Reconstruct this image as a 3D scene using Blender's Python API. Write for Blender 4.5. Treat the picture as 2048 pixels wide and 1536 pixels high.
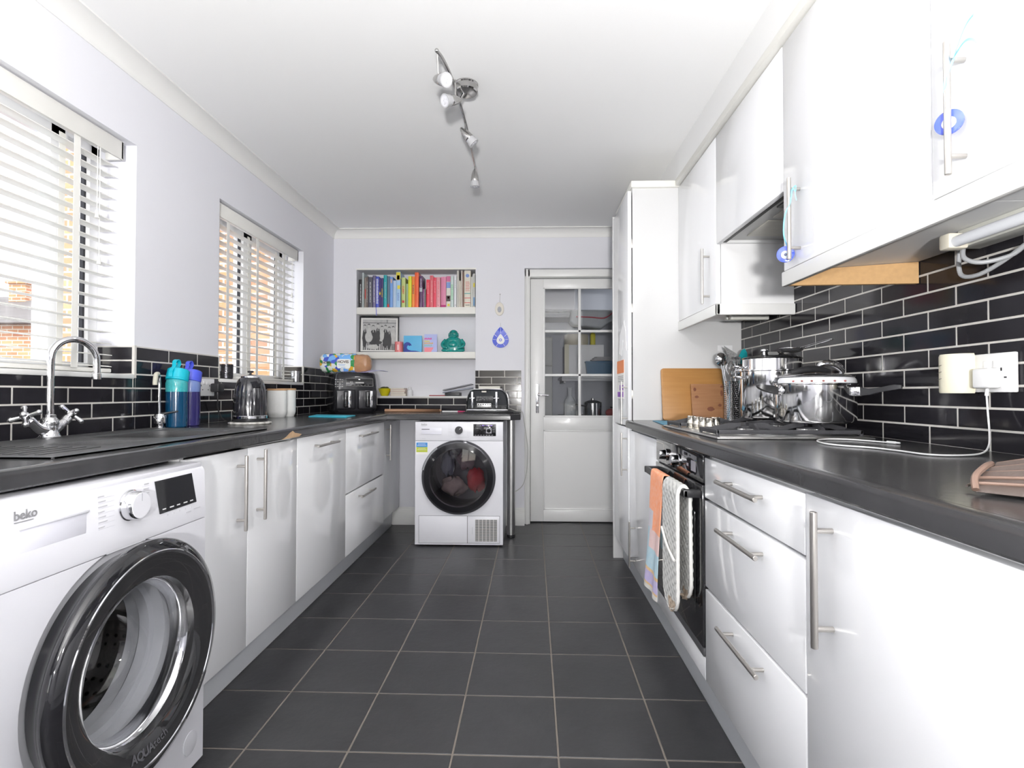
import bpy, bmesh, math, random
from mathutils import Vector, Matrix, Euler
random.seed(7)
PI = math.pi
for o in list(bpy.data.objects):
    bpy.data.objects.remove(o)
scene = bpy.context.scene
COL = scene.collection

# ---------------------------------------------------------------- camera
YAW, PITCH, ROLL, FPX, CAMH = -0.02833, 0.01753, 0.00116, 1077.54, 1.05
cy, sy, cp, sp = math.cos(YAW), math.sin(YAW), math.cos(PITCH), math.sin(PITCH)
fw = Vector((sy*cp, cy*cp, sp)); r0 = Vector((cy, -sy, 0)); u0 = r0.cross(fw)
rt = r0*math.cos(ROLL) + u0*math.sin(ROLL); up = -r0*math.sin(ROLL) + u0*math.cos(ROLL)
cam = bpy.data.objects.new('camera', bpy.data.cameras.new('camera'))
COL.objects.link(cam)
cam.matrix_world = Matrix(((rt.x, up.x, -fw.x, 0), (rt.y, up.y, -fw.y, 0), (rt.z, up.z, -fw.z, CAMH), (0, 0, 0, 1)))
cam.data.sensor_width = 36.0
cam.data.lens = FPX*36.0/2048
cam.data.clip_start = 0.02
cam.data.clip_end = 200
scene.camera = cam

# ---------------------------------------------------------------- world, lights, exposure
scene.view_settings.view_transform = 'Standard'
scene.view_settings.look = 'None'
scene.view_settings.gamma = 1
scene.view_settings.use_curve_mapping = False
scene.view_settings.exposure = 0.39
scene.cycles.use_denoising = True
scene.cycles.max_bounces = 14
scene.cycles.diffuse_bounces = 6
scene.cycles.glossy_bounces = 6
scene.cycles.transparent_max_bounces = 24
scene.cycles.sample_clamp_indirect = 6
scene.cycles.caustics_reflective = False
scene.cycles.caustics_refractive = False
w = bpy.data.worlds.new('sky'); scene.world = w; w.use_nodes = True
nt = w.node_tree; nt.nodes.clear()
sky = nt.nodes.new('ShaderNodeTexSky'); sky.sky_type = 'NISHITA'; sky.sun_disc = False
sky.sun_elevation = math.radians(38); sky.sun_rotation = math.radians(200); sky.air_density = 1.0; sky.dust_density = 1.0
mixn = nt.nodes.new('ShaderNodeMix'); mixn.data_type = 'RGBA'; mixn.inputs[0].default_value = 0.94
mixn.inputs[7].default_value = (0.95, 0.97, 1.0, 1)
bg = nt.nodes.new('ShaderNodeBackground'); bg.inputs[1].default_value = 2.1
wo = nt.nodes.new('ShaderNodeOutputWorld')
nt.links.new(sky.outputs[0], mixn.inputs[6]); nt.links.new(mixn.outputs[2], bg.inputs[0]); nt.links.new(bg.outputs[0], wo.inputs[0])

def area_light(name, loc, target, sx, sy_, power, col=(1, 1, 1)):
    d = bpy.data.lights.new(name, 'AREA'); d.shape = 'RECTANGLE'; d.size = sx; d.size_y = sy_; d.energy = power; d.color = col
    o = bpy.data.objects.new(name, d); COL.objects.link(o); o.location = loc
    o.rotation_euler = (Vector(target)-Vector(loc)).to_track_quat('-Z', 'Y').to_euler()
    return o
# the photographer's flash, just above the lens, and an added fill lamp aimed up at the ceiling
area_light('camera_flash', (0.10, -0.06, 1.22), (0.05, 3, 1.35), 0.10, 0.07, 7.5, (1.0, 0.985, 0.97))
area_light('ceiling_bounce_fill', (0.0, -0.95, 1.05), (0.0, -0.45, 2.37), 0.16, 0.16, 135, (1.0, 0.99, 0.985))
d = bpy.data.lights.new('rear_fill_lamp', 'POINT'); d.energy = 52; d.shadow_soft_size = 0.09; d.color = (1.0, 0.99, 0.98)  # added fill light behind the camera to brighten the units, no fitting modelled
o = bpy.data.objects.new('rear_fill_lamp', d); COL.objects.link(o); o.location = (0.1, -2.2, 2.05)
area_light('pantry_lamp', (0.9, 5.4, 2.25), (0.9, 5.4, 0), 0.3, 0.3, 1.6, (0.95, 0.97, 1.0))
d = bpy.data.lights.new('sun', 'SUN'); d.energy = 3.2; d.angle = math.radians(3); d.color = (1, 0.96, 0.9)
o = bpy.data.objects.new('sun', d); COL.objects.link(o)
o.rotation_euler = Vector((-0.35, 0.8, -0.75)).to_track_quat('-Z', 'Y').to_euler()

# ---------------------------------------------------------------- materials
_mats = {}
def M(name, col=(0.8, 0.8, 0.8), rough=0.5, metal=0.0, coat=0.0, var=0.0, vscale=20.0, bump=0.0, bscale=60.0,
      emit=None, trans=0.0, alpha=1.0, ior=1.45, stretch=None, spec=0.5, col2=None):
    if name in _mats: return _mats[name]
    m = bpy.data.materials.new(name); m.use_nodes = True
    nt = m.node_tree; b = nt.nodes['Principled BSDF']
    b.inputs['Base Color'].default_value = (*col, 1)
    b.inputs['Roughness'].default_value = rough
    b.inputs['Metallic'].default_value = metal
    b.inputs['Coat Weight'].default_value = coat
    b.inputs['Coat Roughness'].default_value = 0.03
    b.inputs['IOR'].default_value = ior
    b.inputs['Specular IOR Level'].default_value = spec
    b.inputs['Transmission Weight'].default_value = trans
    b.inputs['Alpha'].default_value = alpha
    if emit:
        b.inputs['Emission Color'].default_value = (*emit[:3], 1); b.inputs['Emission Strength'].default_value = emit[3]
    tc = nt.nodes.new('ShaderNodeTexCoord'); mp = nt.nodes.new('ShaderNodeMapping')
    nt.links.new(tc.outputs['Object'], mp.inputs[0])
    if stretch: mp.inputs['Scale'].default_value = stretch
    n = nt.nodes.new('ShaderNodeTexNoise'); n.inputs['Scale'].default_value = vscale; n.inputs['Detail'].default_value = 4
    nt.links.new(mp.outputs[0], n.inputs['Vector'])
    v = var if var > 0 else 0.02
    mx = nt.nodes.new('ShaderNodeMix'); mx.data_type = 'RGBA'
    c2 = col2 if col2 else tuple(max(0, c*(1-v)) for c in col)
    mx.inputs[6].default_value = (*col, 1); mx.inputs[7].default_value = (*c2, 1)
    nt.links.new(n.outputs[0], mx.inputs[0]); nt.links.new(mx.outputs[2], b.inputs['Base Color'])
    if bump > 0:
        n2 = nt.nodes.new('ShaderNodeTexNoise'); n2.inputs['Scale'].default_value = bscale; n2.inputs['Detail'].default_value = 5
        nt.links.new(mp.outputs[0], n2.inputs['Vector'])
        bp_ = nt.nodes.new('ShaderNodeBump'); bp_.inputs['Strength'].default_value = bump; bp_.inputs['Distance'].default_value = 0.002
        nt.links.new(n2.outputs[0], bp_.inputs['Height']); nt.links.new(bp_.outputs[0], b.inputs['Normal'])
    _mats[name] = m
    return m

def glass(name, tint=(1, 1, 1), rough=0.0, gloss=0.08):
    # thin architectural glass: see-through with a fresnel reflection
    if name in _mats: return _mats[name]
    m = bpy.data.materials.new(name); m.use_nodes = True; nt = m.node_tree; nt.nodes.clear()
    out = nt.nodes.new('ShaderNodeOutputMaterial'); tr = nt.nodes.new('ShaderNodeBsdfTransparent'); gl = nt.nodes.new('ShaderNodeBsdfGlossy')
    tr.inputs[0].default_value = (*tint, 1); gl.inputs['Roughness'].default_value = rough; gl.inputs[0].default_value = (1, 1, 1, 1)
    fr = nt.nodes.new('ShaderNodeFresnel'); ge = nt.nodes.new('ShaderNodeNewGeometry'); mm = nt.nodes.new('ShaderNodeMix'); mm.data_type = 'FLOAT'
    mm.inputs[2].default_value = 1.5; mm.inputs[3].default_value = 1/1.5; nt.links.new(ge.outputs['Backfacing'], mm.inputs[0]); nt.links.new(mm.outputs[0], fr.inputs[0])
    mx = nt.nodes.new('ShaderNodeMixShader')
    nt.links.new(fr.outputs[0], mx.inputs[0]); nt.links.new(tr.outputs[0], mx.inputs[1]); nt.links.new(gl.outputs[0], mx.inputs[2]); nt.links.new(mx.outputs[0], out.inputs[0])
    _mats[name] = m
    return m

WALL = M('wall_paint_pale_lilac', (0.755, 0.755, 0.795), 0.75, var=0.03, vscale=3, bump=0.05, bscale=120)
CEIL = M('ceiling_paint', (0.80, 0.80, 0.79), 0.8, var=0.02, vscale=2)
TRIM = M('white_gloss_trim', (0.82, 0.82, 0.80), 0.35, var=0.03, vscale=4)
CREAM = M('cream_painted_shelf', (0.80, 0.79, 0.74), 0.45, var=0.03, vscale=6)
GLOSS = M('white_gloss_door', (0.855, 0.86, 0.875), 0.07, coat=0.0, var=0.01)
CARC = M('white_carcass', (0.80, 0.80, 0.80), 0.45, var=0.02)
PLINTH = M('pale_plinth', (0.70, 0.72, 0.75), 0.35, var=0.03)
STEEL = M('brushed_nickel', (0.66, 0.63, 0.59), 0.3, 1.0, var=0.1, vscale=90, stretch=(1, 1, 0.1))
CHROME = M('chrome', (0.82, 0.82, 0.84), 0.07, 1.0)
POLISH = M('polished_steel', (0.74, 0.74, 0.75), 0.09, 1.0, var=0.05, vscale=8)
BRUSH = M('brushed_steel', (0.60, 0.59, 0.58), 0.32, 1.0, var=0.1, vscale=30, stretch=(0.2, 3, 1))
BLACKP = M('black_plastic', (0.02, 0.02, 0.022), 0.35, var=0.2)
BLACKG = M('black_gloss', (0.012, 0.012, 0.014), 0.06, coat=0.6)
IRON = M('cast_iron', (0.045, 0.045, 0.05), 0.45, var=0.3, vscale=60, bump=0.2)
RUBBER = M('grey_rubber', (0.33, 0.34, 0.37), 0.5, var=0.1)
APPL = M('appliance_white', (0.74, 0.74, 0.78), 0.25, coat=0.3, var=0.01)
PRINT = M('grey_print', (0.30, 0.30, 0.32), 0.5)
WHITEP = M('white_plastic', (0.82, 0.82, 0.82), 0.3, var=0.02)
CREAMP = M('cream_plastic', (0.80, 0.76, 0.60), 0.35, var=0.04, vscale=10)
PAPER = M('paper', (0.82, 0.81, 0.78), 0.7, var=0.05)
UPVC = M('white_upvc', (0.82, 0.82, 0.82), 0.3)
SLAT = M('blind_slat', (0.80, 0.79, 0.75), 0.45, var=0.03, trans=0.0)
GLASS = glass('clear_glass')
DGLASS = glass('tinted_glass', (0.30, 0.30, 0.32))

def worktop_mat():
    m = M('black_laminate_worktop', (0.022, 0.022, 0.024), 0.20, var=0.5, vscale=9, bump=0.10, bscale=90, col2=(0.045, 0.045, 0.047))
    return m
WORK = worktop_mat()
COMPO = M('black_composite_sink', (0.04, 0.04, 0.042), 0.42, var=0.4, vscale=200, bump=0.25, bscale=300, col2=(0.07, 0.07, 0.072))
TILEB = M('black_glazed_tile', (0.018, 0.017, 0.021), 0.10, coat=0.0, spec=0.4, var=0.3, vscale=3, bump=0.06, bscale=18)
GROUT = M('pale_grout', (0.62, 0.60, 0.56), 0.8, var=0.15, vscale=40)
FTILE = M('slate_floor_tile', (0.026, 0.026, 0.028), 0.36, var=0.5, vscale=9, bump=0.5, bscale=30, col2=(0.042, 0.042, 0.045))
FGROUT = M('brown_floor_grout', (0.20, 0.175, 0.15), 0.85, var=0.3, vscale=12)

# ---------------------------------------------------------------- mesh builder
class MB:
    def __init__(s): s.bm = bmesh.new(); s.xf = Matrix.Identity(4); s.mi = 0
    def _fin(s, verts, faces):
        for v in verts: v.co = s.xf @ v.co
        for f in faces: f.material_index = s.mi
    def box(s, x0, x1, y0, y1, z0, z1, bev=0.0, seg=2):
        if x0 > x1: x0, x1 = x1, x0
        if y0 > y1: y0, y1 = y1, y0
        if z0 > z1: z0, z1 = z1, z0
        b = bmesh.new()
        vs = [b.verts.new((x, y, z)) for x in (x0, x1) for y in (y0, y1) for z in (z0, z1)]
        for q in ((0, 1, 3, 2), (4, 6, 7, 5), (0, 4, 5, 1), (2, 3, 7, 6), (0, 2, 6, 4), (1, 5, 7, 3)):
            b.faces.new([vs[i] for i in q])
        if bev > 0:
            bev = min(bev, 0.49*min(x1-x0, y1-y0, z1-z0))
            bmesh.ops.bevel(b, geom=list(b.edges), offset=bev, segments=seg, affect='EDGES', profile=0.5)
        s._merge(b); return s
    def _merge(s, b):
        mp = {}
        for v in b.verts: mp[v] = s.bm.verts.new(s.xf @ v.co)
        for f in b.faces:
            try:
                nf = s.bm.faces.new([mp[v] for v in f.verts]); nf.material_index = s.mi
            except ValueError: pass
        b.free()
    def prism(s, pts, axis, a, b, bev=0.0, seg=2):
        def P(p, t):
            return {'X': (t, p[0], p[1]), 'Y': (p[0], t, p[1]), 'Z': (p[0], p[1], t)}[axis]
        m = bmesh.new()
        A = [m.verts.new(P(p, a)) for p in pts]; B = [m.verts.new(P(p, b)) for p in pts]
        n = len(pts)
        m.faces.new(A[::-1]); m.faces.new(B)
        for i in range(n): m.faces.new((A[i], A[(i+1) % n], B[(i+1) % n], B[i]))
        bmesh.ops.recalc_face_normals(m, faces=m.faces)
        if bev > 0:
            ed = [e for e in m.edges if all(v in set(A) for v in e.verts) or all(v in set(B) for v in e.verts)]
            bmesh.ops.bevel(m, geom=ed, offset=bev, segments=seg, affect='EDGES', profile=0.5)
        s._merge(m); return s
    def loft(s, rings, close=True, cap0=True, cap1=True):
        m = bmesh.new(); R = [[m.verts.new(p) for p in r] for r in rings]
        n = len(rings[0])
        for a, b in zip(R, R[1:]):
            for i in range(n if close else n-1):
                j = (i+1) % n
                try: m.faces.new((a[i], a[j], b[j], b[i]))
                except ValueError: pass
        if close and cap0: m.faces.new(R[0][::-1])
        if close and cap1: m.faces.new(R[-1])
        s._merge(m); return s
    def frame(s, d):
        d = Vector(d).normalized()
        a = Vector((0, 0, 1)) if abs(d.z) < 0.9 else Vector((1, 0, 0))
        u = d.cross(a).normalized(); return u, d.cross(u).normalized(), d
    def cyl(s, p0, p1, r0, r1=None, n=20, cap=True, bev=0.0):
        r1 = r0 if r1 is None else r1
        p0, p1 = Vector(p0), Vector(p1); u, v, d = s.frame(p1-p0)
        def ring(c, r): return [c + u*math.cos(2*PI*i/n)*r + v*math.sin(2*PI*i/n)*r for i in range(n)]
        if bev > 0:
            rs = [ring(p0, r0-bev), ring(p0+d*bev, r0), ring(p1-d*bev, r1), ring(p1, r1-bev)]
        else: rs = [ring(p0, r0), ring(p1, r1)]
        return s.loft(rs, True, cap, cap)
    def lathe(s, prof, c=(0, 0, 0), axis='Z', n=40, ang=2*PI, cap0=False, cap1=False):
        # prof: (radius, distance along axis)
        rings = []
        for r, t in prof:
            ring = []
            for i in range(n):
                a = ang*i/n; x, y = r*math.cos(a), r*math.sin(a)
                p = {'Z': (x, y, t), 'X': (t, x, y), 'Y': (x, t, y)}[axis]
                ring.append((c[0]+p[0], c[1]+p[1], c[2]+p[2]))
            rings.append(ring)
        return s.loft(rings, True, cap0, cap1)
    def tube(s, pts, r, n=10, closed=False, sm=0):
        P = [Vector(p) for p in pts]
        if sm: P = smooth_path(P, sm, closed)
        rs = []; N = len(P); u = None
        for i in range(N):
            if closed: d = P[(i+1) % N]-P[i-1]
            else: d = P[min(i+1, N-1)]-P[max(i-1, 0)]
            d.normalize()
            if u is None: u, v, _ = s.frame(d)
            else:
                u = (u - d*u.dot(d)).normalized(); v = d.cross(u)
            rr = r(i/(N-1)) if callable(r) else r
            rs.append([P[i] + (u*math.cos(2*PI*k/n) + v*math.sin(2*PI*k/n))*rr for k in range(n)])
        if closed: rs.append(rs[0]); return s.loft(rs, True, False, False)
        return s.loft(rs)
    def strip(s, pts, wdir, w, t, sm=0):
        # flat ribbon with thickness along a path
        P = [Vector(p) for p in pts]
        if sm: P = smooth_path(P, sm, False)
        W = Vector(wdir).normalized()*w/2; rs = []
        for i in range(len(P)):
            d = (P[min(i+1, len(P)-1)]-P[max(i-1, 0)]).normalized(); nn = d.cross(W.normalized()).normalized()*t/2
            rs.append([P[i]-W-nn, P[i]+W-nn, P[i]+W+nn, P[i]-W+nn])
        return s.loft(rs)
    def sphere(s, c, r, sc=(1, 1, 1), n=24, m=14):
        prof = [(max(1e-5, r*math.sin(PI*i/m)), -r*math.cos(PI*i/m)) for i in range(m+1)]
        rings = []
        for rr, t in prof:
            rings.append([(c[0]+rr*math.cos(2*PI*i/n)*sc[0], c[1]+rr*math.sin(2*PI*i/n)*sc[1], c[2]+t*sc[2]) for i in range(n)])
        return s.loft(rings)
    def plate_hole(s, axis, t0, t1, a0, a1, b0, b1, ca, cb, r, n=64):
        # rectangular plate between t0 and t1 with a round hole of radius r at (ca, cb)
        def P(t, a, b): return {'X': (t, a, b), 'Y': (a, t, b)}[axis]
        inner, outer = [], []
        for i in range(n):
            th = 2*PI*i/n; c, sn = math.cos(th), math.sin(th)
            inner.append((ca+r*c, cb+r*sn))
            k = min([(a1-ca)/c if c > 1e-9 else (a0-ca)/c if c < -1e-9 else 1e9, (b1-cb)/sn if sn > 1e-9 else (b0-cb)/sn if sn < -1e-9 else 1e9])
            outer.append([ca+k*c, cb+k*sn])
        for qa, qb in ((a0, b0), (a1, b0), (a0, b1), (a1, b1)):
            j = min(range(n), key=lambda i: (outer[i][0]-qa)**2+(outer[i][1]-qb)**2); outer[j] = [qa, qb]
        rings = [[P(t0, *p) for p in outer], [P(t1, *p) for p in outer], [P(t1, *p) for p in inner], [P(t0, *p) for p in inner], [P(t0, *p) for p in outer]]
        return s.loft(rings, True, False, False)
    def grid(s, fn, nu, nv, thick=0.0):
        m = bmesh.new(); V = [[m.verts.new(fn(i/nu, j/nv)) for j in range(nv+1)] for i in range(nu+1)]
        for i in range(nu):
            for j in range(nv): m.faces.new((V[i][j], V[i+1][j], V[i+1][j+1], V[i][j+1]))
        if thick:
            bmesh.ops.recalc_face_normals(m, faces=m.faces)
            bmesh.ops.solidify(m, geom=list(m.faces), thickness=thick)
        s._merge(m); return s
    def build(s, name, mats, parent=None, world=True, ang=35, bake=None):
        bmesh.ops.remove_doubles(s.bm, verts=s.bm.verts, dist=1e-6)
        bmesh.ops.recalc_face_normals(s.bm, faces=s.bm.faces)
        me = bpy.data.meshes.new(name)
        if not isinstance(mats, (list, tuple)): mats = [mats]
        if parent is not None and world:
            s.bm.transform(ROOT[parent.name].inverted())
        s.bm.to_mesh(me); s.bm.free()
        for m in mats: me.materials.append(m)
        for p in me.polygons: p.use_smooth = True
        me.set_sharp_from_angle(angle=math.radians(ang))
        ob = bpy.data.objects.new(name, me); COL.objects.link(ob)
        if parent is not None:
            ob.parent = parent; ROOT[ob.name] = ROOT[parent.name]
        return ob

def smooth_path(P, k, closed=False):
    out = []; N = len(P)
    rng = range(N if closed else N-1)
    for i in rng:
        p0 = P[i-1] if (closed or i > 0) else P[0]; p1 = P[i]; p2 = P[(i+1) % N]; p3 = P[(i+2) % N] if (closed or i+2 < N) else P[-1]
        for j in range(k):
            t = j/k
            out.append(0.5*((2*p1) + (p2-p0)*t + (2*p0-5*p1+4*p2-p3)*t*t + (3*p1-p0-3*p2+p3)*t*t*t))
    if not closed: out.append(P[-1].copy())
    return out

ROOT = {}
def props(o, label=None, cat=None, group=None, kind=None):
    if label: o['label'] = label
    if cat: o['category'] = cat
    if group: o['group'] = group
    if kind: o['kind'] = kind
    return o
def thing(name, label, cat, loc=(0, 0, 0), rot=(0, 0, 0), group=None):
    o = bpy.data.objects.new(name, None); COL.objects.link(o); o.empty_display_size = 0.05
    o.location = loc; o.rotation_euler = rot
    ROOT[o.name] = Matrix.Translation(Vector(loc)) @ Euler(rot).to_matrix().to_4x4()
    return props(o, label, cat, group)
def single(name, mb, mats, label, cat, group=None, ang=35, kind=None):
    ob = mb.build(name, mats, None, ang=ang)
    xs = [v.co for v in ob.data.vertices]
    c = Vector(((min(v.x for v in xs)+max(v.x for v in xs))/2, (min(v.y for v in xs)+max(v.y for v in xs))/2, min(v.z for v in xs)))
    ob.data.transform(Matrix.Translation(-c)); ob.location = c
    return props(ob, label, cat, group, kind)
def struct(name, mb, mats, ang=35, parent=None):
    ob = mb.build(name, mats, parent, ang=ang)
    if parent is None:
        ob['kind'] = 'structure'; ROOT[ob.name] = Matrix.Identity(4)
    return ob
def text_part(name, body, size, origin, ux, uy, mat, parent, ext=0.0004, bold=0.0, align='LEFT'):
    cu = bpy.data.curves.new('lettering', 'FONT'); cu.body = body; cu.size = size; cu.extrude = ext; cu.offset = bold; cu.align_x = align
    cu.resolution_u = 3
    t = bpy.data.objects.new('lettering', cu); COL.objects.link(t)
    bpy.context.view_layer.update()
    me = bpy.data.meshes.new_from_object(t.evaluated_get(bpy.context.evaluated_depsgraph_get()))
    bpy.data.objects.remove(t); bpy.data.curves.remove(cu)
    X = Vector(ux).normalized(); Y = Vector(uy).normalized(); Z = X.cross(Y)
    m = Matrix(((X.x, Y.x, Z.x, origin[0]), (X.y, Y.y, Z.y, origin[1]), (X.z, Y.z, Z.z, origin[2]), (0, 0, 0, 1)))
    me.transform(m)
    if parent is not None: me.transform(ROOT[parent.name].inverted())
    me.materials.clear(); me.materials.append(mat); me.name = name
    ob = bpy.data.objects.new(name, me); COL.objects.link(ob)
    if parent is not None: ob.parent = parent; ROOT[ob.name] = ROOT[parent.name]
    return ob
def bar_handle(parent, p0, p1, n, off=0.032, r=0.006, inset=0.14, name='handle'):
    # bar handle between p0 and p1 (on the door face), standing off along n
    p0, p1, n = Vector(p0), Vector(p1), Vector(n)
    b = MB(); d = p1-p0
    b.cyl(p0+n*off, p1+n*off, r, n=16, bev=0.001)
    for t in (inset, 1-inset): b.cyl(p0+d*t, p0+d*t+n*off, r*0.8, n=12)
    return b.build(name, STEEL, parent)
def carcass(parent, x0, x1, y0, y1, z0, z1, openx, t=0.018, top=True, name='carcass'):
    b = MB()
    b.box(x0, x1, y0, y0+t, z0, z1); b.box(x0, x1, y1-t, y1, z0, z1)
    b.box(x0, x1, y0+t, y1-t, z0, z0+t)
    if top: b.box(x0, x1, y0+t, y1-t, z1-t, z1)
    if openx > 0: b.box(x0, x0+t, y0+t, y1-t, z0+t, z1-t)
    else: b.box(x1-t, x1, y0+t, y1-t, z0+t, z1-t)
    return b.build(name, CARC, parent)
def door(parent, xf, y0, y1, z0, z1, dirx, t=0.02, name='door', mat=None, gap=0.0017):
    b = MB(); b.box(xf, xf-dirx*t, y0+gap, y1-gap, z0+gap, z1-gap, bev=0.0015)
    return b.build(name, mat or GLOSS, parent)
# ================================================================ the room
XL, XR, YB, YR, ZC = -1.570, 1.180, 4.310, -4.60, 2.370
WT = 0.905   # worktop top
# floor: slate tiles laid slightly askew on a brown grout bed
b = MB(); b.box(-1.75, 2.2, -4.8, 6.2, -0.10, -0.0015); b.mi = 1
TS = 0.3081; ROTF = -0.00989
cf, sf = math.cos(ROTF), math.sin(ROTF)
for i in range(-6, 12):
    for j in range(-22, 17):
        X, Y = (i-2.75575+0.5)*TS, (5.12171+j+0.5)*TS
        wx, wy = cf*X-sf*Y, sf*X+cf*Y
        if not (-1.72 < wx < 2.1 and -4.6 < wy < 6.1): continue
        b.xf = Matrix.Translation((wx, wy, 0)) @ Matrix.Rotation(ROTF, 4, 'Z') @ Matrix.Rotation(random.uniform(-.001, .001), 4, 'X')
        h = TS/2-0.0026
        b.box(-h, h, -h, h, -0.006, 0.0, bev=0.0016, seg=1)
b.xf = Matrix.Identity(4)
struct('floor', b, [FGROUT, FTILE])
# ceiling with the old water stain beside the lamp
def ceiling_mat():
    m = bpy.data.materials.new('ceiling_paint_stained'); m.use_nodes = True; nt = m.node_tree; p = nt.nodes['Principled BSDF']
    p.inputs['Roughness'].default_value = 0.85
    tc = nt.nodes.new('ShaderNodeTexCoord'); n = nt.nodes.new('ShaderNodeTexNoise'); n.inputs['Scale'].default_value = 3.5; n.inputs['Detail'].default_value = 3
    nt.links.new(tc.outputs['Object'], n.inputs['Vector'])
    sub = nt.nodes.new('ShaderNodeVectorMath'); sub.operation = 'DISTANCE'; sub.inputs[1].default_value = (0.10, 1.45, 2.37)
    add = nt.nodes.new('ShaderNodeVectorMath'); add.operation = 'MULTIPLY_ADD'; add.inputs[1].default_value = (0.35, 0.35, 0); 
    nt.links.new(n.outputs['Color'], add.inputs[0]); nt.links.new(tc.outputs['Object'], add.inputs[2]); nt.links.new(add.outputs[0], sub.inputs[0])
    r = nt.nodes.new('ShaderNodeValToRGB'); r.color_ramp.elements[0].position = 0.30; r.color_ramp.elements[0].color = (0.88, 0.875, 0.865, 1)
    r.color_ramp.elements[1].position = 0.44; r.color_ramp.elements[1].color = (0.89, 0.89, 0.885, 1)
    e = r.color_ramp.elements.new(0.385); e.color = (0.88, 0.865, 0.84, 1); e = r.color_ramp.elements.new(0.36); e.color = (0.88, 0.875, 0.86, 1)
    nt.links.new(sub.outputs['Value'], r.inputs[0]); nt.links.new(r.outputs[0], p.inputs['Base Color'])
    return m
b = MB(); b.box(-1.75, 2.2, -4.8, 6.2, ZC, ZC+0.1); struct('ceiling', b, ceiling_mat())

# left wall with two deep window openings
W1 = (0.62, 2.106); W2 = (2.690, 3.722); WZ = (1.118, 2.045); XO = -1.78
b = MB()
for a, c in ((YR-0.2, W1[0]), (W1[1], W2[0]), (W2[1], YB+0.2)): b.box(XO, XL, a, c, 0, ZC)
for a, c in (W1, W2):
    b.box(XO, XL, a, c, 0, WZ[0]); b.box(XO, XL, a, c, WZ[1], ZC)
struct('wall_left', b, WALL)
b = MB(); b.box(XR, XR+0.12, YR-0.2, YB+0.2, 0, ZC); struct('wall_right', b, WALL)
# back wall with the book niche and the door opening
NX = (-1.382, -0.416); NZ = (1.022, 2.050); ND = 4.50
DX = (-0.022, 0.86); DZ = 2.055
b = MB()
b.box(XO, NX[0], YB, YB+0.22, 0, ZC); b.box(NX[1], DX[0], YB, YB+0.22, 0, ZC); b.box(DX[1], XR+0.12, YB, YB+0.22, 0, ZC)
b.box(*NX, YB, YB+0.22, 0, NZ[0]); b.box(*NX, YB, YB+0.22, NZ[1], ZC); b.box(*NX, ND, YB+0.22, NZ[0], NZ[1])
b.box(*DX, YB, YB+0.22, DZ, ZC)
struct('wall_back', b, WALL)
# dining end of the room behind the camera, with its garden window
DW = M('dining_wall_paint', (0.55, 0.55, 0.58), 0.7, var=0.05)
b = MB(); b.box(-1.78, -1.25, YR-0.2, YR, 0, ZC); b.box(-0.10, XR+0.12, YR-0.2, YR, 0, ZC); b.box(-1.25, -0.10, YR-0.2, YR, 0, 0.6); b.box(-1.25, -0.10, YR-0.2, YR, 1.95, ZC); struct('wall_rear', b, DW)
b = MB()
for x in (-1.25, -0.70, -0.15): b.box(x, x+0.05, YR-0.12, YR-0.06, 0.6, 1.95, bev=0.004)
for z in (0.6, 1.90): b.box(-1.20, -0.15, YR-0.12, YR-0.06, z, z+0.05, bev=0.004)
w3 = struct('window_3', b, UPVC)
b = MB(); b.box(-1.20, -0.15, YR-0.095, YR-0.088, 0.65, 1.90); b.build('pane', GLASS, w3)
# boxing above the wall units
b = MB(); b.box(0.816, XR, YR, YB, 2.226, ZC); struct('trim_1', b, CEIL)

# coving along left and back walls
def coving(name, pts_fn, a, c):
    b = MB(); prof = [(0, -0.068), (0.004, -0.068), (0.006, -0.060)] + [(0.006+0.056*(1-math.cos(t*PI/2)), -0.060+0.054*math.sin(t*PI/2)) for t in [k/8 for k in range(9)]] + [(0.068, -0.006), (0.068, 0), (0, 0)]
    b.loft([[pts_fn(p, a) for p in prof], [pts_fn(p, c) for p in prof]])
    struct(name, b, CREAMW, ang=25)
CREAMW = M('coving_paint', (0.80, 0.795, 0.775), 0.6, var=0.02, vscale=4)
coving('trim_2', lambda p, t: (XL+p[0], t, ZC+p[1]), YR, YB)
coving('trim_3', lambda p, t: (t, YB-p[0], ZC+p[1]), XL, 0.82)
# skirting boards
def skirt(name, x0, x1, y, ret=None):
    b = MB(); b.box(x0, x1, y-0.018, y, 0.0, 0.105, bev=0.003); b.box(x0, x1, y-0.014, y, 0.1, 0.122, bev=0.003); b.box(x0, x1, y-0.008, y, 0.12, 0.140, bev=0.003)
    struct(name, b, TRIM)
skirt('baseboard_back', -1.08, -0.75, YB); skirt('baseboard_back_right', -0.75, -0.02, YB)

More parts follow.
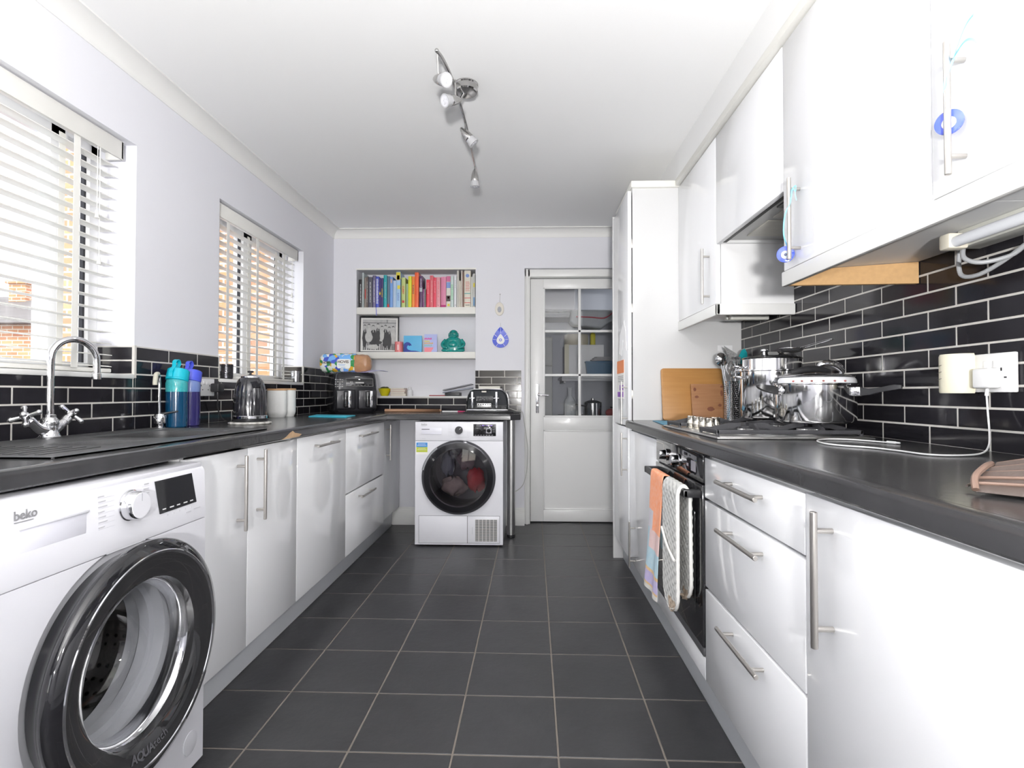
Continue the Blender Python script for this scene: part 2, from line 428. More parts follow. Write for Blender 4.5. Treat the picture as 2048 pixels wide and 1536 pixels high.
# glazed tiles: grout slab with individually set, slightly tilted tiles
def tile_field(b, axis, face, nrm, u0, u1, z0, z1, ph_a, ph_b, zbase=0.9025, pu=0.206, pz=0.0555, g=0.0055, proud=0.007):
    # axis 'X': wall in the YZ plane at x=face, axis 'Y': wall in the XZ plane at y=face
    def bx(a0, a1, c0, c1, t0, t1, **k):
        if axis == 'X': b.box(t0, t1, a0, a1, c0, c1, **k)
        else: b.box(a0, a1, t0, t1, c0, c1, **k)
    b.mi = 0; bx(u0, u1, z0, z1, face, face+nrm*(proud-0.0009))
    b.mi = 1
    k0 = int(math.floor((z0-zbase)/pz)); k1 = int(math.ceil((z1-zbase)/pz))
    for k in range(k0, k1):
        c0, c1 = max(zbase+k*pz+g/2, z0+0.0005), min(zbase+(k+1)*pz-g/2, z1-0.0005)
        if c1-c0 < 0.006: continue
        ph = ph_a if k % 2 == 0 else ph_b
        n0 = int(math.floor((u0-ph)/pu))-1
        for i in range(n0, n0+int((u1-u0)/pu)+4):
            a0, a1 = max(ph+i*pu+g/2, u0+0.0005), min(ph+(i+1)*pu-g/2, u1-0.0005)
            if a1-a0 < 0.006: continue
            ctr = Vector((face, (a0+a1)/2, (c0+c1)/2)) if axis == 'X' else Vector(((a0+a1)/2, face, (c0+c1)/2))
            rx, rz = random.gauss(0, 0.0030), random.gauss(0, 0.0016)
            b.xf = Matrix.Translation(ctr) @ (Matrix.Rotation(rx, 4, 'Y' if axis == 'X' else 'X') @ Matrix.Rotation(rz, 4, 'Z')) @ Matrix.Translation(-ctr)
            bx(a0, a1, c0, c1, face, face+nrm*(proud+random.uniform(-.0003, .0003)), bev=0.001, seg=1)
    b.xf = Matrix.Identity(4)
b = MB()
tile_field(b, 'X', XL, 1, -0.5, W1[1], 0.900, WZ[0]-0.006, 1.592, 1.693, pu=0.2)
tile_field(b, 'X', XL, 1, W1[1], W2[0], 0.900, 1.238, 2.199, 2.102, pu=0.2035)
tile_field(b, 'X', XL, 1, W2[0], W2[1], 0.900, WZ[0]-0.006, 2.81, 2.71, pu=0.2035)
tile_field(b, 'X', XL, 1, W2[1], YB-0.007, 0.900, 1.238, 3.83, 3.727, pu=0.2035)
# inside the window reveals
tile_field(b, 'Y', W1[1], -1, -1.715, XL+0.004, WZ[0]+0.004, 1.238, XL-0.2, XL-0.2)
tile_field(b, 'Y', W2[1], -1, -1.715, XL+0.004, WZ[0]+0.004, 1.238, XL-0.2, XL-0.2)
b.mi = 0
for y in (W1[1], W2[1]): b.box(XL-0.002, XL+0.009, y-0.009, y+0.002, WZ[0]-0.008, 1.240)
b.box(XL, XL+0.009, W2[0]-0.008, W2[0], WZ[0]-0.008, 1.240)
struct('splashback', b, [GROUT, TILEB], parent=bpy.data.objects['wall_left'])
b = MB()
tile_field(b, 'Y', YB, -1, -1.562, NX[1], 0.900, NZ[0]-0.004, -1.104, -1.002)
tile_field(b, 'Y', YB, -1, NX[1], -0.048, 0.900, 1.2355, -0.286, -0.387)
struct('splashback', b, [GROUT, TILEB], parent=bpy.data.objects['wall_back'])
b = MB()
tile_field(b, 'X', XR, -1, -0.6, 2.985, 0.900, 1.80, 1.402, 1.505)
struct('splashback', b, [GROUT, TILEB], parent=bpy.data.objects['wall_right'])
# ================================================================ windows, blinds
GASK = M('dark_gasket', (0.02, 0.02, 0.025), 0.6)
def window(name, y0, y1, posts):
    z0, z1 = WZ; xa, xb = -1.785, -1.722
    b = MB()
    b.box(xa, xb, y0, y1, z0, z0+0.05, bev=0.004); b.box(xa, xb, y0, y1, z1-0.05, z1, bev=0.004)
    b.box(xa, xb, y0, y0+0.045, z0, z1, bev=0.004); b.box(xa, xb, y1-0.045, y1, z0, z1, bev=0.004)
    for c, wd in posts: b.box(xa, xb, c-wd/2, c+wd/2, z0, z1, bev=0.004)
    r = struct(name, b, UPVC)
    edges = [y0+0.045] + [v for c, wd in posts for v in (c-wd/2, c+wd/2)] + [y1-0.045]
    g = MB(); k = MB()
    for i in range(0, len(edges), 2):
        a, c = edges[i], edges[i+1]
        g.box(-1.760, -1.752, a, c, z0+0.05, z1-0.05)
        for (p, q, s_, t) in ((c-0.010, c, z0+0.05, z1-0.05),) if i >= len(edges)-4+2*(len(posts)-1) else ():
            k.box(-1.752, -1.738, p, q, s_, t)
    g.build('pane', GLASS, r); k.build('gasket', GASK, r)
window('window_1', W1[0], W1[1], [(1.30, 0.07), (1.915, 0.065)])
window('window_2', W2[0], W2[1], [(3.255, 0.10)])
for i, (a, c) in enumerate((W1, W2)):
    b = MB(); b.box(-1.722, XL+0.010, a+0.001, c-0.009, WZ[0]-0.012, WZ[0]+0.006, bev=0.003); struct('trim_%d' % (4+i), b, TRIM)

def blind(y0, y1, tapes, cords, label, ztop=2.040):
    t = thing('venetian_blind', label, 'blind', (-1.63, (y0+y1)/2, 1.13), group=None)
    b = MB(); b.box(-1.665, -1.602, y0+0.01, y1-0.01, ztop-0.045, ztop-0.002, bev=0.002); b.box(-1.604, -1.594, y0, y1, ztop-0.072, ztop, bev=0.003)
    b.box(-1.66, -1.594, y1-0.012, y1, ztop-0.072, ztop, bev=0.002)
    b.build('head_rail', SLAT, t)
    b = MB(); z = ztop-0.105; ys1 = y1-0.030
    n = 0
    while z > 1.150:
        ang = math.radians(random.gauss(3, 1.2))
        b.xf = Matrix.Translation((-1.632, 0, z)) @ Matrix.Rotation(ang, 4, 'Y')
        b.prism([(-0.025, 0), (-0.012, 0.0012), (0.0, 0.0017), (0.012, 0.0012), (0.025, 0), (0.025, 0.0028), (0.012, 0.004), (0, 0.0045), (-0.012, 0.004), (-0.025, 0.0028)], 'Y', y0+0.02, ys1+random.uniform(-.002, .002))
        z -= 0.0435; n += 1
    b.xf = Matrix.Identity(4)
    b.build('slats', SLAT, t, ang=50)
    b = MB(); b.box(-1.658, -1.607, y0+0.02, ys1, 1.128, 1.144, bev=0.004); b.build('bottom_rail', SLAT, t)
    for y in tapes:
        b = MB()
        for x in (-1.6595, -1.6045): b.box(x-0.0006, x+0.0006, y-0.0135, y+0.0135, 1.140, ztop-0.06)
        b.build('ladder_tape', SLAT, t)
    for y in cords:
        b = MB(); b.cyl((-1.598, y, ztop-0.06), (-1.598, y, 1.72), 0.0014, n=6); b.cyl((-1.598, y+0.012, ztop-0.06), (-1.598, y+0.012, 1.55), 0.0014, n=6)
        b.lathe([(0.001, 0.03), (0.004, 0.028), (0.008, 0.0), (0.001, -0.001)], (-1.598, y, 1.70), n=12)
        b.lathe([(0.001, 0.03), (0.004, 0.028), (0.008, 0.0), (0.001, -0.001)], (-1.598, y+0.012, 1.53), n=12)
        b.build('pull_cord', SLAT, t)
    return t
blind(0.66, 2.068, [0.95, 1.862], [1.945], 'white wooden venetian blind in the near window above the sink')
blind(2.712, 3.690, [2.833, 3.15, 3.50], [3.60], 'white wooden venetian blind in the far window above the kettle')

# ================================================================ glazed door and its frame
b = MB()
b.box(DX[0], DX[0]+0.045, YB+0.04, YB+0.16, 0, DZ, bev=0.004); b.box(DX[1]-0.04, DX[1], YB+0.04, YB+0.16, 0, DZ, bev=0.004)
b.box(DX[0], DX[1], YB+0.04, YB+0.16, DZ-0.06, DZ, bev=0.004); b.box(DX[0]+0.01, DX[0]+0.03, YB+0.028, YB+0.05, 0, DZ, bev=0.003)
struct('trim_6', b, TRIM)
yd = 4.412
DOORW = M('white_door_paint', (0.80, 0.80, 0.79), 0.3, coat=0.3, var=0.02, vscale=3)
b = MB(); x0, x1 = 0.026, 0.818; gx0, gx1, gz0, gz1 = 0.133, 0.720, 0.859, 1.919
t0, t1 = yd, yd+0.044
b.box(x0, gx0, t0, t1, 0.008, 1.990, bev=0.002); b.box(gx1, x1, t0, t1, 0.008, 1.990, bev=0.002)
b.box(gx0, gx1, t0, t1, gz1, 1.990, bev=0.002); b.box(gx0, gx1, t0, t1, 0.752, gz0, bev=0.002); b.box(gx0, gx1, t0, t1, 0.008, 0.101, bev=0.002)
b.box(gx0, gx1, t0+0.012, t1-0.012, 0.101, 0.752)
for (a, c, d_, e) in ((gx0, gx1, 0.740, 0.752), (gx0, gx1, 0.101, 0.113), (gx0, gx0+0.012, 0.101, 0.752), (gx1-0.012, gx1, 0.101, 0.752)): b.box(a, c, t0+0.005, t0+0.02, d_, e, bev=0.003)
dr = struct('door_1', b, DOORW)
b = MB(); b.box(gx0, gx1, t0+0.018, t0+0.024, gz0, gz1); b.build('pane', GLASS, dr)
b = MB(); gm = 0.428
b.box(gm-0.011, gm+0.011, t0+0.006, t0+0.036, gz0, gz1, bev=0.003)
for z in (1.201, 1.561): b.box(gx0, gx1, t0+0.006, t0+0.036, z-0.010, z+0.010, bev=0.003)
for (a, c, d_, e) in ((gx0-0.002, gx1+0.002, gz1-0.012, gz1+0.002), (gx0-0.002, gx1+0.002, gz0-0.002, gz0+0.012), (gx0-0.002, gx0+0.012, gz0, gz1), (gx1-0.012, gx1+0.002, gz0, gz1)): b.box(a, c, t0-0.004, t0+0.017, d_, e, bev=0.003)
b.build('glazing_bars', DOORW, dr)
b = MB(); b.box(0.070, 0.096, t0-0.008, t0, 0.890, 1.128, bev=0.003)
b.cyl((0.083, t0-0.006, 1.038), (0.083, t0-0.045, 1.038), 0.009, n=14)
b.tube([(0.083, t0-0.045, 1.038), (0.10, t0-0.05, 1.039), (0.13, t0-0.05, 1.037), (0.172, t0-0.047, 1.034)], 0.008, n=12, sm=3)
b.cyl((0.083, t0-0.012, 0.955), (0.083, t0-0.006, 0.955), 0.008, n=12)
b.build('door_handle', CHROME, dr)

# pantry seen through the glass
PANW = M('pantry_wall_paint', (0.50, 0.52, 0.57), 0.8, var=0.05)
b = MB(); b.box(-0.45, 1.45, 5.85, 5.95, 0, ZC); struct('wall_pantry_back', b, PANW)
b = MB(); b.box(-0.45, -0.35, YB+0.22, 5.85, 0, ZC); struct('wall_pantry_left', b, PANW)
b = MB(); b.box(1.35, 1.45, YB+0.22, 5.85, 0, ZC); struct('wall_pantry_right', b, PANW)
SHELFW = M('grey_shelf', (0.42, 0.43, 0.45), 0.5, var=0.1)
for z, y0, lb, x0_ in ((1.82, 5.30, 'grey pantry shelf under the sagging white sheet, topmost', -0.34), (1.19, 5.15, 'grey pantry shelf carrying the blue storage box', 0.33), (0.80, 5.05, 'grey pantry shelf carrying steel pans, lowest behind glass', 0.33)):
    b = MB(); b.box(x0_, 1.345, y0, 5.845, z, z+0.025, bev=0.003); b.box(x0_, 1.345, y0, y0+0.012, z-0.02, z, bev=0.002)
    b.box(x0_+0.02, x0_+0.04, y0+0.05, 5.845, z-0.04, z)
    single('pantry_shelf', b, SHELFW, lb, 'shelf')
b = MB(); b.grid(lambda u, v: (-0.3+u*0.80, 5.28+v*0.4, 1.8705-0.012*math.sin(u*PI)*(1-v)+0.004*math.sin(u*14)), 20, 6, 0.004)
b.box(-0.3, 0.47, 5.30, 5.70, 1.875, 2.14, bev=0.01)
single('storage_box', b, M('pale_cloth_wrapped', (0.62, 0.62, 0.66), 0.7), 'large pale box on the top pantry shelf behind the upper left pane', 'box')
t = thing('tool_bag', 'grey bag with red trim on the pantry shelf behind the top right pane', 'bag', (0.62, 5.25, 1.70))
b = MB(); b.prism([(0.40, 1.735), (0.44, 1.70), (0.70, 1.665), (0.80, 1.74), (0.83, 1.80), (0.80, 1.845), (0.42, 1.845)], 'Y', 5.10, 5.28, bev=0.02, seg=3); b.build('body', M('grey_nylon', (0.34, 0.36, 0.38), 0.6, var=0.2), t)
b = MB(); b.tube([(0.46, 5.085, 1.775), (0.6, 5.08, 1.768), (0.72, 5.08, 1.760), (0.79, 5.085, 1.80), (0.825, 5.09, 1.835)], 0.006, sm=4); b.build('trim', M('dark_red', (0.35, 0.03, 0.05), 0.5), t)
t = thing('freezer', 'tall white appliance standing at the left of the pantry', 'freezer', (0.05, 5.45, 0))
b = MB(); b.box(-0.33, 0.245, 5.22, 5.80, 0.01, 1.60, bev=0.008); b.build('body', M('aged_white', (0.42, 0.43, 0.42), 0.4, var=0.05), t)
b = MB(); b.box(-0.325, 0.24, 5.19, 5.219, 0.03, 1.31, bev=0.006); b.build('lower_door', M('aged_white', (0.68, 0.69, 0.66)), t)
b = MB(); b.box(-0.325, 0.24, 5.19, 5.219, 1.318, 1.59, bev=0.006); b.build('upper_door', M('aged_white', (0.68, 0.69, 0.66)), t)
t = thing('appliance_box', 'white box with a yellowed edge on the middle pantry shelf', 'box', (0.55, 5.4, 1.215))
b = MB(); b.box(0.365, 0.745, 5.25, 5.55, 1.216, 1.525, bev=0.006); b.build('carton', M('carton_white', (0.66, 0.67, 0.68), 0.6, var=0.05), t)
b = MB(); b.box(0.362, 0.405, 5.246, 5.30, 1.216, 1.528, bev=0.002); b.build('edge_strip', M('yellowed_card', (0.62, 0.60, 0.47), 0.6), t)
t = thing('storage_crate', 'blue crate with a lid on the middle pantry shelf', 'crate', (0.68, 5.25, 1.217))
b = MB(); b.loft([[(0.575, 5.17, 1.2175), (0.80, 5.17, 1.2175), (0.80, 5.245, 1.2175), (0.575, 5.245, 1.2175)], [(0.56, 5.16, 1.345), (0.815, 5.16, 1.345), (0.815, 5.245, 1.345), (0.56, 5.245, 1.345)]]); b.build('body', M('petrol_blue', (0.03, 0.10, 0.18), 0.3), t)
b = MB(); b.box(0.555, 0.82, 5.155, 5.246, 1.345, 1.360, bev=0.004); b.build('lid', M('petrol_blue', (0.03, 0.10, 0.18), 0.3), t)
b = MB(); b.lathe([(0.02, 0), (0.026, 0.004), (0.026, 0.115), (0.02, 0.125), (0.012, 0.13), (0.012, 0.15), (0.0, 0.151)], (0.655, 5.40, 1.527), n=20, cap0=True)
single('cleaner_bottle', b, M('yellow_plastic', (0.55, 0.50, 0.03), 0.4), 'yellow bottle standing on the white pantry box', 'bottle')
b = MB(); b.lathe([(0.115, 0), (0.120, 0.01), (0.120, 0.10), (0.116, 0.112), (0.0, 0.114)], (0.49, 5.42, 1.527), n=28, cap0=True)
single('round_tin', b, M('beige_tin', (0.50, 0.46, 0.36), 0.5), 'round beige tin standing on the white pantry box', 'tin')
b = MB()
for k in range(3):
    b.xf = Matrix.Translation((0.70+0.02*k, 5.20, 1.364+0.013*k)) @ Matrix.Rotation(0.1*k, 4, 'Z') @ Matrix.Rotation(0.0, 4, 'Y')
    b.box(-0.09, 0.09, -0.04, 0.04, 0, 0.011, bev=0.001)
b.xf = Matrix.Identity(4)
single('magazine_pile', b, M('grey_magazine', (0.35, 0.35, 0.36), 0.5, var=0.3), 'small pile of grey magazines on the blue pantry crate', 'magazines', kind='stuff')
def pan(cx, cy_, z, r, h, lab, mat=None):
    t = thing('saucepan', lab, 'saucepan', (cx, cy_, z))
    b = MB(); b.lathe([(0.001, 0.0), (r-0.01, 0.0), (r, 0.01), (r, h), (r+0.004, h+0.002), (r-0.003, h), (r-0.003, 0.006), (0.001, 0.005)], (cx, cy_, z), n=32); b.build('pan_body', mat or POLISH, t)
    b = MB(); b.lathe([(r+0.004, h+0.002), (r, h+0.008), (r*0.6, h+0.025), (0.001, h+0.032)], (cx, cy_, z), n=32); b.cyl((cx, cy_, z+h+0.03), (cx, cy_, z+h+0.05), 0.012, n=12); b.build('lid', POLISH, t)
    b = MB(); b.tube([(cx-r+0.005, cy_-0.01, z+h*0.8), (cx-r-0.05, cy_-0.04, z+h*0.85), (cx-r-0.10, cy_-0.07, z+h*0.9)], 0.008, sm=3); b.build('handle', BLACKP, t)
pan(0.64, 5.28, 0.826, 0.085, 0.13, 'steel saucepan on the lowest pantry shelf beside the glass pan')
pan(0.98, 5.30, 0.826, 0.075, 0.10, 'smaller dark saucepan on the lowest pantry shelf', M('dark_enamel', (0.05, 0.05, 0.07), 0.2))
b = MB(); b.lathe([(0.001, 0), (0.05, 0), (0.055, 0.01), (0.055, 0.15), (0.03, 0.19), (0.022, 0.20), (0.022, 0.27), (0.026, 0.28), (0.02, 0.28), (0.019, 0.2), (0.05, 0.15), (0.05, 0.012), (0.001, 0.008)], (0.405, 5.14, 0.826), n=28)
single('glass_bottle', b, M('bottle_glass', (0.75, 0.78, 0.80), 0.05, alpha=0.35), 'tall clear glass bottle on the lowest pantry shelf', 'bottle')
b = MB(); b.sphere((0.80, 5.20, 0.866), 0.042, (1.2, 0.8, 0.95), 16, 10)
single('food_bag', b, M('red_bag', (0.35, 0.05, 0.05), 0.5, var=0.4, bump=0.6, bscale=20), 'crumpled red food bag between pans on the pantry shelf', 'bag')

# ================================================================ outside
BRICK = None
def brick_mat():
    m = bpy.data.materials.new('orange_brickwork'); m.use_nodes = True; nt = m.node_tree; p = nt.nodes['Principled BSDF']
    p.inputs['Roughness'].default_value = 0.9
    tc = nt.nodes.new('ShaderNodeTexCoord'); sx = nt.nodes.new('ShaderNodeSeparateXYZ'); cb = nt.nodes.new('ShaderNodeCombineXYZ'); ad = nt.nodes.new('ShaderNodeMath')
    nt.links.new(tc.outputs['Object'], sx.inputs[0]); nt.links.new(sx.outputs[0], ad.inputs[0]); nt.links.new(sx.outputs[1], ad.inputs[1])
    nt.links.new(ad.outputs[0], cb.inputs[0]); nt.links.new(sx.outputs[2], cb.inputs[1])
    br = nt.nodes.new('ShaderNodeTexBrick'); br.inputs['Scale'].default_value = 1.0
    br.inputs['Brick Width'].default_value = 0.225; br.inputs['Row Height'].default_value = 0.075; br.inputs['Mortar Size'].default_value = 0.009
    br.inputs['Color1'].default_value = (0.42, 0.17, 0.09, 1); br.inputs['Color2'].default_value = (0.50, 0.26, 0.13, 1); br.inputs['Mortar'].default_value = (0.55, 0.50, 0.42, 1)
    nt.links.new(cb.outputs[0], br.inputs['Vector']); nt.links.new(br.outputs['Color'], p.inputs['Base Color'])
    return m
BRICK = brick_mat()
b = MB(); b.box(-4.6, -1.80, 5.2, 5.45, -0.3, 4.5)
b.box(-4.6, -1.80, 5.15, 5.2, 1.18, 1.26)
single('brick_wing', b, BRICK, 'orange brick outbuilding wall seen through the far window blind', 'wall')
b = MB(); b.box(-30, -1.80, -12, 30, -0.42, -0.30)
b = struct('floor_outside', b, M('pale_paving', (0.42, 0.44, 0.48), 0.9, var=0.2, vscale=1.5))
t = thing('house', 'brick house with grey tiled roof and chimney beyond the near window', 'house', (-13, 12.5, -0.3))
b = MB(); b.box(-19, -8.2, 10.5, 15.5, -0.3, 2.45); b.build('wall', BRICK, t)
ROOFM = M('grey_roof_tile', (0.20, 0.18, 0.17), 0.8, var=0.6, vscale=5, stretch=(0.3, 0.3, 8))
b = MB(); b.loft([[(-19.3, 10.2, 2.42), (-7.9, 10.2, 2.42), (-7.9, 15.8, 2.42), (-19.3, 15.8, 2.42)], [(-16.6, 12.9, 3.42), (-11.6, 12.9, 3.42), (-11.6, 13.1, 3.42), (-16.6, 13.1, 3.42)]])
b.build('roof', ROOFM, t)
b = MB(); b.box(-12.2, -11.8, 12.3, 12.7, 3.0, 3.62); b.box(-12.25, -11.75, 12.25, 12.75, 3.62, 3.70); b.build('chimney', BRICK, t)
# parked car, white, only its windscreen and bonnet show over the sill
t = thing('parked_car', 'white car parked outside below the near window', 'car', (-5.7, 3.9, -0.3))
CARW = M('white_car_paint', (0.80, 0.80, 0.82), 0.15, coat=1.0)
prof = [(-2.0, 0.35), (-1.95, 0.75), (-1.2, 0.95), (-0.45, 1.42), (0.6, 1.48), (1.5, 1.30), (2.0, 0.9), (2.05, 0.35)]
b = MB()
def car_ring(x, k): return [(-5.7+x, 3.9+px_*1.0, -0.3+0.3+(pz_-0.3)*k) for px_, pz_ in prof]
b.loft([car_ring(-0.85, 0.62), car_ring(-0.80, 0.95), car_ring(-0.55, 1.0), car_ring(0.55, 1.0), car_ring(0.80, 0.95), car_ring(0.85, 0.62)]); b.build('body', CARW, t)
b = MB()
b.loft([[(-6.22, 2.74, 0.70), (-5.18, 2.74, 0.70), (-5.24, 3.40, 1.12), (-6.16, 3.40, 1.12)], [(-6.22, 2.71, 0.73), (-5.18, 2.71, 0.73), (-5.24, 3.37, 1.15), (-6.16, 3.37, 1.15)]]); b.build('windscreen', M('car_glass', (0.10, 0.14, 0.16), 0.05, coat=1), t)
for x in (-6.52, -4.88):
    for y in (2.65, 5.15):
        b = MB(); b.cyl((x-0.1, y, 0.02), (x+0.1, y, 0.02), 0.32, n=24, bev=0.02); b.build('wheel', BLACKP, t)
# ================================================================ worktops
def rrect(x0, x1, y0, y1, r, z, n=5):
    out = []
    for cx, cy_, a0 in ((x1-r, y1-r, 0), (x0+r, y1-r, PI/2), (x0+r, y0+r, PI), (x1-r, y0+r, 1.5*PI)):
        for i in range(n+1):
            a = a0+PI/2*i/n; out.append((cx+r*math.cos(a), cy_+r*math.sin(a), z))
    return out
SX0, SX1, SY0, SY1 = -1.515, -1.037, 1.152, 2.125
XWL = -0.972
def nose(x, s):   # rolled front edge profile in (x, z), s = direction of the room
    return [(x-s*0.03, WT), (x-s*0.010, WT), (x-s*0.0035, WT-0.0025), (x-s*0.0005, WT-0.008), (x, WT-0.013), (x, WT-0.036), (x-s*0.003, WT-0.040), (x-s*0.03, WT-0.040)]
b = MB()
ci = 0.02
b.box(XL+0.008, XWL-0.029, -0.55, SY0+ci, WT-0.04, WT); b.box(XL+0.008, XWL-0.029, SY1-ci, 4.30, WT-0.04, WT)
b.box(XL+0.008, SX0+ci, SY0+ci, SY1-ci, WT-0.04, WT); b.box(SX1-ci, XWL-0.029, SY0+ci, SY1-ci, WT-0.04, WT)
b.prism(nose(XWL, 1), 'Y', -0.55, 3.73)
YRT = 3.700
b.box(XWL-0.029, -0.16, YRT+0.029, 4.30, WT-0.04, WT)
rp = nose(YRT, -1)
b.loft([[(x, p[0], p[1]) for p in rp] for x in (XWL-0.02, -0.115)])
b.loft([[(-0.16, 4.30, z), (-0.16, YRT+0.02, z), (-0.115, YRT, z), (-0.047, YRT+0.075, z), (-0.047, 4.30, z)] for z in (WT-0.04, WT)])
wl = b.build('worktop', WORK, None); props(wl, 'L-shaped black laminate worktop with the sink, running under both windows', 'worktop'); ROOT[wl.name] = Matrix.Identity(4)
CHIP = M('exposed_chipboard', (0.62, 0.42, 0.25), 0.9, var=0.35, vscale=80, bump=0.5, bscale=150)
b = MB(); b.prism([(2.115, 0.8655), (2.15, 0.874), (2.185, 0.888), (2.21, 0.894), (2.232, 0.884), (2.262, 0.880), (2.30, 0.874), (2.27, 0.8655)], 'X', XWL-0.006, XWL+0.0008); b.build('chipped_patch', CHIP, wl)
b = MB(); b.prism([(2.33, 0.8985), (2.6, 0.900), (3.0, 0.899), (3.3, 0.900), (3.3, 0.888), (2.9, 0.886), (2.5, 0.889)], 'X', XWL-0.006, XWL+0.0004); b.build('scuffed_edge', M('scuffed_laminate', (0.10, 0.10, 0.105), 0.5, var=0.7, vscale=60), wl)
# right worktop
XWR = 0.537
b = MB()
b.box(XWR+0.029, XR-0.0072, -0.55, 2.980, WT-0.04, WT); b.prism(nose(XWR, -1), 'Y', -0.55, 2.965)
wr = b.build('worktop', WORK, None); props(wr, 'straight black laminate worktop carrying the gas hob on the right', 'worktop'); ROOT[wr.name] = Matrix.Identity(4)

# ================================================================ sink and taps
sk = thing('kitchen_sink', 'black composite sink with one and a half bowls and drainer', 'sink', ((SX0+SX1)/2, (SY0+SY1)/2, WT))
def plate(b, z0, z1, holes):
    # rectangular sink deck with rectangular cut-outs, strips in y
    ys = sorted({SY0, SY1} | {h[2] for h in holes} | {h[3] for h in holes})
    for a, c in zip(ys, ys[1:]):
        hh = [h for h in holes if h[2] <= a+1e-6 and h[3] >= c-1e-6]
        xs = [SX0] + [v for h in sorted(hh) for v in h[:2]] + [SX1]
        for i in range(0, len(xs), 2): b.box(xs[i], xs[i+1], a, c, z0, z1)
bowls = [(-1.425, -1.105, 1.665, 2.035), (-1.31, -1.125, 1.405, 1.59)]
b = MB(); plate(b, WT+0.0005, WT+0.004, bowls)
b.loft([rrect(SX0, SX1, SY0, SY1, 0.004, WT+0.0005), rrect(SX0, SX1, SY0, SY1, 0.004, WT+0.004), rrect(SX0+0.004, SX1-0.004, SY0+0.004, SY1-0.004, 0.02, WT+0.0058), rrect(SX0+0.014, SX1-0.014, SY0+0.014, SY1-0.014, 0.02, WT+0.0058), rrect(SX0+0.018, SX1-0.018, SY0+0.018, SY1-0.018, 0.02, WT+0.004)], cap0=False, cap1=False)
for k in range(9): b.box(SX0+0.09+k*0.038, SX0+0.104+k*0.038, SY0+0.045, SY0+0.22, WT+0.004, WT+0.006, bev=0.0015)
b.build('deck', COMPO, sk)
for (x0, x1, y0, y1), dp, nm in ((bowls[0], 0.17, 'bowl'), (bowls[1], 0.045, 'bowl')):
    b = MB()
    b.loft([rrect(x0-0.008, x1+0.008, y0-0.008, y1+0.008, 0.004, WT+0.0042), rrect(x0-0.002, x1+0.002, y0-0.002, y1+0.002, 0.05, WT+0.0050), rrect(x0+0.006, x1-0.006, y0+0.006, y1-0.006, 0.05, WT+0.000), rrect(x0+0.014, x1-0.014, y0+0.014, y1-0.014, 0.05, WT-dp+0.03), rrect(x0+0.04, x1-0.04, y0+0.04, y1-0.04, 0.04, WT-dp)], cap0=False)
    b.build(nm, COMPO, sk)
    b = MB(); b.lathe([(0.001, 0.002), (0.030, 0.003), (0.038, 0.0)], ((x0+x1)/2, (y0+y1)/2, WT-dp+0.001), n=24, cap0=True); b.build('drain', CHROME, sk)

t = thing('mixer_tap', 'chrome swan-neck mixer tap with two crosshead handles behind the sink', 'tap', (-1.475, 1.625, WT+0.004))
tx, ty, tz = -1.475, 1.625, WT+0.004
b = MB(); b.lathe([(0.030, 0), (0.031, 0.006), (0.026, 0.012), (0.020, 0.030), (0.024, 0.045), (0.022, 0.058), (0.016, 0.066), (0.001, 0.068)], (tx, ty, tz), n=28, cap0=True)
for s_ in (-1, 1):
    b.tube([(tx, ty, tz+0.022), (tx-0.004, ty+s_*0.030, tz+0.032), (tx-0.002, ty+s_*0.058, tz+0.052)], lambda q: 0.019-0.007*q, n=16, sm=4)
    b.cyl((tx-0.002, ty+s_*0.052, tz+0.047), (tx-0.002, ty+s_*0.070, tz+0.062), 0.014, n=18, bev=0.003)
b.build('body', CHROME, t)
b = MB(); dx, dy = 0.30, 0.95
pts = [(tx, ty, tz+0.055), (tx, ty, tz+0.15), (tx, ty, tz+0.225)]
R_ = 0.068
for i in range(1, 13):
    a = PI*i/12*1.02; h = R_*(1-math.cos(a)); pts.append((tx+dx*h, ty+dy*h, tz+0.245+R_*math.sin(a)))
pts.append((pts[-1][0], pts[-1][1], tz+0.205)); b.tube(pts, 0.0105, n=18, sm=2)
e = pts[-1]; b.cyl((e[0], e[1], e[2]+0.002), (e[0], e[1], e[2]-0.020), 0.0135, n=18, bev=0.002)
b.cyl((tx, ty, tz+0.052), (tx, ty, tz+0.075), 0.0155, n=18, bev=0.002)
b.build('spout', CHROME, t)
for s_ in (-1, 1):
    c = Vector((tx-0.002, ty+s_*0.076, tz+0.068)); ax = Vector((0.15, s_*0.75, 0.62)).normalized(); b = MB(); u, v, _ = b.frame(ax)
    b.cyl(c-ax*0.008, c+ax*0.014, 0.010, 0.012, n=16, bev=0.002)
    for k in range(4):
        a = PI/4+k*PI/2+0.35*s_; dd = u*math.cos(a)+v*math.sin(a)
        b.tube([c+ax*0.006, c+ax*0.007+dd*0.018, c+ax*0.007+dd*0.034], lambda q: 0.0045+0.0035*q, n=10)
        b.sphere(c+ax*0.007+dd*0.034, 0.0082, n=10, m=7)
    b.sphere(c+ax*0.014, 0.0105, n=12, m=8)
    b.build('crosshead_handle', CHROME, t)

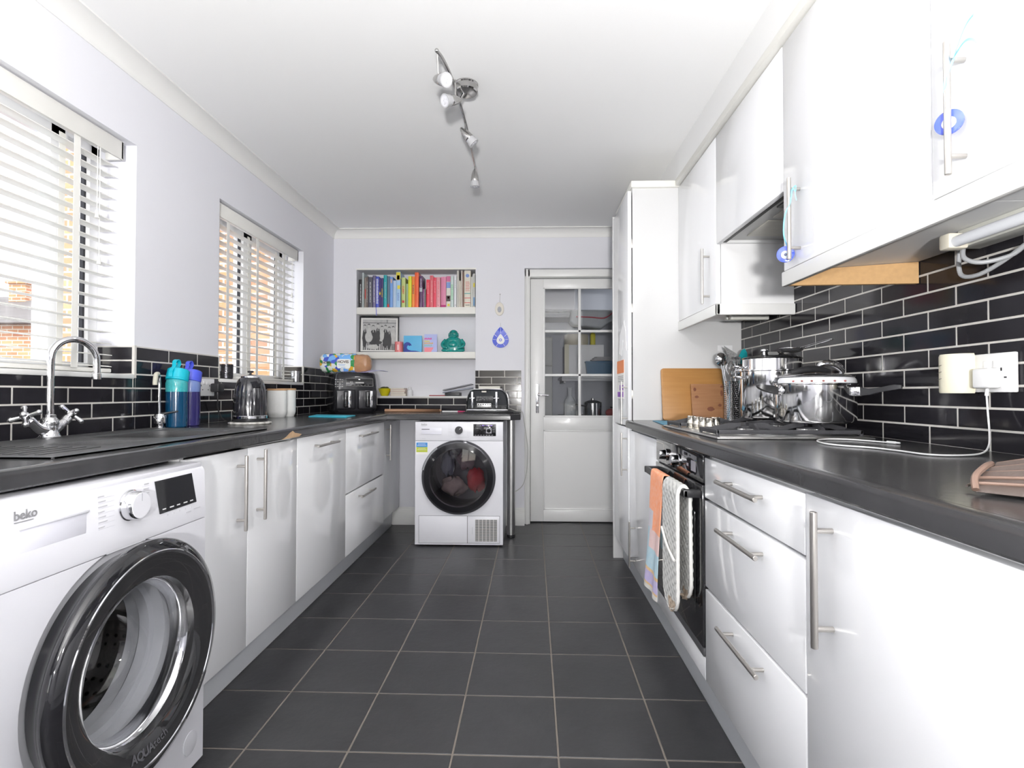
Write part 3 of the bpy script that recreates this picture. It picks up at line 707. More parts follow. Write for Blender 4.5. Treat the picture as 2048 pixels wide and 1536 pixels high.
t = thing('filter_tap', 'slim water filter tap with black lever and cream spout tip beside the bottles', 'tap', (-1.492, 2.150, WT))
fx, fy = -1.492, 2.150
b = MB(); b.lathe([(0.022, 0), (0.022, 0.005), (0.013, 0.008), (0.013, 0.018), (0.0215, 0.022), (0.023, 0.045), (0.018, 0.060), (0.001, 0.062)], (fx, fy, WT+0.0005), n=24, cap0=True); b.build('body', CHROME, t)
b = MB(); b.tube([(fx, fy, WT+0.06), (fx+0.012, fy+0.012, WT+0.062), (fx+0.055, fy+0.030, WT+0.070)], lambda q: 0.007-0.004*q, n=10, sm=3); b.build('lever', BLACKP, t)
b = MB(); pts = [(fx, fy-0.004, WT+0.06), (fx, fy-0.006, WT+0.12), (fx, fy-0.006, WT+0.195), (fx+0.002, fy-0.012, WT+0.215), (fx+0.006, fy-0.028, WT+0.222)]; b.tube(pts, 0.0055, n=12, sm=4); b.build('stem', CHROME, t)
b = MB(); b.tube([(fx+0.005, fy-0.022, WT+0.222), (fx+0.010, fy-0.040, WT+0.218), (fx+0.012, fy-0.048, WT+0.190), (fx+0.012, fy-0.048, WT+0.178)], 0.0085, n=14, sm=4); b.build('spout_tip', M('stained_cream_plastic', (0.62, 0.60, 0.50), 0.4, var=0.4, vscale=60), t)

# ================================================================ left base units
XF = -0.992
def base_unit(name, label, y0, y1, cat='cabinet', top=True, x=XF, zt=0.862):
    t = thing(name, label, cat, (-1.28, (y0+y1)/2, 0.152))
    carcass(t, XL+0.012, x-0.022, y0+0.001, y1-0.001, 0.152, zt, 1, top=top)
    return t
t = base_unit('sink_cabinet', 'white gloss double-door cabinet under the sink, beside the washing machine', 1.545, 2.303, top=False)
for (a, c, hy, z0, z1) in ((1.545, 1.893, 1.822, 0.585, 0.830), (1.893, 2.303, 1.957, 0.594, 0.838)):
    d_ = door(t, XF, a, c, 0.152, 0.856, 1); bar_handle(d_, (XF, hy, z0-0.006), (XF, hy, z1+0.006), (1, 0, 0))
t = base_unit('dishwasher_cabinet', 'white gloss single-door unit with horizontal handle between sink cabinet and drawers', 2.303, 2.930)
d_ = door(t, XF, 2.303, 2.930, 0.152, 0.856, 1); bar_handle(d_, (XF, 2.455, 0.805), (XF, 2.735, 0.805), (1, 0, 0))
t = base_unit('drawer_cabinet', 'white gloss two-drawer unit nearest the back corner on the left', 2.930, 3.712)
d_ = door(t, XF, 2.930, 3.712, 0.496, 0.856, 1, name='drawer_front'); bar_handle(d_, (XF, 3.115, 0.800), (XF, 3.448, 0.800), (1, 0, 0))
d_ = door(t, XF, 2.930, 3.712, 0.152, 0.490, 1, name='drawer_front'); bar_handle(d_, (XF, 3.115, 0.446), (XF, 3.405, 0.446), (1, 0, 0))
t = base_unit('corner_cabinet', 'white narrow corner cabinet with vertical handle left of the tumble dryer', 3.735, 4.270, x=-1.012)
d_ = door(t, -1.012, 3.735, 4.25, 0.152, 0.856, 1, mat=M('satin_white_door', (0.72, 0.73, 0.745), 0.25, coat=0.4)); bar_handle(d_, (-1.012, 3.845, 0.570), (-1.012, 3.845, 0.825), (1, 0, 0), r=0.005)
b = MB(); b.box(-1.092, -1.075, 1.548, 4.26, 0.001, 0.150, bev=0.001)
single('kickboard', b, PLINTH, 'pale kickboard along the floor under the left-hand units', 'kickboard')

# ================================================================ right base units
XG = 0.560
def runit(name, label, y0, y1, z0=0.150, zt=0.862, cat='cabinet'):
    t = thing(name, label, cat, (0.87, (y0+y1)/2, z0)); carcass(t, XG+0.022, XR-0.012, y0+0.001, y1-0.001, z0, zt, -1); return t
t = runit('door_cabinet', 'white gloss cabinet with a tall vertical handle nearest the camera, right side', 0.50, 1.106)
d_ = door(t, XG, 0.50, 1.106, 0.150, 0.852, -1); bar_handle(d_, (XG, 1.010, 0.584), (XG, 1.010, 0.833), (-1, 0, 0), off=0.034, r=0.0065)
t = runit('drawer_cabinet', 'white gloss three-drawer unit between the oven and the near door cabinet', 1.108, 1.722)
for z0, z1, hz in ((0.722, 0.850, 0.803), (0.445, 0.716, 0.668), (0.150, 0.439, 0.395)):
    d_ = door(t, XG, 1.108, 1.722, z0, z1, -1, name='drawer_front'); bar_handle(d_, (XG, 1.269, hz), (XG, 1.532, hz), (-1, 0, 0), off=0.032)
t = runit('pull_out_cabinet', 'white gloss unit with a low vertical handle between oven and tall cabinet', 2.342, 2.975)
d_ = door(t, XG, 2.342, 2.975, 0.150, 0.852, -1); bar_handle(d_, (XG, 2.822, 0.150), (XG, 2.822, 0.386), (-1, 0, 0), r=0.005, off=0.030)
b = MB(); b.box(0.612, 0.630, -0.1, 3.47, 0.001, 0.146, bev=0.001)
single('kickboard', b, PLINTH, 'pale kickboard along the floor under the right-hand units', 'kickboard')

# tall larder cabinet
t = thing('tall_cabinet', 'tall white larder cabinet between worktop and back door', 'cabinet', (0.87, 3.25, 0.0))
b = MB(); b.box(0.582, XR-0.003, 2.988, 3.006, 0.150, 2.190); b.box(0.550, XR-0.003, 3.478, 3.496, 0.0, 2.190, bev=0.001)
b.box(0.582, XR-0.003, 3.006, 3.478, 0.150, 0.168); b.box(0.582, XR-0.003, 3.006, 3.478, 2.170, 2.190); b.box(XR-0.02, XR-0.003, 3.006, 3.478, 0.168, 2.170)
for z in (0.86, 1.3, 1.7): b.box(0.60, XR-0.02, 3.006, 3.478, z, z+0.018)
b.build('carcass', M('tall_side_panel', (0.66, 0.66, 0.66), 0.16, coat=0.3, var=0.01), t)
d_ = door(t, 0.556, 2.985, 3.474, 0.868, 2.175, -1); bar_handle(d_, (0.556, 3.018, 0.880), (0.556, 3.018, 1.118), (-1, 0, 0), r=0.005)
d_ = door(t, 0.556, 2.985, 3.474, 0.150, 0.862, -1); bar_handle(d_, (0.556, 3.018, 0.594), (0.556, 3.018, 0.833), (-1, 0, 0), r=0.005)
for z in (1.02, 1.50, 1.86):
    b = MB(); b.box(0.566, 0.60, 3.000, 3.008, z, z+0.05, bev=0.002); b.build('hinge', STEEL, t)
b = MB(); b.box(0.572, 0.86, 2.968, 3.50, 2.188, 2.224, bev=0.003); b.build('cornice', CREAM, t)
# papers stuck to its door
PAPW = M('white_note_paper', (0.85, 0.85, 0.86), 0.7)
b = MB(); b.prism([(3.10, 1.47), (3.24, 1.40), (3.26, 1.29), (3.18, 1.27), (3.14, 1.36), (3.03, 1.29), (3.05, 1.40)], 'X', 0.5535, 0.5552)
single('note_paper', b, PAPW, 'torn white notes stuck on the tall cabinet door', 'paper')
t = thing('flyer', 'orange and purple flyer stuck on the tall cabinet door behind its handle', 'flyer', (0.554, 3.20, 1.02))
b = MB(); b.box(0.5532, 0.5552, 3.10, 3.33, 1.02, 1.245); b.build('sheet', PAPER, t)
b = MB(); b.box(0.5522, 0.5532, 3.10, 3.33, 1.17, 1.245); b.build('orange_band', M('orange_print', (0.75, 0.25, 0.10), 0.6), t)
b = MB(); b.box(0.5522, 0.5532, 3.12, 3.31, 1.03, 1.06); b.box(0.5522, 0.5532, 3.12, 3.24, 1.07, 1.10); b.build('purple_band', M('purple_print', (0.30, 0.12, 0.5), 0.6), t)
b = MB()
for z in (1.15, 1.14, 1.13, 1.12): b.box(0.5524, 0.5532, 3.12, 3.30, z, z+0.004)
b.build('print_lines', PRINT, t)

# ================================================================ wall units
XU = 0.834
def wunit(label, y0, y1, z0=1.447, z1=2.190, hy=None, hz=(1.482, 1.744), name='wall_cabinet'):
    t = thing(name, label, 'cabinet', (1.0, (y0+y1)/2, z0))
    carcass(t, XU+0.022, XR-0.002, y0, y1, z0, z1, -1)
    d_ = door(t, XU, y0, y1, z0, z1, -1)
    if hy is not None: bar_handle(d_, (XU, hy, hz[0]), (XU, hy, hz[1]), (-1, 0, 0), off=0.033)
    return t
wunit('white wall cabinet with bar handle against the tall larder cabinet', 2.397, 2.985, hy=2.484, hz=(1.461, 1.714))
wunit('white wall cabinet holding an evil eye charm, beside the extractor hood', 1.130, 1.770, hy=1.664, hz=(1.461, 1.712))
wunit('white wall cabinet nearest the camera with a ribboned handle', 0.48, 1.128, hy=1.042, hz=(1.467, 1.724))
t = thing('extractor_cabinet', 'white hood cabinet with shorter door over the gas hob', 'cabinet', (1.0, 2.08, 1.712))
b = MB(); b.box(XU+0.022, XR-0.002, 1.772, 1.790, 1.712, 2.19); b.box(XU+0.022, XR-0.002, 2.377, 2.395, 1.712, 2.19); b.box(XU+0.022, XR-0.002, 1.79, 2.377, 2.17, 2.19); b.build('carcass', CARC, t)
door(t, XU, 1.772, 2.395, 1.708, 2.190, -1)
HOODG = M('hood_enamel', (0.50, 0.50, 0.49), 0.4, var=0.05)
b = MB(); b.box(0.87, XR-0.01, 1.792, 2.375, 1.722, 1.80, bev=0.004); b.build('hood_body', HOODG, t)
b = MB(); b.box(0.93, 1.08, 1.86, 2.06, 1.716, 1.723, bev=0.003); b.box(0.93, 1.08, 2.10, 2.30, 1.716, 1.723, bev=0.003); b.build('filter', M('hood_filter', (0.62, 0.60, 0.54), 0.5, var=0.2), t)
b = MB(); b.box(0.858, 0.872, 1.792, 2.375, 1.712, 1.760); b.build('slot', M('dark_slot', (0.03, 0.03, 0.03), 0.5), t)
b = MB(); b.box(0.895, 0.92, 1.82, 1.95, 1.717, 1.723, bev=0.001); b.build('switch_strip', BLACKP, t)
# cornice above and pelmets below the wall units
b = MB(); b.box(0.812, 0.862, -0.5, 2.966, 2.192, 2.225, bev=0.003)
single('cornice_strip', b, CREAM, 'cream cornice strip along the top of the wall cabinets', 'cornice')
def pelmet(label, pts, z0, z1):
    t = thing('pelmet', label, 'pelmet', (pts[0][0], pts[0][1], z0))
    for i, (p, q) in enumerate(zip(pts, pts[1:])):
        x0, x1 = sorted((p[0], q[0])); y0, y1 = sorted((p[1], q[1]))
        b = MB(); b.box(x0-0.009, x1+0.009, y0-0.009, y1+0.009, z0, z1, bev=0.004); b.build('front_rail' if x0 == x1 else 'end_rail', TRIM, t)
pelmet('white pelmet under the wall cabinet left of the hood', [(0.838, 2.978), (0.838, 2.388), (1.162, 2.388)], 1.396, 1.4455)
pelmet('long white pelmet under the two near wall cabinets', [(0.838, 1.768), (0.838, -0.1)], 1.398, 1.4455)
b = MB(); b.loft([[(0.849, 1.752, 1.399), (0.849, 1.768, 1.399), (0.849, 1.768, 1.4455), (0.849, 1.752, 1.4455)], [(1.171, 1.640, 1.381), (1.171, 1.656, 1.381), (1.171, 1.656, 1.4455), (1.171, 1.640, 1.4455)]]); pass
single('chipboard_offcut', b, M('raw_chipboard', (0.60, 0.37, 0.17), 0.8, var=0.25, vscale=70, bump=0.3), 'bare brown chipboard end piece under the near wall cabinets', 'board')
# wall cabinet beyond the frame, keeps the row continuous
# ================================================================ washing machine
def appliance_shell(t, x0, x1, y0, y1, z0, z1):
    b = MB(); b.box(x0, x1, y0, y0+0.006, z0, z1, bev=0.002); b.box(x0, x1, y1-0.006, y1, z0, z1, bev=0.002); b.box(x0, x1, y0+0.006, y1-0.006, z0, z0+0.01); b.box(x0, x0+0.006, y0+0.006, y1-0.006, z0+0.01, z1)
    return b.build('casing', APPL, t)
wy0, wy1, wxf = 0.912, 1.538, -0.930
t = thing('washing_machine', 'white front-loading washing machine with chrome-ringed black door in the foreground', 'washing machine', (-1.23, 1.224, 0.0))
wm = t
appliance_shell(t, -1.53, wxf-0.02, wy0, wy1, 0.012, 0.835)
b = MB(); b.box(-1.535, wxf-0.012, wy0, wy1, 0.836, 0.852, bev=0.004); b.build('top_panel', APPL, t)
cyw, czw, rw = 1.233, 0.437, 0.258
b = MB(); b.plate_hole('X', wxf-0.02, wxf, wy0, wy1, 0.012, 0.692, cyw, czw, rw+0.006, n=80)
b.lathe([(rw+0.006, -0.02), (rw+0.006, 0.0), (rw+0.0, -0.012), (rw-0.055, -0.022)], (wxf, cyw, czw), axis='X', n=80)
fp = b.build('front_panel', APPL, t)
b = MB(); pr_ = [(wxf-0.02, 0.694), (wxf, 0.694), (wxf+0.001, 0.70), (wxf-0.004, 0.828), (wxf-0.010, 0.838), (wxf-0.02, 0.838)]
b.loft([[(p[0], y, p[1]) for p in pr_] for y in (wy0, wy1)]); cpn = b.build('control_panel', APPL, t)
def px(z): return wxf+0.001-(z-0.70)*0.005/0.128
b = MB(); b.box(px(0.80), px(0.80)+0.0018, 0.967, 1.118, 0.748, 0.800, bev=0.0008); b.build('detergent_drawer', M('drawer_recess_white', (0.70, 0.70, 0.76), 0.3), t)
b = MB(); b.box(px(0.8)+0.001, px(0.8)+0.0055, 0.962, 1.122, 0.797, 0.804, bev=0.002); b.build('drawer_lip', APPL, t)
ux, uy = (0, 1, 0), (-0.039, 0, 1)
text_part('brand_lettering', 'beko', 0.024, (px(0.815)+0.0015, 0.956, 0.817), ux, uy, M('logo_grey', (0.32, 0.32, 0.33), 0.4, 0.3), t, bold=0.0004)
b = MB(); b.box(px(0.812)+0.0003, px(0.812)+0.0014, 0.958, 0.996, 0.8115, 0.8130); b.build('brand_underline', M('logo_grey'), t)
# dial
b = MB(); kc = (px(0.787), 1.243, 0.787)
b.lathe([(0.036, 0.0), (0.036, 0.003), (0.0335, 0.005), (0.0325, 0.024), (0.030, 0.028)], kc, axis='X', n=40, cap0=True); b.build('dial_ring', CHROME, t)
b = MB(); b.lathe([(0.030, 0.0281), (0.0295, 0.0295), (0.0, 0.0296)], kc, axis='X', n=40, cap0=True); b.build('dial_face', APPL, t)
b = MB(); b.box(kc[0]+0.0296, kc[0]+0.0303, 1.2425, 1.2435, 0.797, 0.815); b.build('dial_mark', PRINT, t)
# programme list around the dial
b = MB()
for k in range(7):
    z = 0.823-k*0.0112
    b.box(px(z)+0.0002, px(z)+0.0009, 1.150, 1.167+0.004*(k % 3), z-0.0012, z+0.0012)
    b.box(px(z)+0.0002, px(z)+0.0006, 1.150, 1.196, z-0.0042, z-0.0037)
    b.box(px(z)+0.0002, px(z)+0.0009, 1.292-0.003*(k % 3), 1.308, z+0.003, z+0.0055)
    b.box(px(z)+0.0002, px(z)+0.0006, 1.286, 1.311, z-0.0012, z-0.0007)
b.build('programme_print', M('pale_print', (0.55, 0.55, 0.58), 0.5), t)
b = MB(); b.loft([[(px(0.828)+0.0003, 1.328, 0.828), (px(0.828)+0.0003, 1.476, 0.828), (px(0.745)+0.0003, 1.494, 0.745), (px(0.745)+0.0003, 1.344, 0.743)], [(px(0.828)+0.002, 1.328, 0.828), (px(0.828)+0.002, 1.476, 0.828), (px(0.745)+0.002, 1.494, 0.745), (px(0.745)+0.002, 1.344, 0.743)]]); b.build('display', BLACKG, t)
LITP = M('display_legend', (0.75, 0.75, 0.75), 0.5)
b = MB()
for k in range(5): b.box(px(0.752)+0.002, px(0.752)+0.0025, 1.353+k*0.028, 1.366+k*0.028+0.003*(k % 2), 0.7515, 0.7545)
b.build('display_legend', LITP, t)
b = MB()
for k in range(5): b.box(px(0.735), px(0.735)+0.0010, 1.372+k*0.024, 1.376+k*0.024, 0.733, 0.737)
b.box(px(0.72), px(0.72)+0.0010, 1.448, 1.470, 0.722, 0.726); b.box(px(0.72), px(0.72)+0.0010, 1.482, 1.512, 0.7255, 0.7285)
b.build('button_print', M('pale_print'), t)
DXF = wxf+0.024
# door
b = MB(); b.lathe([(0.244, -0.030), (0.248, -0.012), (0.258, 0.004), (0.267, 0.014), (0.2685, 0.022), (0.2665, 0.029), (0.261, 0.0350), (0.243, 0.041)], (DXF, cyw, czw), axis='X', n=96); b.build('door_rim', BLACKG, t)
b = MB(); b.lathe([(0.2432, 0.0412), (0.241, 0.0428), (0.237, 0.0425), (0.235, 0.0405)], (DXF, cyw, czw), axis='X', n=96); b.build('chrome_ring', CHROME, t)
SMOKE = M('smoked_mirror_trim', (0.30, 0.30, 0.31), 0.05, 1.0)
b = MB(); b.lathe([(0.235, 0.0405), (0.228, 0.040), (0.186, 0.030), (0.180, 0.025), (0.176, 0.010)], (DXF, cyw, czw), axis='X', n=96); b.build('door_bezel', M('glossy_black_bezel', (0.035, 0.035, 0.037), 0.05, 0.35, coat=1.0), t)
b = MB(); b.lathe([(0.176, 0.010), (0.172, 0.006), (0.168, -0.004), (0.164, -0.03)], (DXF, cyw, czw), axis='X', n=96); b.build('inner_chrome_ring', CHROME, t)
b = MB(); b.lathe([(0.168, 0.004), (0.157, -0.04), (0.142, -0.105), (0.122, -0.130), (0.06, -0.142), (0.0005, -0.143)], (DXF, cyw, czw), axis='X', n=72); b.build('glass_bowl', GLASS, t)
GASKG = M('door_gasket', (0.42, 0.43, 0.46), 0.35, var=0.1)
b = MB(); b.lathe([(0.205, -0.02), (0.185, -0.03), (0.180, -0.055), (0.168, -0.06), (0.166, -0.085), (0.178, -0.095), (0.176, -0.125)], (wxf-0.004, cyw, czw), axis='X', n=72); b.build('door_seal', GASKG, t)
def drum_mat():
    m = bpy.data.materials.new('perforated_drum_steel'); m.use_nodes = True; nt = m.node_tree; p = nt.nodes['Principled BSDF']
    p.inputs['Metallic'].default_value = 1; p.inputs['Roughness'].default_value = 0.22
    tc = nt.nodes.new('ShaderNodeTexCoord'); vo = nt.nodes.new('ShaderNodeTexVoronoi'); vo.inputs['Scale'].default_value = 42; vo.inputs['Randomness'].default_value = 0.15
    nt.links.new(tc.outputs['Object'], vo.inputs['Vector'])
    r = nt.nodes.new('ShaderNodeValToRGB'); r.color_ramp.elements[0].position = 0.22; r.color_ramp.elements[0].color = (0.02, 0.02, 0.02, 1); r.color_ramp.elements[1].position = 0.30; r.color_ramp.elements[1].color = (0.42, 0.41, 0.40, 1)
    nt.links.new(vo.outputs['Distance'], r.inputs[0]); nt.links.new(r.outputs[0], p.inputs['Base Color'])
    bp_ = nt.nodes.new('ShaderNodeBump'); bp_.inputs['Strength'].default_value = 0.7; bp_.inputs['Distance'].default_value = 0.004; nt.links.new(vo.outputs['Distance'], bp_.inputs['Height']); nt.links.new(bp_.outputs[0], p.inputs['Normal'])
    return m
DRUM = drum_mat()
b = MB(); b.lathe([(0.180, -0.12), (0.235, -0.13), (0.240, -0.15), (0.240, -0.50), (0.22, -0.53), (0.0005, -0.54)], (wxf-0.004, cyw, czw), axis='X', n=72)
for k in range(3):
    a = 2*PI*k/3+0.6
    c = (wxf, cyw+0.225*math.cos(a), czw+0.225*math.sin(a)); b.tube([(wxf-0.16, c[1], c[2]), (wxf-0.32, c[1], c[2]), (wxf-0.5, c[1], c[2])], 0.03, n=12)
b.build('drum', DRUM, t)
# AQUAtech lettering follows the lower bezel
GREYL = M('bezel_lettering', (0.10, 0.10, 0.11), 0.4)
word = 'AQUAtech'; a = math.radians(-106); rr = 0.209
adv = {'A': 0.0175, 'Q': 0.0195, 'U': 0.0180, 't': 0.009, 'e': 0.0125, 'c': 0.0120, 'h': 0.0130}
for i, ch in enumerate(word):
    wd = adv[ch]*1.0; am = a+wd/2/rr
    r_ = Vector((0, math.cos(am), math.sin(am))); tdir = Vector((0, -math.sin(am), math.cos(am)))
    sl = Vector((0.30, 0, 0)); upd = -r_ + Vector((-0.31, 0, 0)) ; upd = (Vector((0, 0, 0))-r_*0.955-Vector((0.235, 0, 0))).normalized()
    off = DXF+0.030+(rr-0.186)*0.238+0.0012
    pos = Vector((off, cyw, czw))+r_*(rr+0.006) - tdir*(wd/2) + Vector((0.0015, 0, 0))
    text_part('bezel_lettering', ch, 0.027 if ch.isupper() else 0.026, pos, tdir, upd, GREYL, t, bold=0.0007 if ch.isupper() else 0.0)
    a += wd/rr
b = MB(); b.lathe([(0.030, 0), (0.030, 0.0015), (0.028, 0.002), (0.0005, 0.002)], (wxf, 1.478, 0.085), axis='X', n=32); b.build('filter_cap', APPL, t)
for y in (0.96, 1.49):
    for x in (-1.46, -1.0):
        b = MB(); b.cyl((x, y, 0), (x, y, 0.013), 0.02, n=16); b.build('foot', BLACKP, t)

# ================================================================ tumble dryer
t = thing('tumble_dryer', 'white tumble dryer with dark round door under the back worktop', 'tumble dryer', (-0.469, 3.99, 0.0))
dx0, dx1, dyf = -0.772, -0.166, 3.702
b = MB(); b.box(dx0, dx0+0.006, dyf+0.02, 4.28, 0.012, 0.846); b.box(dx1-0.006, dx1, dyf+0.02, 4.28, 0.012, 0.846); b.box(dx0, dx1, dyf+0.02, 4.28, 0.846, 0.855, bev=0.003); b.box(dx0, dx1, 4.27, 4.28, 0.012, 0.846); b.box(dx0+0.006, dx1-0.006, dyf+0.02, 4.27, 0.012, 0.02); b.build('casing', APPL, t)
cxd, czd = -0.471, 0.4735
b = MB(); b.plate_hole('Y', dyf, dyf+0.02, dx0, dx1, 0.012, 0.722, cxd, czd, 0.2545, n=80); b.build('front_panel', APPL, t)
b = MB(); b.box(dx0, dx1, dyf-0.002, dyf+0.02, 0.7235, 0.853, bev=0.003); b.build('control_panel', APPL, t)
yv = dyf-0.002
text_part('brand_lettering', 'beko', 0.020, (-0.730, yv-0.0004, 0.829), (1, 0, 0), (0, 0, 1), M('logo_grey'), t, bold=0.0003)
b = MB(); b.box(-0.729, -0.698, yv-0.001, yv, 0.8235, 0.8245); b.build('brand_underline', M('logo_grey'), t)
b = MB(); b.box(-0.729, -0.590, yv-0.0022, yv, 0.772, 0.812, bev=0.001); b.box(-0.729, -0.590, yv-0.006, yv, 0.770, 0.7745, bev=0.001); b.build('water_tank_drawer', M('drawer_recess_white'), t)
b = MB(); b.box(-0.727, -0.672, yv-0.0028, yv-0.002, 0.801, 0.805); b.build('drawer_slot', M('dark_slot'), t)
b = MB(); kc = (-0.4695, yv, 0.797); b.lathe([(0.0275, 0.0), (0.0275, -0.004), (0.026, -0.018), (0.024, -0.020), (0.0005, -0.020)], kc, axis='Y', n=36); b.build('dial', M('dark_dial', (0.05, 0.05, 0.055), 0.2), t)
b = MB(); b.xf = Matrix.Translation((kc[0]+0.010, yv-0.0203, kc[2]+0.010)) @ Matrix.Rotation(math.radians(-45), 4, 'Y'); b.box(-0.006, 0.006, -0.0006, 0.0, -0.0015, 0.0015); b.build('dial_mark', LITP, t)
b = MB()
for k in range(8):
    z = 0.832-k*0.0105
    b.box(-0.545, -0.520+0.003*(k % 2), yv-0.0006, yv, z, z+0.0018); b.box(-0.415, -0.392+0.002*(k % 3), yv-0.0006, yv, z, z+0.0018)
b.box(-0.52, -0.40, yv-0.0006, yv, 0.748, 0.7498); b.box(-0.254, -0.19, yv-0.0006, yv, 0.733, 0.7348); b.box(-0.725, -0.70, yv-0.0006, yv, 0.737, 0.739)
b.build('programme_print', M('pale_print'), t)
b = MB(); b.box(-0.370, -0.215, yv-0.0015, yv, 0.757, 0.839, bev=0.0006); b.build('display', BLACKG, t)
b = MB(); b.plate_hole('Y', yv-0.0022, yv-0.0015, -0.283, -0.245, 0.776, 0.812, -0.264, 0.794, 0.014, n=24)
for k in range(7): b.box(-0.360+k*0.019, -0.350+k*0.019, yv-0.0022, yv-0.0015, 0.762, 0.765)
b.box(-0.238, -0.22, yv-0.0022, yv-0.0015, 0.80, 0.802); b.box(-0.238, -0.22, yv-0.0022, yv-0.0015, 0.785, 0.787)
b.build('display_legend', M('dim_display', (0.28, 0.27, 0.30), 0.4), t)
b = MB()
for k, w_ in enumerate((0.008, 0.012, 0.008, 0.008, 0.014, 0.010)): b.box(-0.325+k*0.015, -0.325+k*0.015+w_, yv-0.0023, yv-0.0015, 0.827, 0.8285+0.003*(k % 2))
b.build('display_text', M('purple_display', (0.30, 0.18, 0.6), 0.4, emit=(0.35, 0.2, 0.9, 0.4)), t)
# energy sticker
b = MB(); b.box(-0.765, -0.686, dyf-0.001, dyf, 0.630, 0.713); b.build('sticker', PAPER, t)
b = MB(); b.box(-0.764, -0.687, dyf-0.0015, dyf-0.001, 0.680, 0.711); b.build('sticker_blue', M('sticker_blue', (0.05, 0.25, 0.60), 0.4), t)
b = MB(); b.box(-0.764, -0.687, dyf-0.0015, dyf-0.001, 0.645, 0.680); b.build('sticker_green', M('sticker_green', (0.45, 0.52, 0.05), 0.4), t)
b = MB()
for z, a, c in ((0.700, -0.752, -0.70), (0.690, -0.758, -0.695), (0.671, -0.75, -0.70), (0.660, -0.756, -0.695)): b.box(a, c, dyf-0.0019, dyf-0.0015, z, z+0.002)
b.build('sticker_print', PAPER, t)
# round door
b = MB(); b.lathe([(0.252, 0.004), (0.2555, -0.004), (0.254, -0.012), (0.246, -0.021), (0.238, -0.023)], (cxd, dyf, czd), axis='Y', n=96); b.build('door_rim', M('grey_chrome_rim', (0.10, 0.10, 0.11), 0.12, 0.6), t)
b = MB()
b.lathe([(0.2385, -0.0228), (0.215, -0.028), (0.200, -0.031)], (cxd, dyf, czd), axis='Y', n=96); b.build('door_surround', M('dark_surround', (0.010, 0.010, 0.012), 0.08, spec=0.3), t)
b = MB(); b.lathe([(0.200, -0.031), (0.12, -0.039), (0.06, -0.0415), (0.0005, -0.042)], (cxd, dyf, czd), axis='Y', n=96); b.build('door_glass', glass('dryer_door_glass', (0.50, 0.46, 0.49)), t)
b = MB()
rings = []
for i in range(11):
    a = math.radians(126+i*4.2); c, s_ = math.cos(a), math.sin(a)
    rings.append([(cxd+q*c, dyf+w_, czd+q*s_) for q, w_ in ((0.2565, -0.004), (0.2575, -0.018), (0.247, -0.0245), (0.243, -0.024), (0.243, -0.02), (0.252, -0.004))])
b.loft(rings); b.build('door_handle', M('silver_plastic', (0.42, 0.43, 0.45), 0.3, 0.6), t)
b = MB(); b.lathe([(0.230, 0.010), (0.204, 0.015), (0.200, 0.06), (0.205, 0.07), (0.255, 0.08), (0.26, 0.10), (0.26, 0.45), (0.24, 0.47), (0.0005, 0.48)], (cxd, dyf, czd), axis='Y', n=64); b.build('drum', M('dryer_drum', (0.10, 0.10, 0.11), 0.4, 0.5), t)
b = MB(); b.box(-0.7465, -0.1875, dyf-0.0008, dyf, 0.0215, 0.2105); b.build('flap_gap', M('gap_shadow_line', (0.20, 0.20, 0.21), 0.6), t)
b = MB(); b.box(-0.744, -0.412, dyf-0.0025, dyf, 0.024, 0.208, bev=0.0012); b.box(-0.408, -0.190, dyf-0.0025, dyf, 0.024, 0.208, bev=0.0012); b.build('filter_flap', M('flap_white', (0.78, 0.78, 0.82), 0.3), t)
b = MB()
for i in range(6): b.box(-0.356+i*0.0253, -0.3325+i*0.0253, dyf-0.0031, dyf-0.0025, 0.036, 0.186)
b.build('vent_grille', M('vent_cream', (0.66, 0.65, 0.62), 0.5), t)
b = MB()
for i in range(6):
    for k in range(19): b.box(-0.355+i*0.0253, -0.3335+i*0.0253, dyf-0.0036, dyf-0.0031, 0.0380+k*0.0078, 0.0428+k*0.0078)
b.build('vent_slots', M('vent_slot_grey', (0.10, 0.10, 0.105), 0.6), t)
b = MB(); b.box(-0.377, -0.374, dyf-0.0035, dyf-0.0025, 0.085, 0.135); b.build('latch', M('pale_print'), t)
for x in (-0.73, -0.21):
    for y in (3.75, 4.22):
        b = MB(); b.cyl((x, y, 0), (x, y, 0.013), 0.02, n=16); b.build('foot', BLACKP, t)
# clothes inside the drum
def cloth_lump(c, sc, mat, label, seed):
    rnd = random.Random(seed); ph = [rnd.uniform(0, 6) for _ in range(6)]
    b = MB()
    rings = []
    for i in range(1, 14):
        th = PI*i/14; ring = []
        for j in range(28):
            fi = 2*PI*j/28
            k = 1+0.13*math.sin(3*fi+ph[0]+2*th)+0.09*math.sin(5*fi+ph[1]-3*th)+0.07*math.sin(9*fi+ph[2]+5*th)
            ring.append((c[0]+sc[0]*k*math.sin(th)*math.cos(fi), c[1]+sc[1]*k*math.sin(th)*math.sin(fi), c[2]-sc[2]*k*math.cos(th)))
        rings.append(ring)
    b.loft(rings)
    single('garment', b, mat, label, 'clothing', ang=60)
cloth_lump((-0.365, 3.87, 0.43), (0.062, 0.05, 0.078), M('red_cloth', (0.62, 0.03, 0.05), 0.9, var=0.4, vscale=12), 'red garment inside the dryer, lower right', 1)
cloth_lump((-0.525, 3.86, 0.385), (0.085, 0.05, 0.062), M('beige_cloth', (0.52, 0.46, 0.42), 0.9, var=0.6, vscale=14), 'beige patterned garment inside the dryer, bottom middle', 2)
cloth_lump((-0.435, 3.90, 0.575), (0.062, 0.05, 0.070), M('mauve_cloth', (0.34, 0.25, 0.28), 0.9, var=0.6, vscale=14), 'mauve garment inside the dryer, top middle', 3)
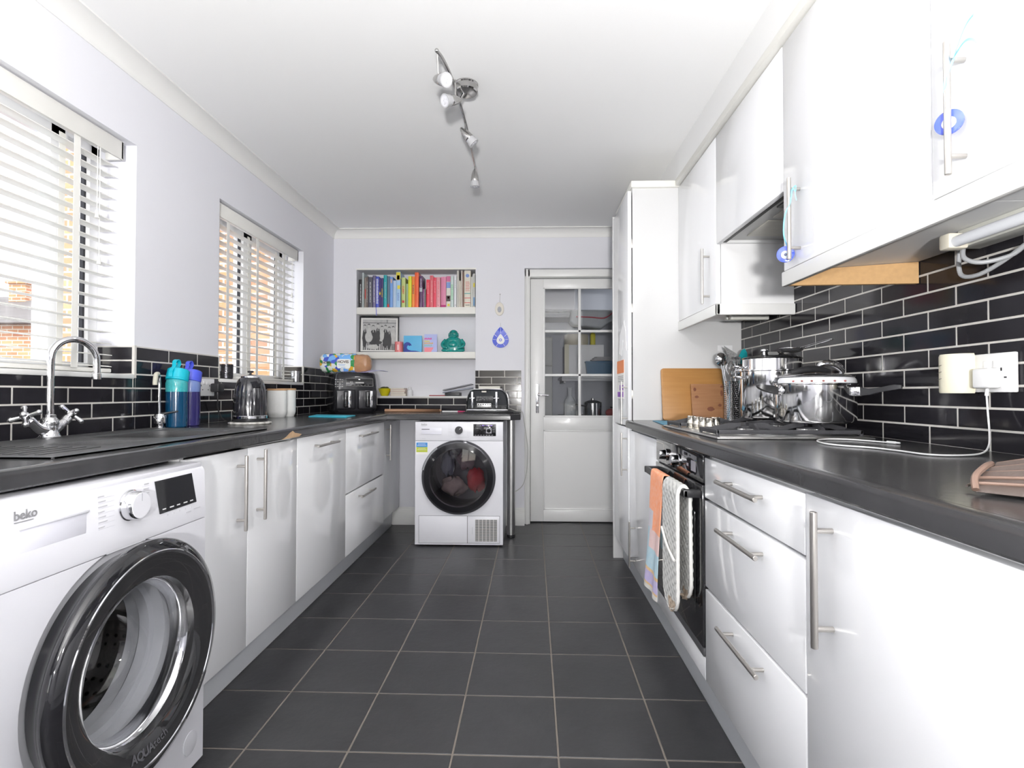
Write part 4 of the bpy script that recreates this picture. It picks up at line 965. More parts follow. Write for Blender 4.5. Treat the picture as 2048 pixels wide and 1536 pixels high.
cloth_lump((-0.570, 3.90, 0.54), (0.045, 0.05, 0.08), M('blue_grey_cloth', (0.30, 0.35, 0.42), 0.9, var=0.2), 'blue grey garment inside the dryer, upper left', 4)

# steel leg under the worktop end
t = thing('support_post', 'tall steel post supporting the end of the back worktop', 'leg', (-0.118, 3.955, 0))
b = MB(); b.cyl((-0.118, 3.955, 0.022), (-0.118, 3.955, 0.864), 0.030, n=36); b.build('post', BRUSH, t)
b = MB(); b.cyl((-0.118, 3.955, 0.0), (-0.118, 3.955, 0.024), 0.0305, n=32, bev=0.003); b.build('foot_cap', BLACKP, t)

# ================================================================ oven
t = thing('built_in_oven', 'black built-in single oven under the hob with towels on its handle', 'oven', (0.85, 2.03, 0.20))
ov = t
b = MB(); b.box(0.58, 1.12, 1.735, 2.33, 0.215, 0.85); b.build('oven_body', M('oven_case', (0.25, 0.25, 0.26), 0.5, 0.6), t)
b = MB(); b.box(0.556, 0.579, 1.726, 2.340, 0.766, 0.858, bev=0.002); b.build('control_panel', BLACKG, t)
b = MB(); b.box(0.553, 0.579, 1.726, 2.340, 0.250, 0.760, bev=0.003); b.build('oven_door', BLACKG, t)
b = MB(); b.box(0.5515, 0.5535, 1.80, 2.27, 0.33, 0.66, bev=0.0008); b.build('door_window', M('oven_window', (0.03, 0.03, 0.032), 0.03, coat=1), t)
b = MB(); b.box(0.555, 0.579, 1.726, 2.340, 0.222, 0.2485, bev=0.002); b.build('bottom_trim', M('dark_trim', (0.08, 0.08, 0.085), 0.35), t)
for y in (2.16, 1.985):
    b = MB(); b.cyl((0.556, y, 0.808), (0.549, y, 0.808), 0.023, n=28); b.cyl((0.549, y, 0.808), (0.522, y, 0.808), 0.019, 0.017, n=28, bev=0.002); b.build('knob', CHROME, t)
b = MB(); b.box(0.556, 0.5552, 1.88, 1.90, 0.80, 0.81); b.box(0.5552, 0.556, 1.80, 1.85, 0.79, 0.825); b.build('panel_print', M('dim_display'), t)
b = MB(); b.box(0.500, 0.516, 1.745, 2.322, 0.716, 0.742, bev=0.004); b.box(0.500, 0.556, 1.745, 1.765, 0.716, 0.742, bev=0.003); b.box(0.500, 0.556, 2.302, 2.322, 0.716, 0.742, bev=0.003); b.build('handle', BLACKP, t)
b = MB(); b.box(XG, XG+0.02, 1.7245, 2.3395, 0.150, 0.219, bev=0.0015)
single('oven_filler_panel', b, GLOSS, 'white gloss strip below the oven', 'panel')
# ================================================================ things on the left worktop
TEAL = M('teal_plastic', (0.0, 0.42, 0.55), 0.25, var=0.1); BLUEP = M('royal_blue_plastic', (0.07, 0.10, 0.62), 0.25, var=0.1)
def bottle(x, y, cap, upper, lower, label, tilt):
    t = thing('water_bottle', label, 'bottle', (x, y, WT))
    z = WT+0.0005; r = 0.041
    b = MB(); b.lathe([(0.001, 0), (r-0.003, 0), (r, 0.004), (r, 0.150), (0.001, 0.1505)], (x, y, z), n=36); b.build('filled_body', lower, t)
    b = MB(); b.lathe([(r, 0.150), (r+0.0008, 0.185), (r-0.003, 0.200), (r-0.010, 0.208)], (x, y, z), n=36, cap1=True); b.build('upper_body', upper, t)
    b = MB(); b.xf = Matrix.Translation((x, y, z+0.196)) @ Matrix.Rotation(tilt, 4, 'X')
    b.lathe([(r-0.008, -0.004), (r+0.001, 0.0), (r+0.001, 0.006), (r+0.002, 0.0065), (r+0.0005, 0.045), (r-0.004, 0.049), (0.001, 0.050)], (0, 0, 0), n=36, cap0=True); b.build('cap', cap, t)
    b = MB(); b.xf = Matrix.Translation((x, y, z+0.196)) @ Matrix.Rotation(tilt, 4, 'X')
    b.strip([(0.0, -r-0.003, 0.005), (0.0, -r-0.006, 0.030), (0.0, -r+0.006, 0.052), (0.0, -r+0.004, 0.075), (0.0, -r+0.020, 0.086), (0.0, -r+0.034, 0.075), (0.0, -r+0.028, 0.056), (0.0, -r+0.014, 0.046)], (1, 0, 0), 0.016, 0.004, sm=5)
    b.build('carry_loop', cap, t)
bottle(-1.480, 2.235, TEAL, M('teal_tint', (0.05, 0.42, 0.45), 0.15, coat=0.5, var=0.4, vscale=220), M('teal_filled', (0.004, 0.055, 0.13), 0.12, coat=0.6, var=0.3, vscale=4), 'teal water bottle with carry loop beside the filter tap', math.radians(-16))
bottle(-1.490, 2.340, BLUEP, M('blue_tint', (0.14, 0.20, 0.42), 0.15, coat=0.5), M('indigo_filled', (0.025, 0.022, 0.11), 0.12, coat=0.6), 'royal blue water bottle standing behind the teal one', math.radians(-14))
def socket_plate(name, label, xw, n, y0, y1, z0, z1, mat=WHITEP):
    t = thing(name, label, 'socket', (xw, (y0+y1)/2, z0))
    b = MB(); b.box(xw, xw+n*0.010, y0, y1, z0, z1, bev=0.003); b.build('plate', mat, t)
    xs = xw+n*0.0104
    for c in ((y0*3+y1)/4+0.004, (y0+3*y1)/4-0.004):
        b = MB(); zc = (z0+z1)/2
        for (dy, dz, hw, hh) in ((0, 0.008, 0.0022, 0.004), (-0.011, -0.012, 0.0038, 0.002), (0.011, -0.012, 0.0038, 0.002)):
            b.box(xs-n*0.0008, xs, c+dy-hw, c+dy+hw, zc+dz-hh, zc+dz+hh)
        b.build('pin_holes', BLACKP, t)
    for c in ((y0+y1)/2-0.014, (y0+y1)/2+0.014):
        b = MB(); b.box(xs-n*0.001, xs+n*0.003, c-0.006, c+0.006, (z0+z1)/2+0.012, (z0+z1)/2+0.030, bev=0.001); b.build('rocker_switch', mat, t)
    return t
socket_plate('wall_socket', 'white double socket on the black tiles behind the bottles', XL+0.0065, 1, 2.484, 2.634, 1.036, 1.120)
t = thing('mains_plug', 'black mains plug with lead in the left-hand double socket', 'plug', (-1.54, 2.615, 1.06))
b = MB(); b.box(-1.5505, -1.508, 2.590, 2.645, 1.055, 1.098, bev=0.007); b.build('body', BLACKP, t)
b = MB(); b.tube([(-1.528, 2.618, 1.056), (-1.528, 2.620, 1.02), (-1.535, 2.63, 0.98), (-1.53, 2.66, 0.925), (-1.50, 2.66, 0.912), (-1.42, 2.60, 0.9095), (-1.38, 2.56, 0.9095)], lambda q: 0.0045 if q < 0.1 else 0.003, n=8, sm=5); b.build('lead', BLACKP, t)
# kettle on a scalloped trivet
kx, ky = -1.305, 2.505
b = MB(); ring = lambda r, z: [(kx+(r+0.0035*math.cos(14*2*PI*i/112))*math.cos(2*PI*i/112), ky+(r+0.0035*math.cos(14*2*PI*i/112))*math.sin(2*PI*i/112), z) for i in range(112)]
b.loft([ring(0.086, WT+0.0005), ring(0.090, WT+0.004), ring(0.089, WT+0.010), ring(0.080, WT+0.012), ring(0.04, WT+0.012)])
single('trivet', b, M('marbled_white', (0.66, 0.64, 0.60), 0.3, var=0.5, vscale=30), 'round white scalloped trivet under the black kettle', 'trivet')
t = thing('kettle', 'black bell-shaped electric kettle with chrome band, standing on the white trivet', 'kettle', (kx, ky, WT+0.0125))
KB = M('black_kettle_enamel', (0.02, 0.02, 0.024), 0.1, coat=1.0, var=0.1)
kz = WT+0.0125
b = MB(); b.lathe([(0.001, 0), (0.076, 0), (0.078, 0.003), (0.078, 0.012), (0.074, 0.0135)], (kx, ky, kz), n=48); b.build('power_base', BLACKP, t)
b = MB(); b.lathe([(0.072, 0.0135), (0.0745, 0.015), (0.0745, 0.026), (0.0725, 0.028)], (kx, ky, kz), n=48, cap0=True); b.build('chrome_band', CHROME, t)
b = MB(); n_ = 96; rings = []
for r, z, f in ((0.072, 0.028, 0), (0.0718, 0.06, 0.001), (0.070, 0.10, 0.0016), (0.067, 0.14, 0.0016), (0.061, 0.17, 0.001), (0.054, 0.190, 0.0), (0.046, 0.202, 0), (0.040, 0.206, 0)):
    rings.append([(kx+(r+f*math.cos(24*2*PI*i/n_))*math.cos(2*PI*i/n_), ky+(r+f*math.cos(24*2*PI*i/n_))*math.sin(2*PI*i/n_), kz+z) for i in range(n_)])
b.loft(rings); b.build('body', KB, t)
b = MB(); b.lathe([(0.042, 0.205), (0.041, 0.211), (0.030, 0.218), (0.001, 0.222)], (kx, ky, kz), n=40, cap0=True); b.build('lid', M('pale_steel_lid', (0.75, 0.75, 0.77), 0.12, 1.0), t)
b = MB(); b.cyl((kx, ky, kz+0.220), (kx, ky, kz+0.228), 0.005, n=10); b.lathe([(0.001, 0.228), (0.012, 0.229), (0.015, 0.234), (0.010, 0.238), (0.001, 0.236)], (kx, ky, kz), n=20); b.build('lid_knob', BLACKP, t)
hd = Vector((-0.62, 0.45, 0)).normalized()
def kp(r, z): return (kx+hd.x*r, ky+hd.y*r, kz+z)
b = MB(); b.strip([kp(0.050, 0.185), kp(0.080, 0.196), kp(0.108, 0.178), kp(0.116, 0.13), kp(0.108, 0.075), kp(0.088, 0.045), kp(0.068, 0.042)], (hd.y, -hd.x, 0), 0.022, 0.014, sm=4); b.build('handle', BLACKP, t)
sd = -hd
b = MB(); b.loft([[(kx+sd.x*r+sd.y*w_, ky+sd.y*r-sd.x*w_, kz+z) for r, w_, z in row] for row in (
    ((0.050, -0.026, 0.150), (0.050, 0.026, 0.150), (0.050, 0.026, 0.185), (0.050, -0.026, 0.185)),
    ((0.072, -0.010, 0.160), (0.072, 0.010, 0.160), (0.068, 0.018, 0.186), (0.068, -0.018, 0.186)),
    ((0.083, -0.004, 0.178), (0.083, 0.004, 0.178), (0.080, 0.011, 0.188), (0.080, -0.011, 0.188)))]); b.build('spout', KB, t)
CERAM = M('white_embossed_ceramic', (0.82, 0.82, 0.80), 0.25, coat=0.4, bump=0.6, bscale=55)
WOODL = M('bamboo_lid', (0.60, 0.36, 0.18), 0.5, var=0.3, vscale=12, stretch=(1, 6, 1))
def canister(x, y, r, h, label):
    t = thing('canister', label, 'canister', (x, y, WT))
    b = MB(); z = WT+0.0005
    n_ = 60; rings = []
    for k in range(22):
        zz = h*k/21; rr = r*(0.80+0.20*min(1, math.sin(min(1, zz/(h*0.22))*PI/2))) if zz < h*0.22 else r
        rings.append([(x+(rr+0.0007*math.cos(20*2*PI*i/n_+PI*(k % 2)))*math.cos(2*PI*i/n_), y+(rr+0.0007*math.cos(20*2*PI*i/n_+PI*(k % 2)))*math.sin(2*PI*i/n_), z+zz) for i in range(n_)])
    b.loft(rings); b.build('jar', CERAM, t)
    b = MB(); b.lathe([(r-0.004, h), (r+0.001, h+0.001), (r+0.001, h+0.009), (r-0.002, h+0.011), (0.001, h+0.011)], (x, y, z), n=40, cap0=True); b.build('lid', WOODL, t)
canister(-1.497, 3.185, 0.055, 0.160, 'white ceramic canister with bamboo lid, nearer of the pair by the kettle')
canister(-1.497, 3.310, 0.055, 0.163, 'white ceramic canister with bamboo lid, farther one beside the back wall tiles')
HAM = M('hammered_dark_glass', (0.10, 0.10, 0.11), 0.12, 0.7, var=0.8, vscale=70, bump=1.0, bscale=90)
HAM2 = M('hammered_silver', (0.50, 0.50, 0.52), 0.15, 0.9, var=0.6, vscale=70, bump=1.0, bscale=90)
for (x, y, m_, l_) in ((-1.588, 2.800, HAM, 'dark hammered tealight holder at the near end of the far sill'), (-1.602, 3.686, HAM2, 'silver hammered tumbler at the far end of the far sill')):
    b = MB(); b.lathe([(0.001, 0), (0.029, 0), (0.032, 0.004), (0.033, 0.078), (0.030, 0.078), (0.029, 0.006), (0.001, 0.005)], (x, y, WZ[0]+0.0062), n=32); single('candle_holder', b, m_, l_, 'candle holder')
b = MB(); q = [(-1.324, 3.229), (-1.38, 3.494), (-1.089, 3.39), (-1.062, 3.14)]
b.prism(q, 'Z', WT+0.0005, WT+0.0065, bev=0.0015); single('cutting_mat', b, M('turquoise_board', (0.04, 0.42, 0.55), 0.4, var=0.08), 'thin turquoise cutting board lying flat in front of the air fryer', 'cutting board')

# air fryer set diagonally in the corner
AF = M('air_fryer_black', (0.022, 0.022, 0.026), 0.22, coat=0.3, var=0.15)
t = thing('air_fryer', 'large black two-drawer air fryer standing diagonally in the corner', 'air fryer', (-1.300, 3.955, WT), (0, 0, math.radians(30)))
def rr2(w, d, r, z, dx=0, dyy=0): return [(p[0]+dx, p[1]+dyy, z) for p in rrect(-w/2, w/2, -d/2, d/2, r, z, 6)]
b = MB(); b.loft([rr2(0.27, 0.28, 0.05, 0.001), rr2(0.29, 0.30, 0.05, 0.012), rr2(0.305, 0.325, 0.05, 0.03), rr2(0.312, 0.335, 0.045, 0.16), rr2(0.300, 0.325, 0.045, 0.24), rr2(0.285, 0.30, 0.04, 0.285), rr2(0.27, 0.285, 0.035, 0.292)])
b.build('housing', AF, t, world=False)
for sx in (-0.076, 0.076):
    b = MB(); b.xf = Matrix.Translation((sx, 0, 0)); b.box(-0.068, 0.068, -0.178, -0.15, 0.030, 0.172, bev=0.012, seg=3); dr_ = b.build('drawer', AF, t, world=False)
    b = MB(); b.xf = Matrix.Translation((sx, 0, 0)); b.box(-0.020, 0.020, -0.215, -0.174, 0.046, 0.160, bev=0.009, seg=3); b.build('drawer_handle', M('fryer_handle_black', (0.01, 0.01, 0.012), 0.15, coat=0.6), dr_, world=False)
    b = MB(); b.xf = Matrix.Translation((sx, 0, 0)); b.box(0.009, 0.027, -0.219, -0.2130, 0.044, 0.162, bev=0.002); b.build('handle_trim', CHROME, dr_, world=False)
b = MB(); b.xf = Matrix.Translation((0.02, -0.166, 0.222)) @ Matrix.Rotation(math.radians(-10), 4, 'X')
b.box(-0.095, 0.095, -0.005, 0.01, -0.027, 0.027, bev=0.002); b.build('control_panel', BLACKG, t, world=False)
DIMS = M('fryer_print', (0.38, 0.37, 0.36), 0.4, 0.3)
b = MB(); b.xf = Matrix.Translation((0.02, -0.166, 0.222)) @ Matrix.Rotation(math.radians(-10), 4, 'X')
for (x0, x1, z0, z1) in ((-0.095, 0.095, 0.026, 0.0275), (-0.095, 0.095, -0.0275, -0.026), (-0.096, -0.0945, -0.0275, 0.0275), (0.0945, 0.096, -0.0275, 0.0275)): b.box(x0, x1, -0.0062, -0.0048, z0, z1)
b.box(-0.03, 0.03, -0.0060, -0.005, -0.008, 0.003); b.plate_hole('Y', -0.0058, -0.005, -0.066, -0.050, -0.008, 0.006, -0.058, -0.001, 0.005, n=16)
for k in range(6): b.box(-0.062+k*0.024, -0.057+k*0.024, -0.006, -0.005, -0.021, -0.0185)
b.build('panel_frame', DIMS, t, world=False)
b = MB(); b.box(-0.012, 0.025, -0.1625, -0.155, 0.258, 0.265, bev=0.002); b.build('badge', M('fryer_badge', (0.5, 0.5, 0.5), 0.3, 0.8), t, world=False)
b = MB()
for k in range(4):
    for q in range(4): b.box(-0.150+q*0.015, -0.140+q*0.015, -0.1705, -0.168, 0.190+k*0.016, 0.190+k*0.016+0.003*(1+(k+q) % 2))
b.build('menu_print', DIMS, t, world=False)

# loaf of bread in its printed wrapper
def wrapper_mat():
    m = bpy.data.materials.new('printed_bread_wrapper'); m.use_nodes = True; nt = m.node_tree; p = nt.nodes['Principled BSDF']; p.inputs['Roughness'].default_value = 0.25
    tc = nt.nodes.new('ShaderNodeTexCoord'); vo = nt.nodes.new('ShaderNodeTexVoronoi'); vo.inputs['Scale'].default_value = 34
    nt.links.new(tc.outputs['Object'], vo.inputs['Vector']); sx = nt.nodes.new('ShaderNodeSeparateColor'); nt.links.new(vo.outputs['Color'], sx.inputs[0])
    r = nt.nodes.new('ShaderNodeValToRGB'); r.color_ramp.interpolation = 'CONSTANT'; cr = r.color_ramp
    cr.elements[0].position = 0; cr.elements[0].color = (0.03, 0.25, 0.08, 1); cr.elements[1].position = 0.2; cr.elements[1].color = (0.18, 0.42, 0.80, 1)
    for pos, c in ((0.40, (0.72, 0.76, 0.74, 1)), (0.58, (0.06, 0.10, 0.50, 1)), (0.70, (0.75, 0.78, 0.74, 1)), (0.86, (0.70, 0.42, 0.04, 1)), (0.93, (0.05, 0.30, 0.10, 1))):
        e = cr.elements.new(pos); e.color = c
    nt.links.new(sx.outputs[0], r.inputs[0]); nt.links.new(r.outputs[0], p.inputs['Base Color'])
    return m
t = thing('bread_loaf', 'wrapped loaf of bread lying on top of the black air fryer', 'bread', (-1.355, 3.90, 1.2))
def loaf_rings(x0, x1, n, ry, rz, zc, yc, seed, endf=0.5):
    rnd = random.Random(seed); ph = [rnd.uniform(0, 6) for _ in range(4)]; R_ = []
    for i in range(n+1):
        u = i/n; x = x0+(x1-x0)*u; e = min(1, (u if u < 0.5 and endf < 0.6 else 1-u)*(6 if endf < 0.6 else 2.2)+(endf if endf < 0.6 else 0.30)) if (endf >= 0.6 or u < 0.5) else 1; e = math.sin(min(1, e)*PI/2)
        ring = []
        for j in range(32):
            a = 2*PI*j/32; c, s_ = math.cos(a), math.sin(a)
            k = e*(1+0.025*math.sin(5*a+ph[0]+7*u)+0.02*math.sin(9*a+ph[1]-11*u))
            sq = 1/max(abs(c), abs(s_))**0.22
            ring.append((x, yc+ry*c*k*sq, max(zc+rz*s_*k*sq, 1.1985)))
        R_.append(ring)
    return R_
b = MB(); b.loft(loaf_rings(-1.535, -1.278, 22, 0.052, 0.070, 1.2700, 3.905, 3)); b.build('wrapper', wrapper_mat(), t)
b = MB(); b.loft(loaf_rings(-1.279, -1.168, 12, 0.050, 0.068, 1.264, 3.905, 5, 0.62)); b.build('bread', M('loaf_crust', (0.50, 0.26, 0.13), 0.45, var=0.4, vscale=25, bump=0.4, coat=0.5), t)
b = MB(); b.grid(lambda u, v: (-1.40+u*0.36*(1 if v < 1 else 1), 3.84+v*0.05, 1.2015+0.010*math.sin(u*9+v*2)*u+0.004+0.014*u*u*v), 18, 3, 0.0015); b.build('wrapper_tail', M('wrapper_tail_print', (0.72, 0.72, 0.78), 0.3, var=1.0, vscale=18, col2=(0.08, 0.10, 0.55)), t)
WLAB = M('wrapper_label_white', (0.78, 0.80, 0.78), 0.35); INK = M('dark_brown_ink', (0.06, 0.02, 0.01), 0.5)
def lab(b, x0, x1, z0, z1, y): b.loft([[(x0+0.008, y, z0), (x1-0.008, y, z0), (x1, y, z0+0.01), (x1, y+0.001, z1-0.008), (x1-0.008, y+0.004, z1), (x0+0.008, y+0.004, z1), (x0, y+0.001, z1-0.008), (x0, y, z0+0.01)], [(x0+0.008, y+0.01, z0), (x1-0.008, y+0.01, z0), (x1, y+0.01, z0+0.01), (x1, y+0.01, z1-0.008), (x1-0.008, y+0.01, z1), (x0+0.008, y+0.01, z1), (x0, y+0.01, z1-0.008), (x0, y+0.01, z0+0.01)]])
yl = 3.905-0.0565
b = MB(); lab(b, -1.402, -1.304, 1.230, 1.297, yl); b.build('label', WLAB, t)
text_part('brand_lettering', 'HOVIS', 0.0285, (-1.398, yl-0.0004, 1.268), (1, 0, 0), (0, 0.06, 1), INK, t, bold=0.0005)
text_part('brand_lettering', 'HOVIS', 0.024, (-1.512, yl+0.004, 1.262), (1, -0.12, 0.05), (0, 0.06, 1), INK, t, bold=0.0003)
b = MB(); b.box(-1.392, -1.340, yl-0.0006, yl, 1.255, 1.258); b.box(-1.385, -1.345, yl-0.0006, yl, 1.248, 1.2505); b.box(-1.372, -1.340, yl-0.0006, yl, 1.236, 1.239); b.build('small_print', M('blue_print', (0.25, 0.4, 0.7), 0.5), t)
t.location.x += 0.028
# rolling pin and pen
b = MB(); b.tube([(-1.10, 4.14, WT+0.0125), (-0.68, 4.14, WT+0.0125)], 0.012, n=20); b.cyl((-0.68, 4.14, WT+0.0125), (-0.662, 4.14, WT+0.0125), 0.012, 0.006, n=20)
single('rolling_pin', b, M('beech_wood', (0.52, 0.30, 0.18), 0.5, var=0.25, vscale=8, stretch=(0.3, 4, 4)), 'slim wooden rolling pin lying against the low tiles behind the dryer', 'rolling pin')
t = thing('pen', 'white pen with a pink end lying left of the toaster', 'pen', (-0.57, 4.14, WT))
b = MB(); b.cyl((-0.655, 4.14, WT+0.006), (-0.535, 4.14, WT+0.006), 0.0052, n=12); b.build('barrel', WHITEP, t)
b = MB(); b.cyl((-0.535, 4.14, WT+0.006), (-0.480, 4.14, WT+0.006), 0.0058, 0.003, n=12); b.build('cap', M('pink_plastic', (0.6, 0.03, 0.15), 0.3), t)
# toaster on a black tray
b = MB(); b.prism([(-0.462, 3.90), (-0.10, 3.90), (-0.055, 3.93), (-0.055, 4.20), (-0.462, 4.20)], 'Z', WT+0.0005, WT+0.006, bev=0.002)
b.loft([[(-0.462, 3.90, WT+0.005), (-0.10, 3.90, WT+0.005), (-0.105, 3.908, WT+0.005), (-0.456, 3.908, WT+0.005)], [(-0.466, 3.896, WT+0.012), (-0.10, 3.896, WT+0.012), (-0.105, 3.902, WT+0.012), (-0.460, 3.902, WT+0.012)]])
single('tray', b, BLACKP, 'flat black tray underneath the four-slice toaster', 'tray')
t = thing('toaster', 'black four-slice toaster with chrome levers at the right end of the back worktop', 'toaster', (-0.295, 4.05, WT+0.0065))
TB = M('toaster_black', (0.018, 0.02, 0.022), 0.12, coat=1.0)
z = WT+0.0065; xs0, xs1 = -0.447, -0.139
def tprof(y, k=1.0, s=0.0):
    c = (xs0+xs1)/2; pts = [(xs0, 0.022), (xs0+0.003, 0.09), (xs0+0.012, 0.13), (xs0+0.030, 0.158), (xs0+0.055, 0.168), (c, 0.172), (xs1-0.055, 0.168), (xs1-0.030, 0.158), (xs1-0.012, 0.13), (xs1-0.003, 0.09), (xs1, 0.022)]
    return [(c+(p[0]-c)*k, y+s*(0.17-p[1]), z+0.022+(p[1]-0.022)*k) for p in pts]
b = MB(); b.loft([tprof(3.921, 0.93, 0.11), tprof(3.915, 0.965, 0.11), tprof(3.926, 1.0, 0.09), tprof(4.175, 1.0), tprof(4.185, 0.96)]); b.build('shell', TB, t)
b = MB(); b.box(xs0+0.004, xs1-0.004, 3.926, 4.18, z+0.012, z+0.022, bev=0.003); b.build('chrome_base', CHROME, t)
b = MB(); b.box(xs0+0.002, xs1-0.002, 3.924, 4.182, z+0.0, z+0.012, bev=0.004); b.build('plinth', BLACKP, t)
b = MB()
for (y0, y1) in ((3.965, 3.995), (4.02, 4.05), (4.075, 4.105), (4.13, 4.16)): b.box(-0.40, -0.19, y0, y1, z+0.1705, z+0.1725)
b.build('bread_slots', M('slot_steel', (0.35, 0.35, 0.36), 0.3, 0.9), t)
for x in (-0.402, -0.225):
    b = MB(); b.box(x-0.007, x+0.007, 3.9185, 3.926, z+0.030, z+0.150, bev=0.001); b.build('lever_track', M('track_chrome', (0.55, 0.56, 0.58), 0.15, 1.0), t)
    b = MB(); b.box(x-0.020, x+0.020, 3.900, 3.920, z+0.100, z+0.106, bev=0.002); b.build('lever', CHROME, t)
b = MB()
for k in range(20): b.box(-0.370+k*0.0062, -0.3665+k*0.0062, 3.9185, 3.924, z+0.062, z+0.118, bev=0.0008)
b.build('ribbed_panel', TB, t)
b = MB(); b.box(-0.366, -0.262, 3.9160, 3.923, z+0.036, z+0.066, bev=0.001); b.build('button_bar', M('button_silver', (0.6, 0.6, 0.58), 0.25, 0.8), t)
b = MB()
for k in range(6): b.box(-0.360+k*0.0168, -0.349+k*0.0168, 3.9145, 3.9165, z+0.053, z+0.061)
b.build('buttons', BLACKP, t)
b = MB(); b.box(-0.333, -0.298, 3.9195, 3.923, z+0.146, z+0.156, bev=0.002); b.build('badge', M('cream_badge', (0.68, 0.64, 0.56), 0.3), t)
b = MB(); b.box(-0.366, -0.205, 4.04, 4.09, z+0.1735, z+0.192, bev=0.002); single('napkin_packet', b, CREAMP if False else M('ivory_packet', (0.72, 0.70, 0.63), 0.6, var=0.1), 'ivory paper packet lying on top of the toaster', 'packet')
b = MB(); b.tube([(-0.14, 4.19, WT+0.03), (-0.09, 4.20, WT+0.012), (-0.05, 4.21, WT+0.006), (-0.035, 4.222, WT-0.01), (-0.02, 4.25, 0.80), (-0.005, 4.27, 0.70), (0.004, 4.28, 0.60), (-0.002, 4.284, 0.45), (-0.02, 4.286, 0.36), (-0.045, 4.288, 0.31), (-0.09, 4.29, 0.275), (-0.14, 4.29, 0.27)], 0.003, n=8, sm=5)
single('power_cable', b, M('pale_cable', (0.55, 0.55, 0.52), 0.5), 'thin pale cable looping down from the toaster to the skirting', 'cable')

# ================================================================ niche: shelves and what stands on them
for z0, z1, lb in ((1.690, 1.745, 'upper cream shelf in the wall niche, holding the books'), (1.331, 1.384, 'lower cream shelf in the wall niche, holding the picture and statue')):
    b = MB(); b.box(NX[0]+0.001, NX[1]-0.001, YB+0.002, ND-0.001, z0, z1, bev=0.002); single('niche_shelf', b, CREAM, lb, 'shelf')
b = MB(); b.box(NX[0]-0.004, NX[1]+0.004, YB-0.004, YB+0.001, NZ[1]-0.002, NZ[1]+0.010); struct('trim_7', b, CREAM)
b = MB(); b.box(NX[0], NX[1], YB-0.006, ND, NZ[0]-0.0005, NZ[0]+0.006); struct('trim_8', b, TRIM)
SH1, SH2, LEDGE = 1.745, 1.384, NZ[0]+0.006
def bk(u): return -1.377+(690+u*0.14322-717)/244.6
BOOKS = [  # x0, x1 (in measured spine units), top, colour, short description, spine extras
 (190, 240, 262, (0.03, 0.03, 0.03), 'black', 'L'), (243, 268, 170, (0.50, 0.56, 0.56), 'pale sage, tall', ''), (270, 298, 235, (0.33, 0.27, 0.24), 'grey-brown with red lettering', 'R'),
 (300, 326, 225, (0.16, 0.13, 0.12), 'brown', 'L'), (329, 384, 232, (0.09, 0.09, 0.12), 'dark slate', 'L'), (386, 428, 207, (0.17, 0.15, 0.27), 'dull indigo', 'L'),
 (430, 475, 222, (0.07, 0.10, 0.55), 'bright blue white-lettered', 'S'), (478, 509, 262, (0.06, 0.04, 0.18), 'navy with a yellow diamond', 'Y'), (511, 538, 245, (0.09, 0.06, 0.20), 'dark violet with yellow lettering', 'Y2'),
 (541, 588, 205, (0.02, 0.38, 0.42), 'turquoise', 'l'), (591, 627, 220, (0.10, 0.17, 0.24), 'petrol blue red-footed', 'R2'), (630, 671, 230, (0.18, 0.35, 0.72), 'mid blue portrait', 'P'),
 (673, 716, 280, (0.45, 0.58, 0.75), 'powder blue, short', ''), (718, 780, 160, (0.38, 0.58, 0.80), 'tall sky blue yellow-topped', 'T'), (793, 849, 242, (0.52, 0.60, 0.22), 'lime green, lettered Curry', 'C'),
 (851, 884, 325, (0.35, 0.48, 0.32), 'sage green, short', ''), (887, 934, 222, (0.72, 0.74, 0.03), 'bright yellow', ''), (936, 977, 225, (0.85, 0.27, 0.04), 'orange, lettered', 'O'),
 (979, 1034, 170, (0.85, 0.13, 0.04), 'red-orange, tall', ''), (1040, 1085, 215, (0.12, 0.05, 0.14), 'dark plum grey-labelled', 'G'), (1087, 1109, 400, (0.30, 0.09, 0.26), 'purple, small', 'l'),
 (1111, 1133, 400, (0.17, 0.19, 0.18), 'dark grey, small', 'l'), (1136, 1184, 268, (0.82, 0.06, 0.10), 'short scarlet', 'L2'), (1186, 1234, 210, (0.75, 0.15, 0.18), 'brick red, tallest of the reds', 'L'),
 (1236, 1277, 240, (0.82, 0.07, 0.12), 'scarlet pink-lettered', 'L2'), (1279, 1334, 238, (0.76, 0.32, 0.36), 'salmon pink', 'D'), (1339, 1413, 232, (0.70, 0.24, 0.38), 'wide rose pink', 'K'),
 (1416, 1477, 220, (0.70, 0.68, 0.60), 'picture patchwork', 'M'), (1480, 1519, 222, (0.62, 0.72, 0.70), 'pale mint', 'N'), (1522, 1560, 218, (0.74, 0.75, 0.78), 'plain white', 'D2'),
 (1564, 1594, 145, (0.60, 0.58, 0.53), 'stone grey, tall', ''), (1597, 1621, 290, (0.70, 0.65, 0.55), 'cream, short', ''), (1624, 1644, 150, (0.66, 0.58, 0.52), 'thin beige, tall', ''),
 (1646, 1662, 165, (0.28, 0.16, 0.12), 'thin brown', ''), (1666, 1757, 146, (0.72, 0.68, 0.58), 'thick cream blue-emblemed', 'B'), (1760, 1788, 235, (0.66, 0.66, 0.62), 'pale grey second-from-right', ''),
 (1790, 1816, 190, (0.62, 0.63, 0.60), 'pale, rightmost', 'V')]
PAGES = M('book_pages', (0.74, 0.71, 0.62), 0.8, var=0.1)
inkW = M('spine_white', (0.75, 0.75, 0.75), 0.5); inkR = M('spine_red', (0.6, 0.05, 0.05), 0.5); inkY = M('spine_yellow', (0.7, 0.6, 0.05), 0.5); inkK = M('spine_dark', (0.08, 0.06, 0.06), 0.5)
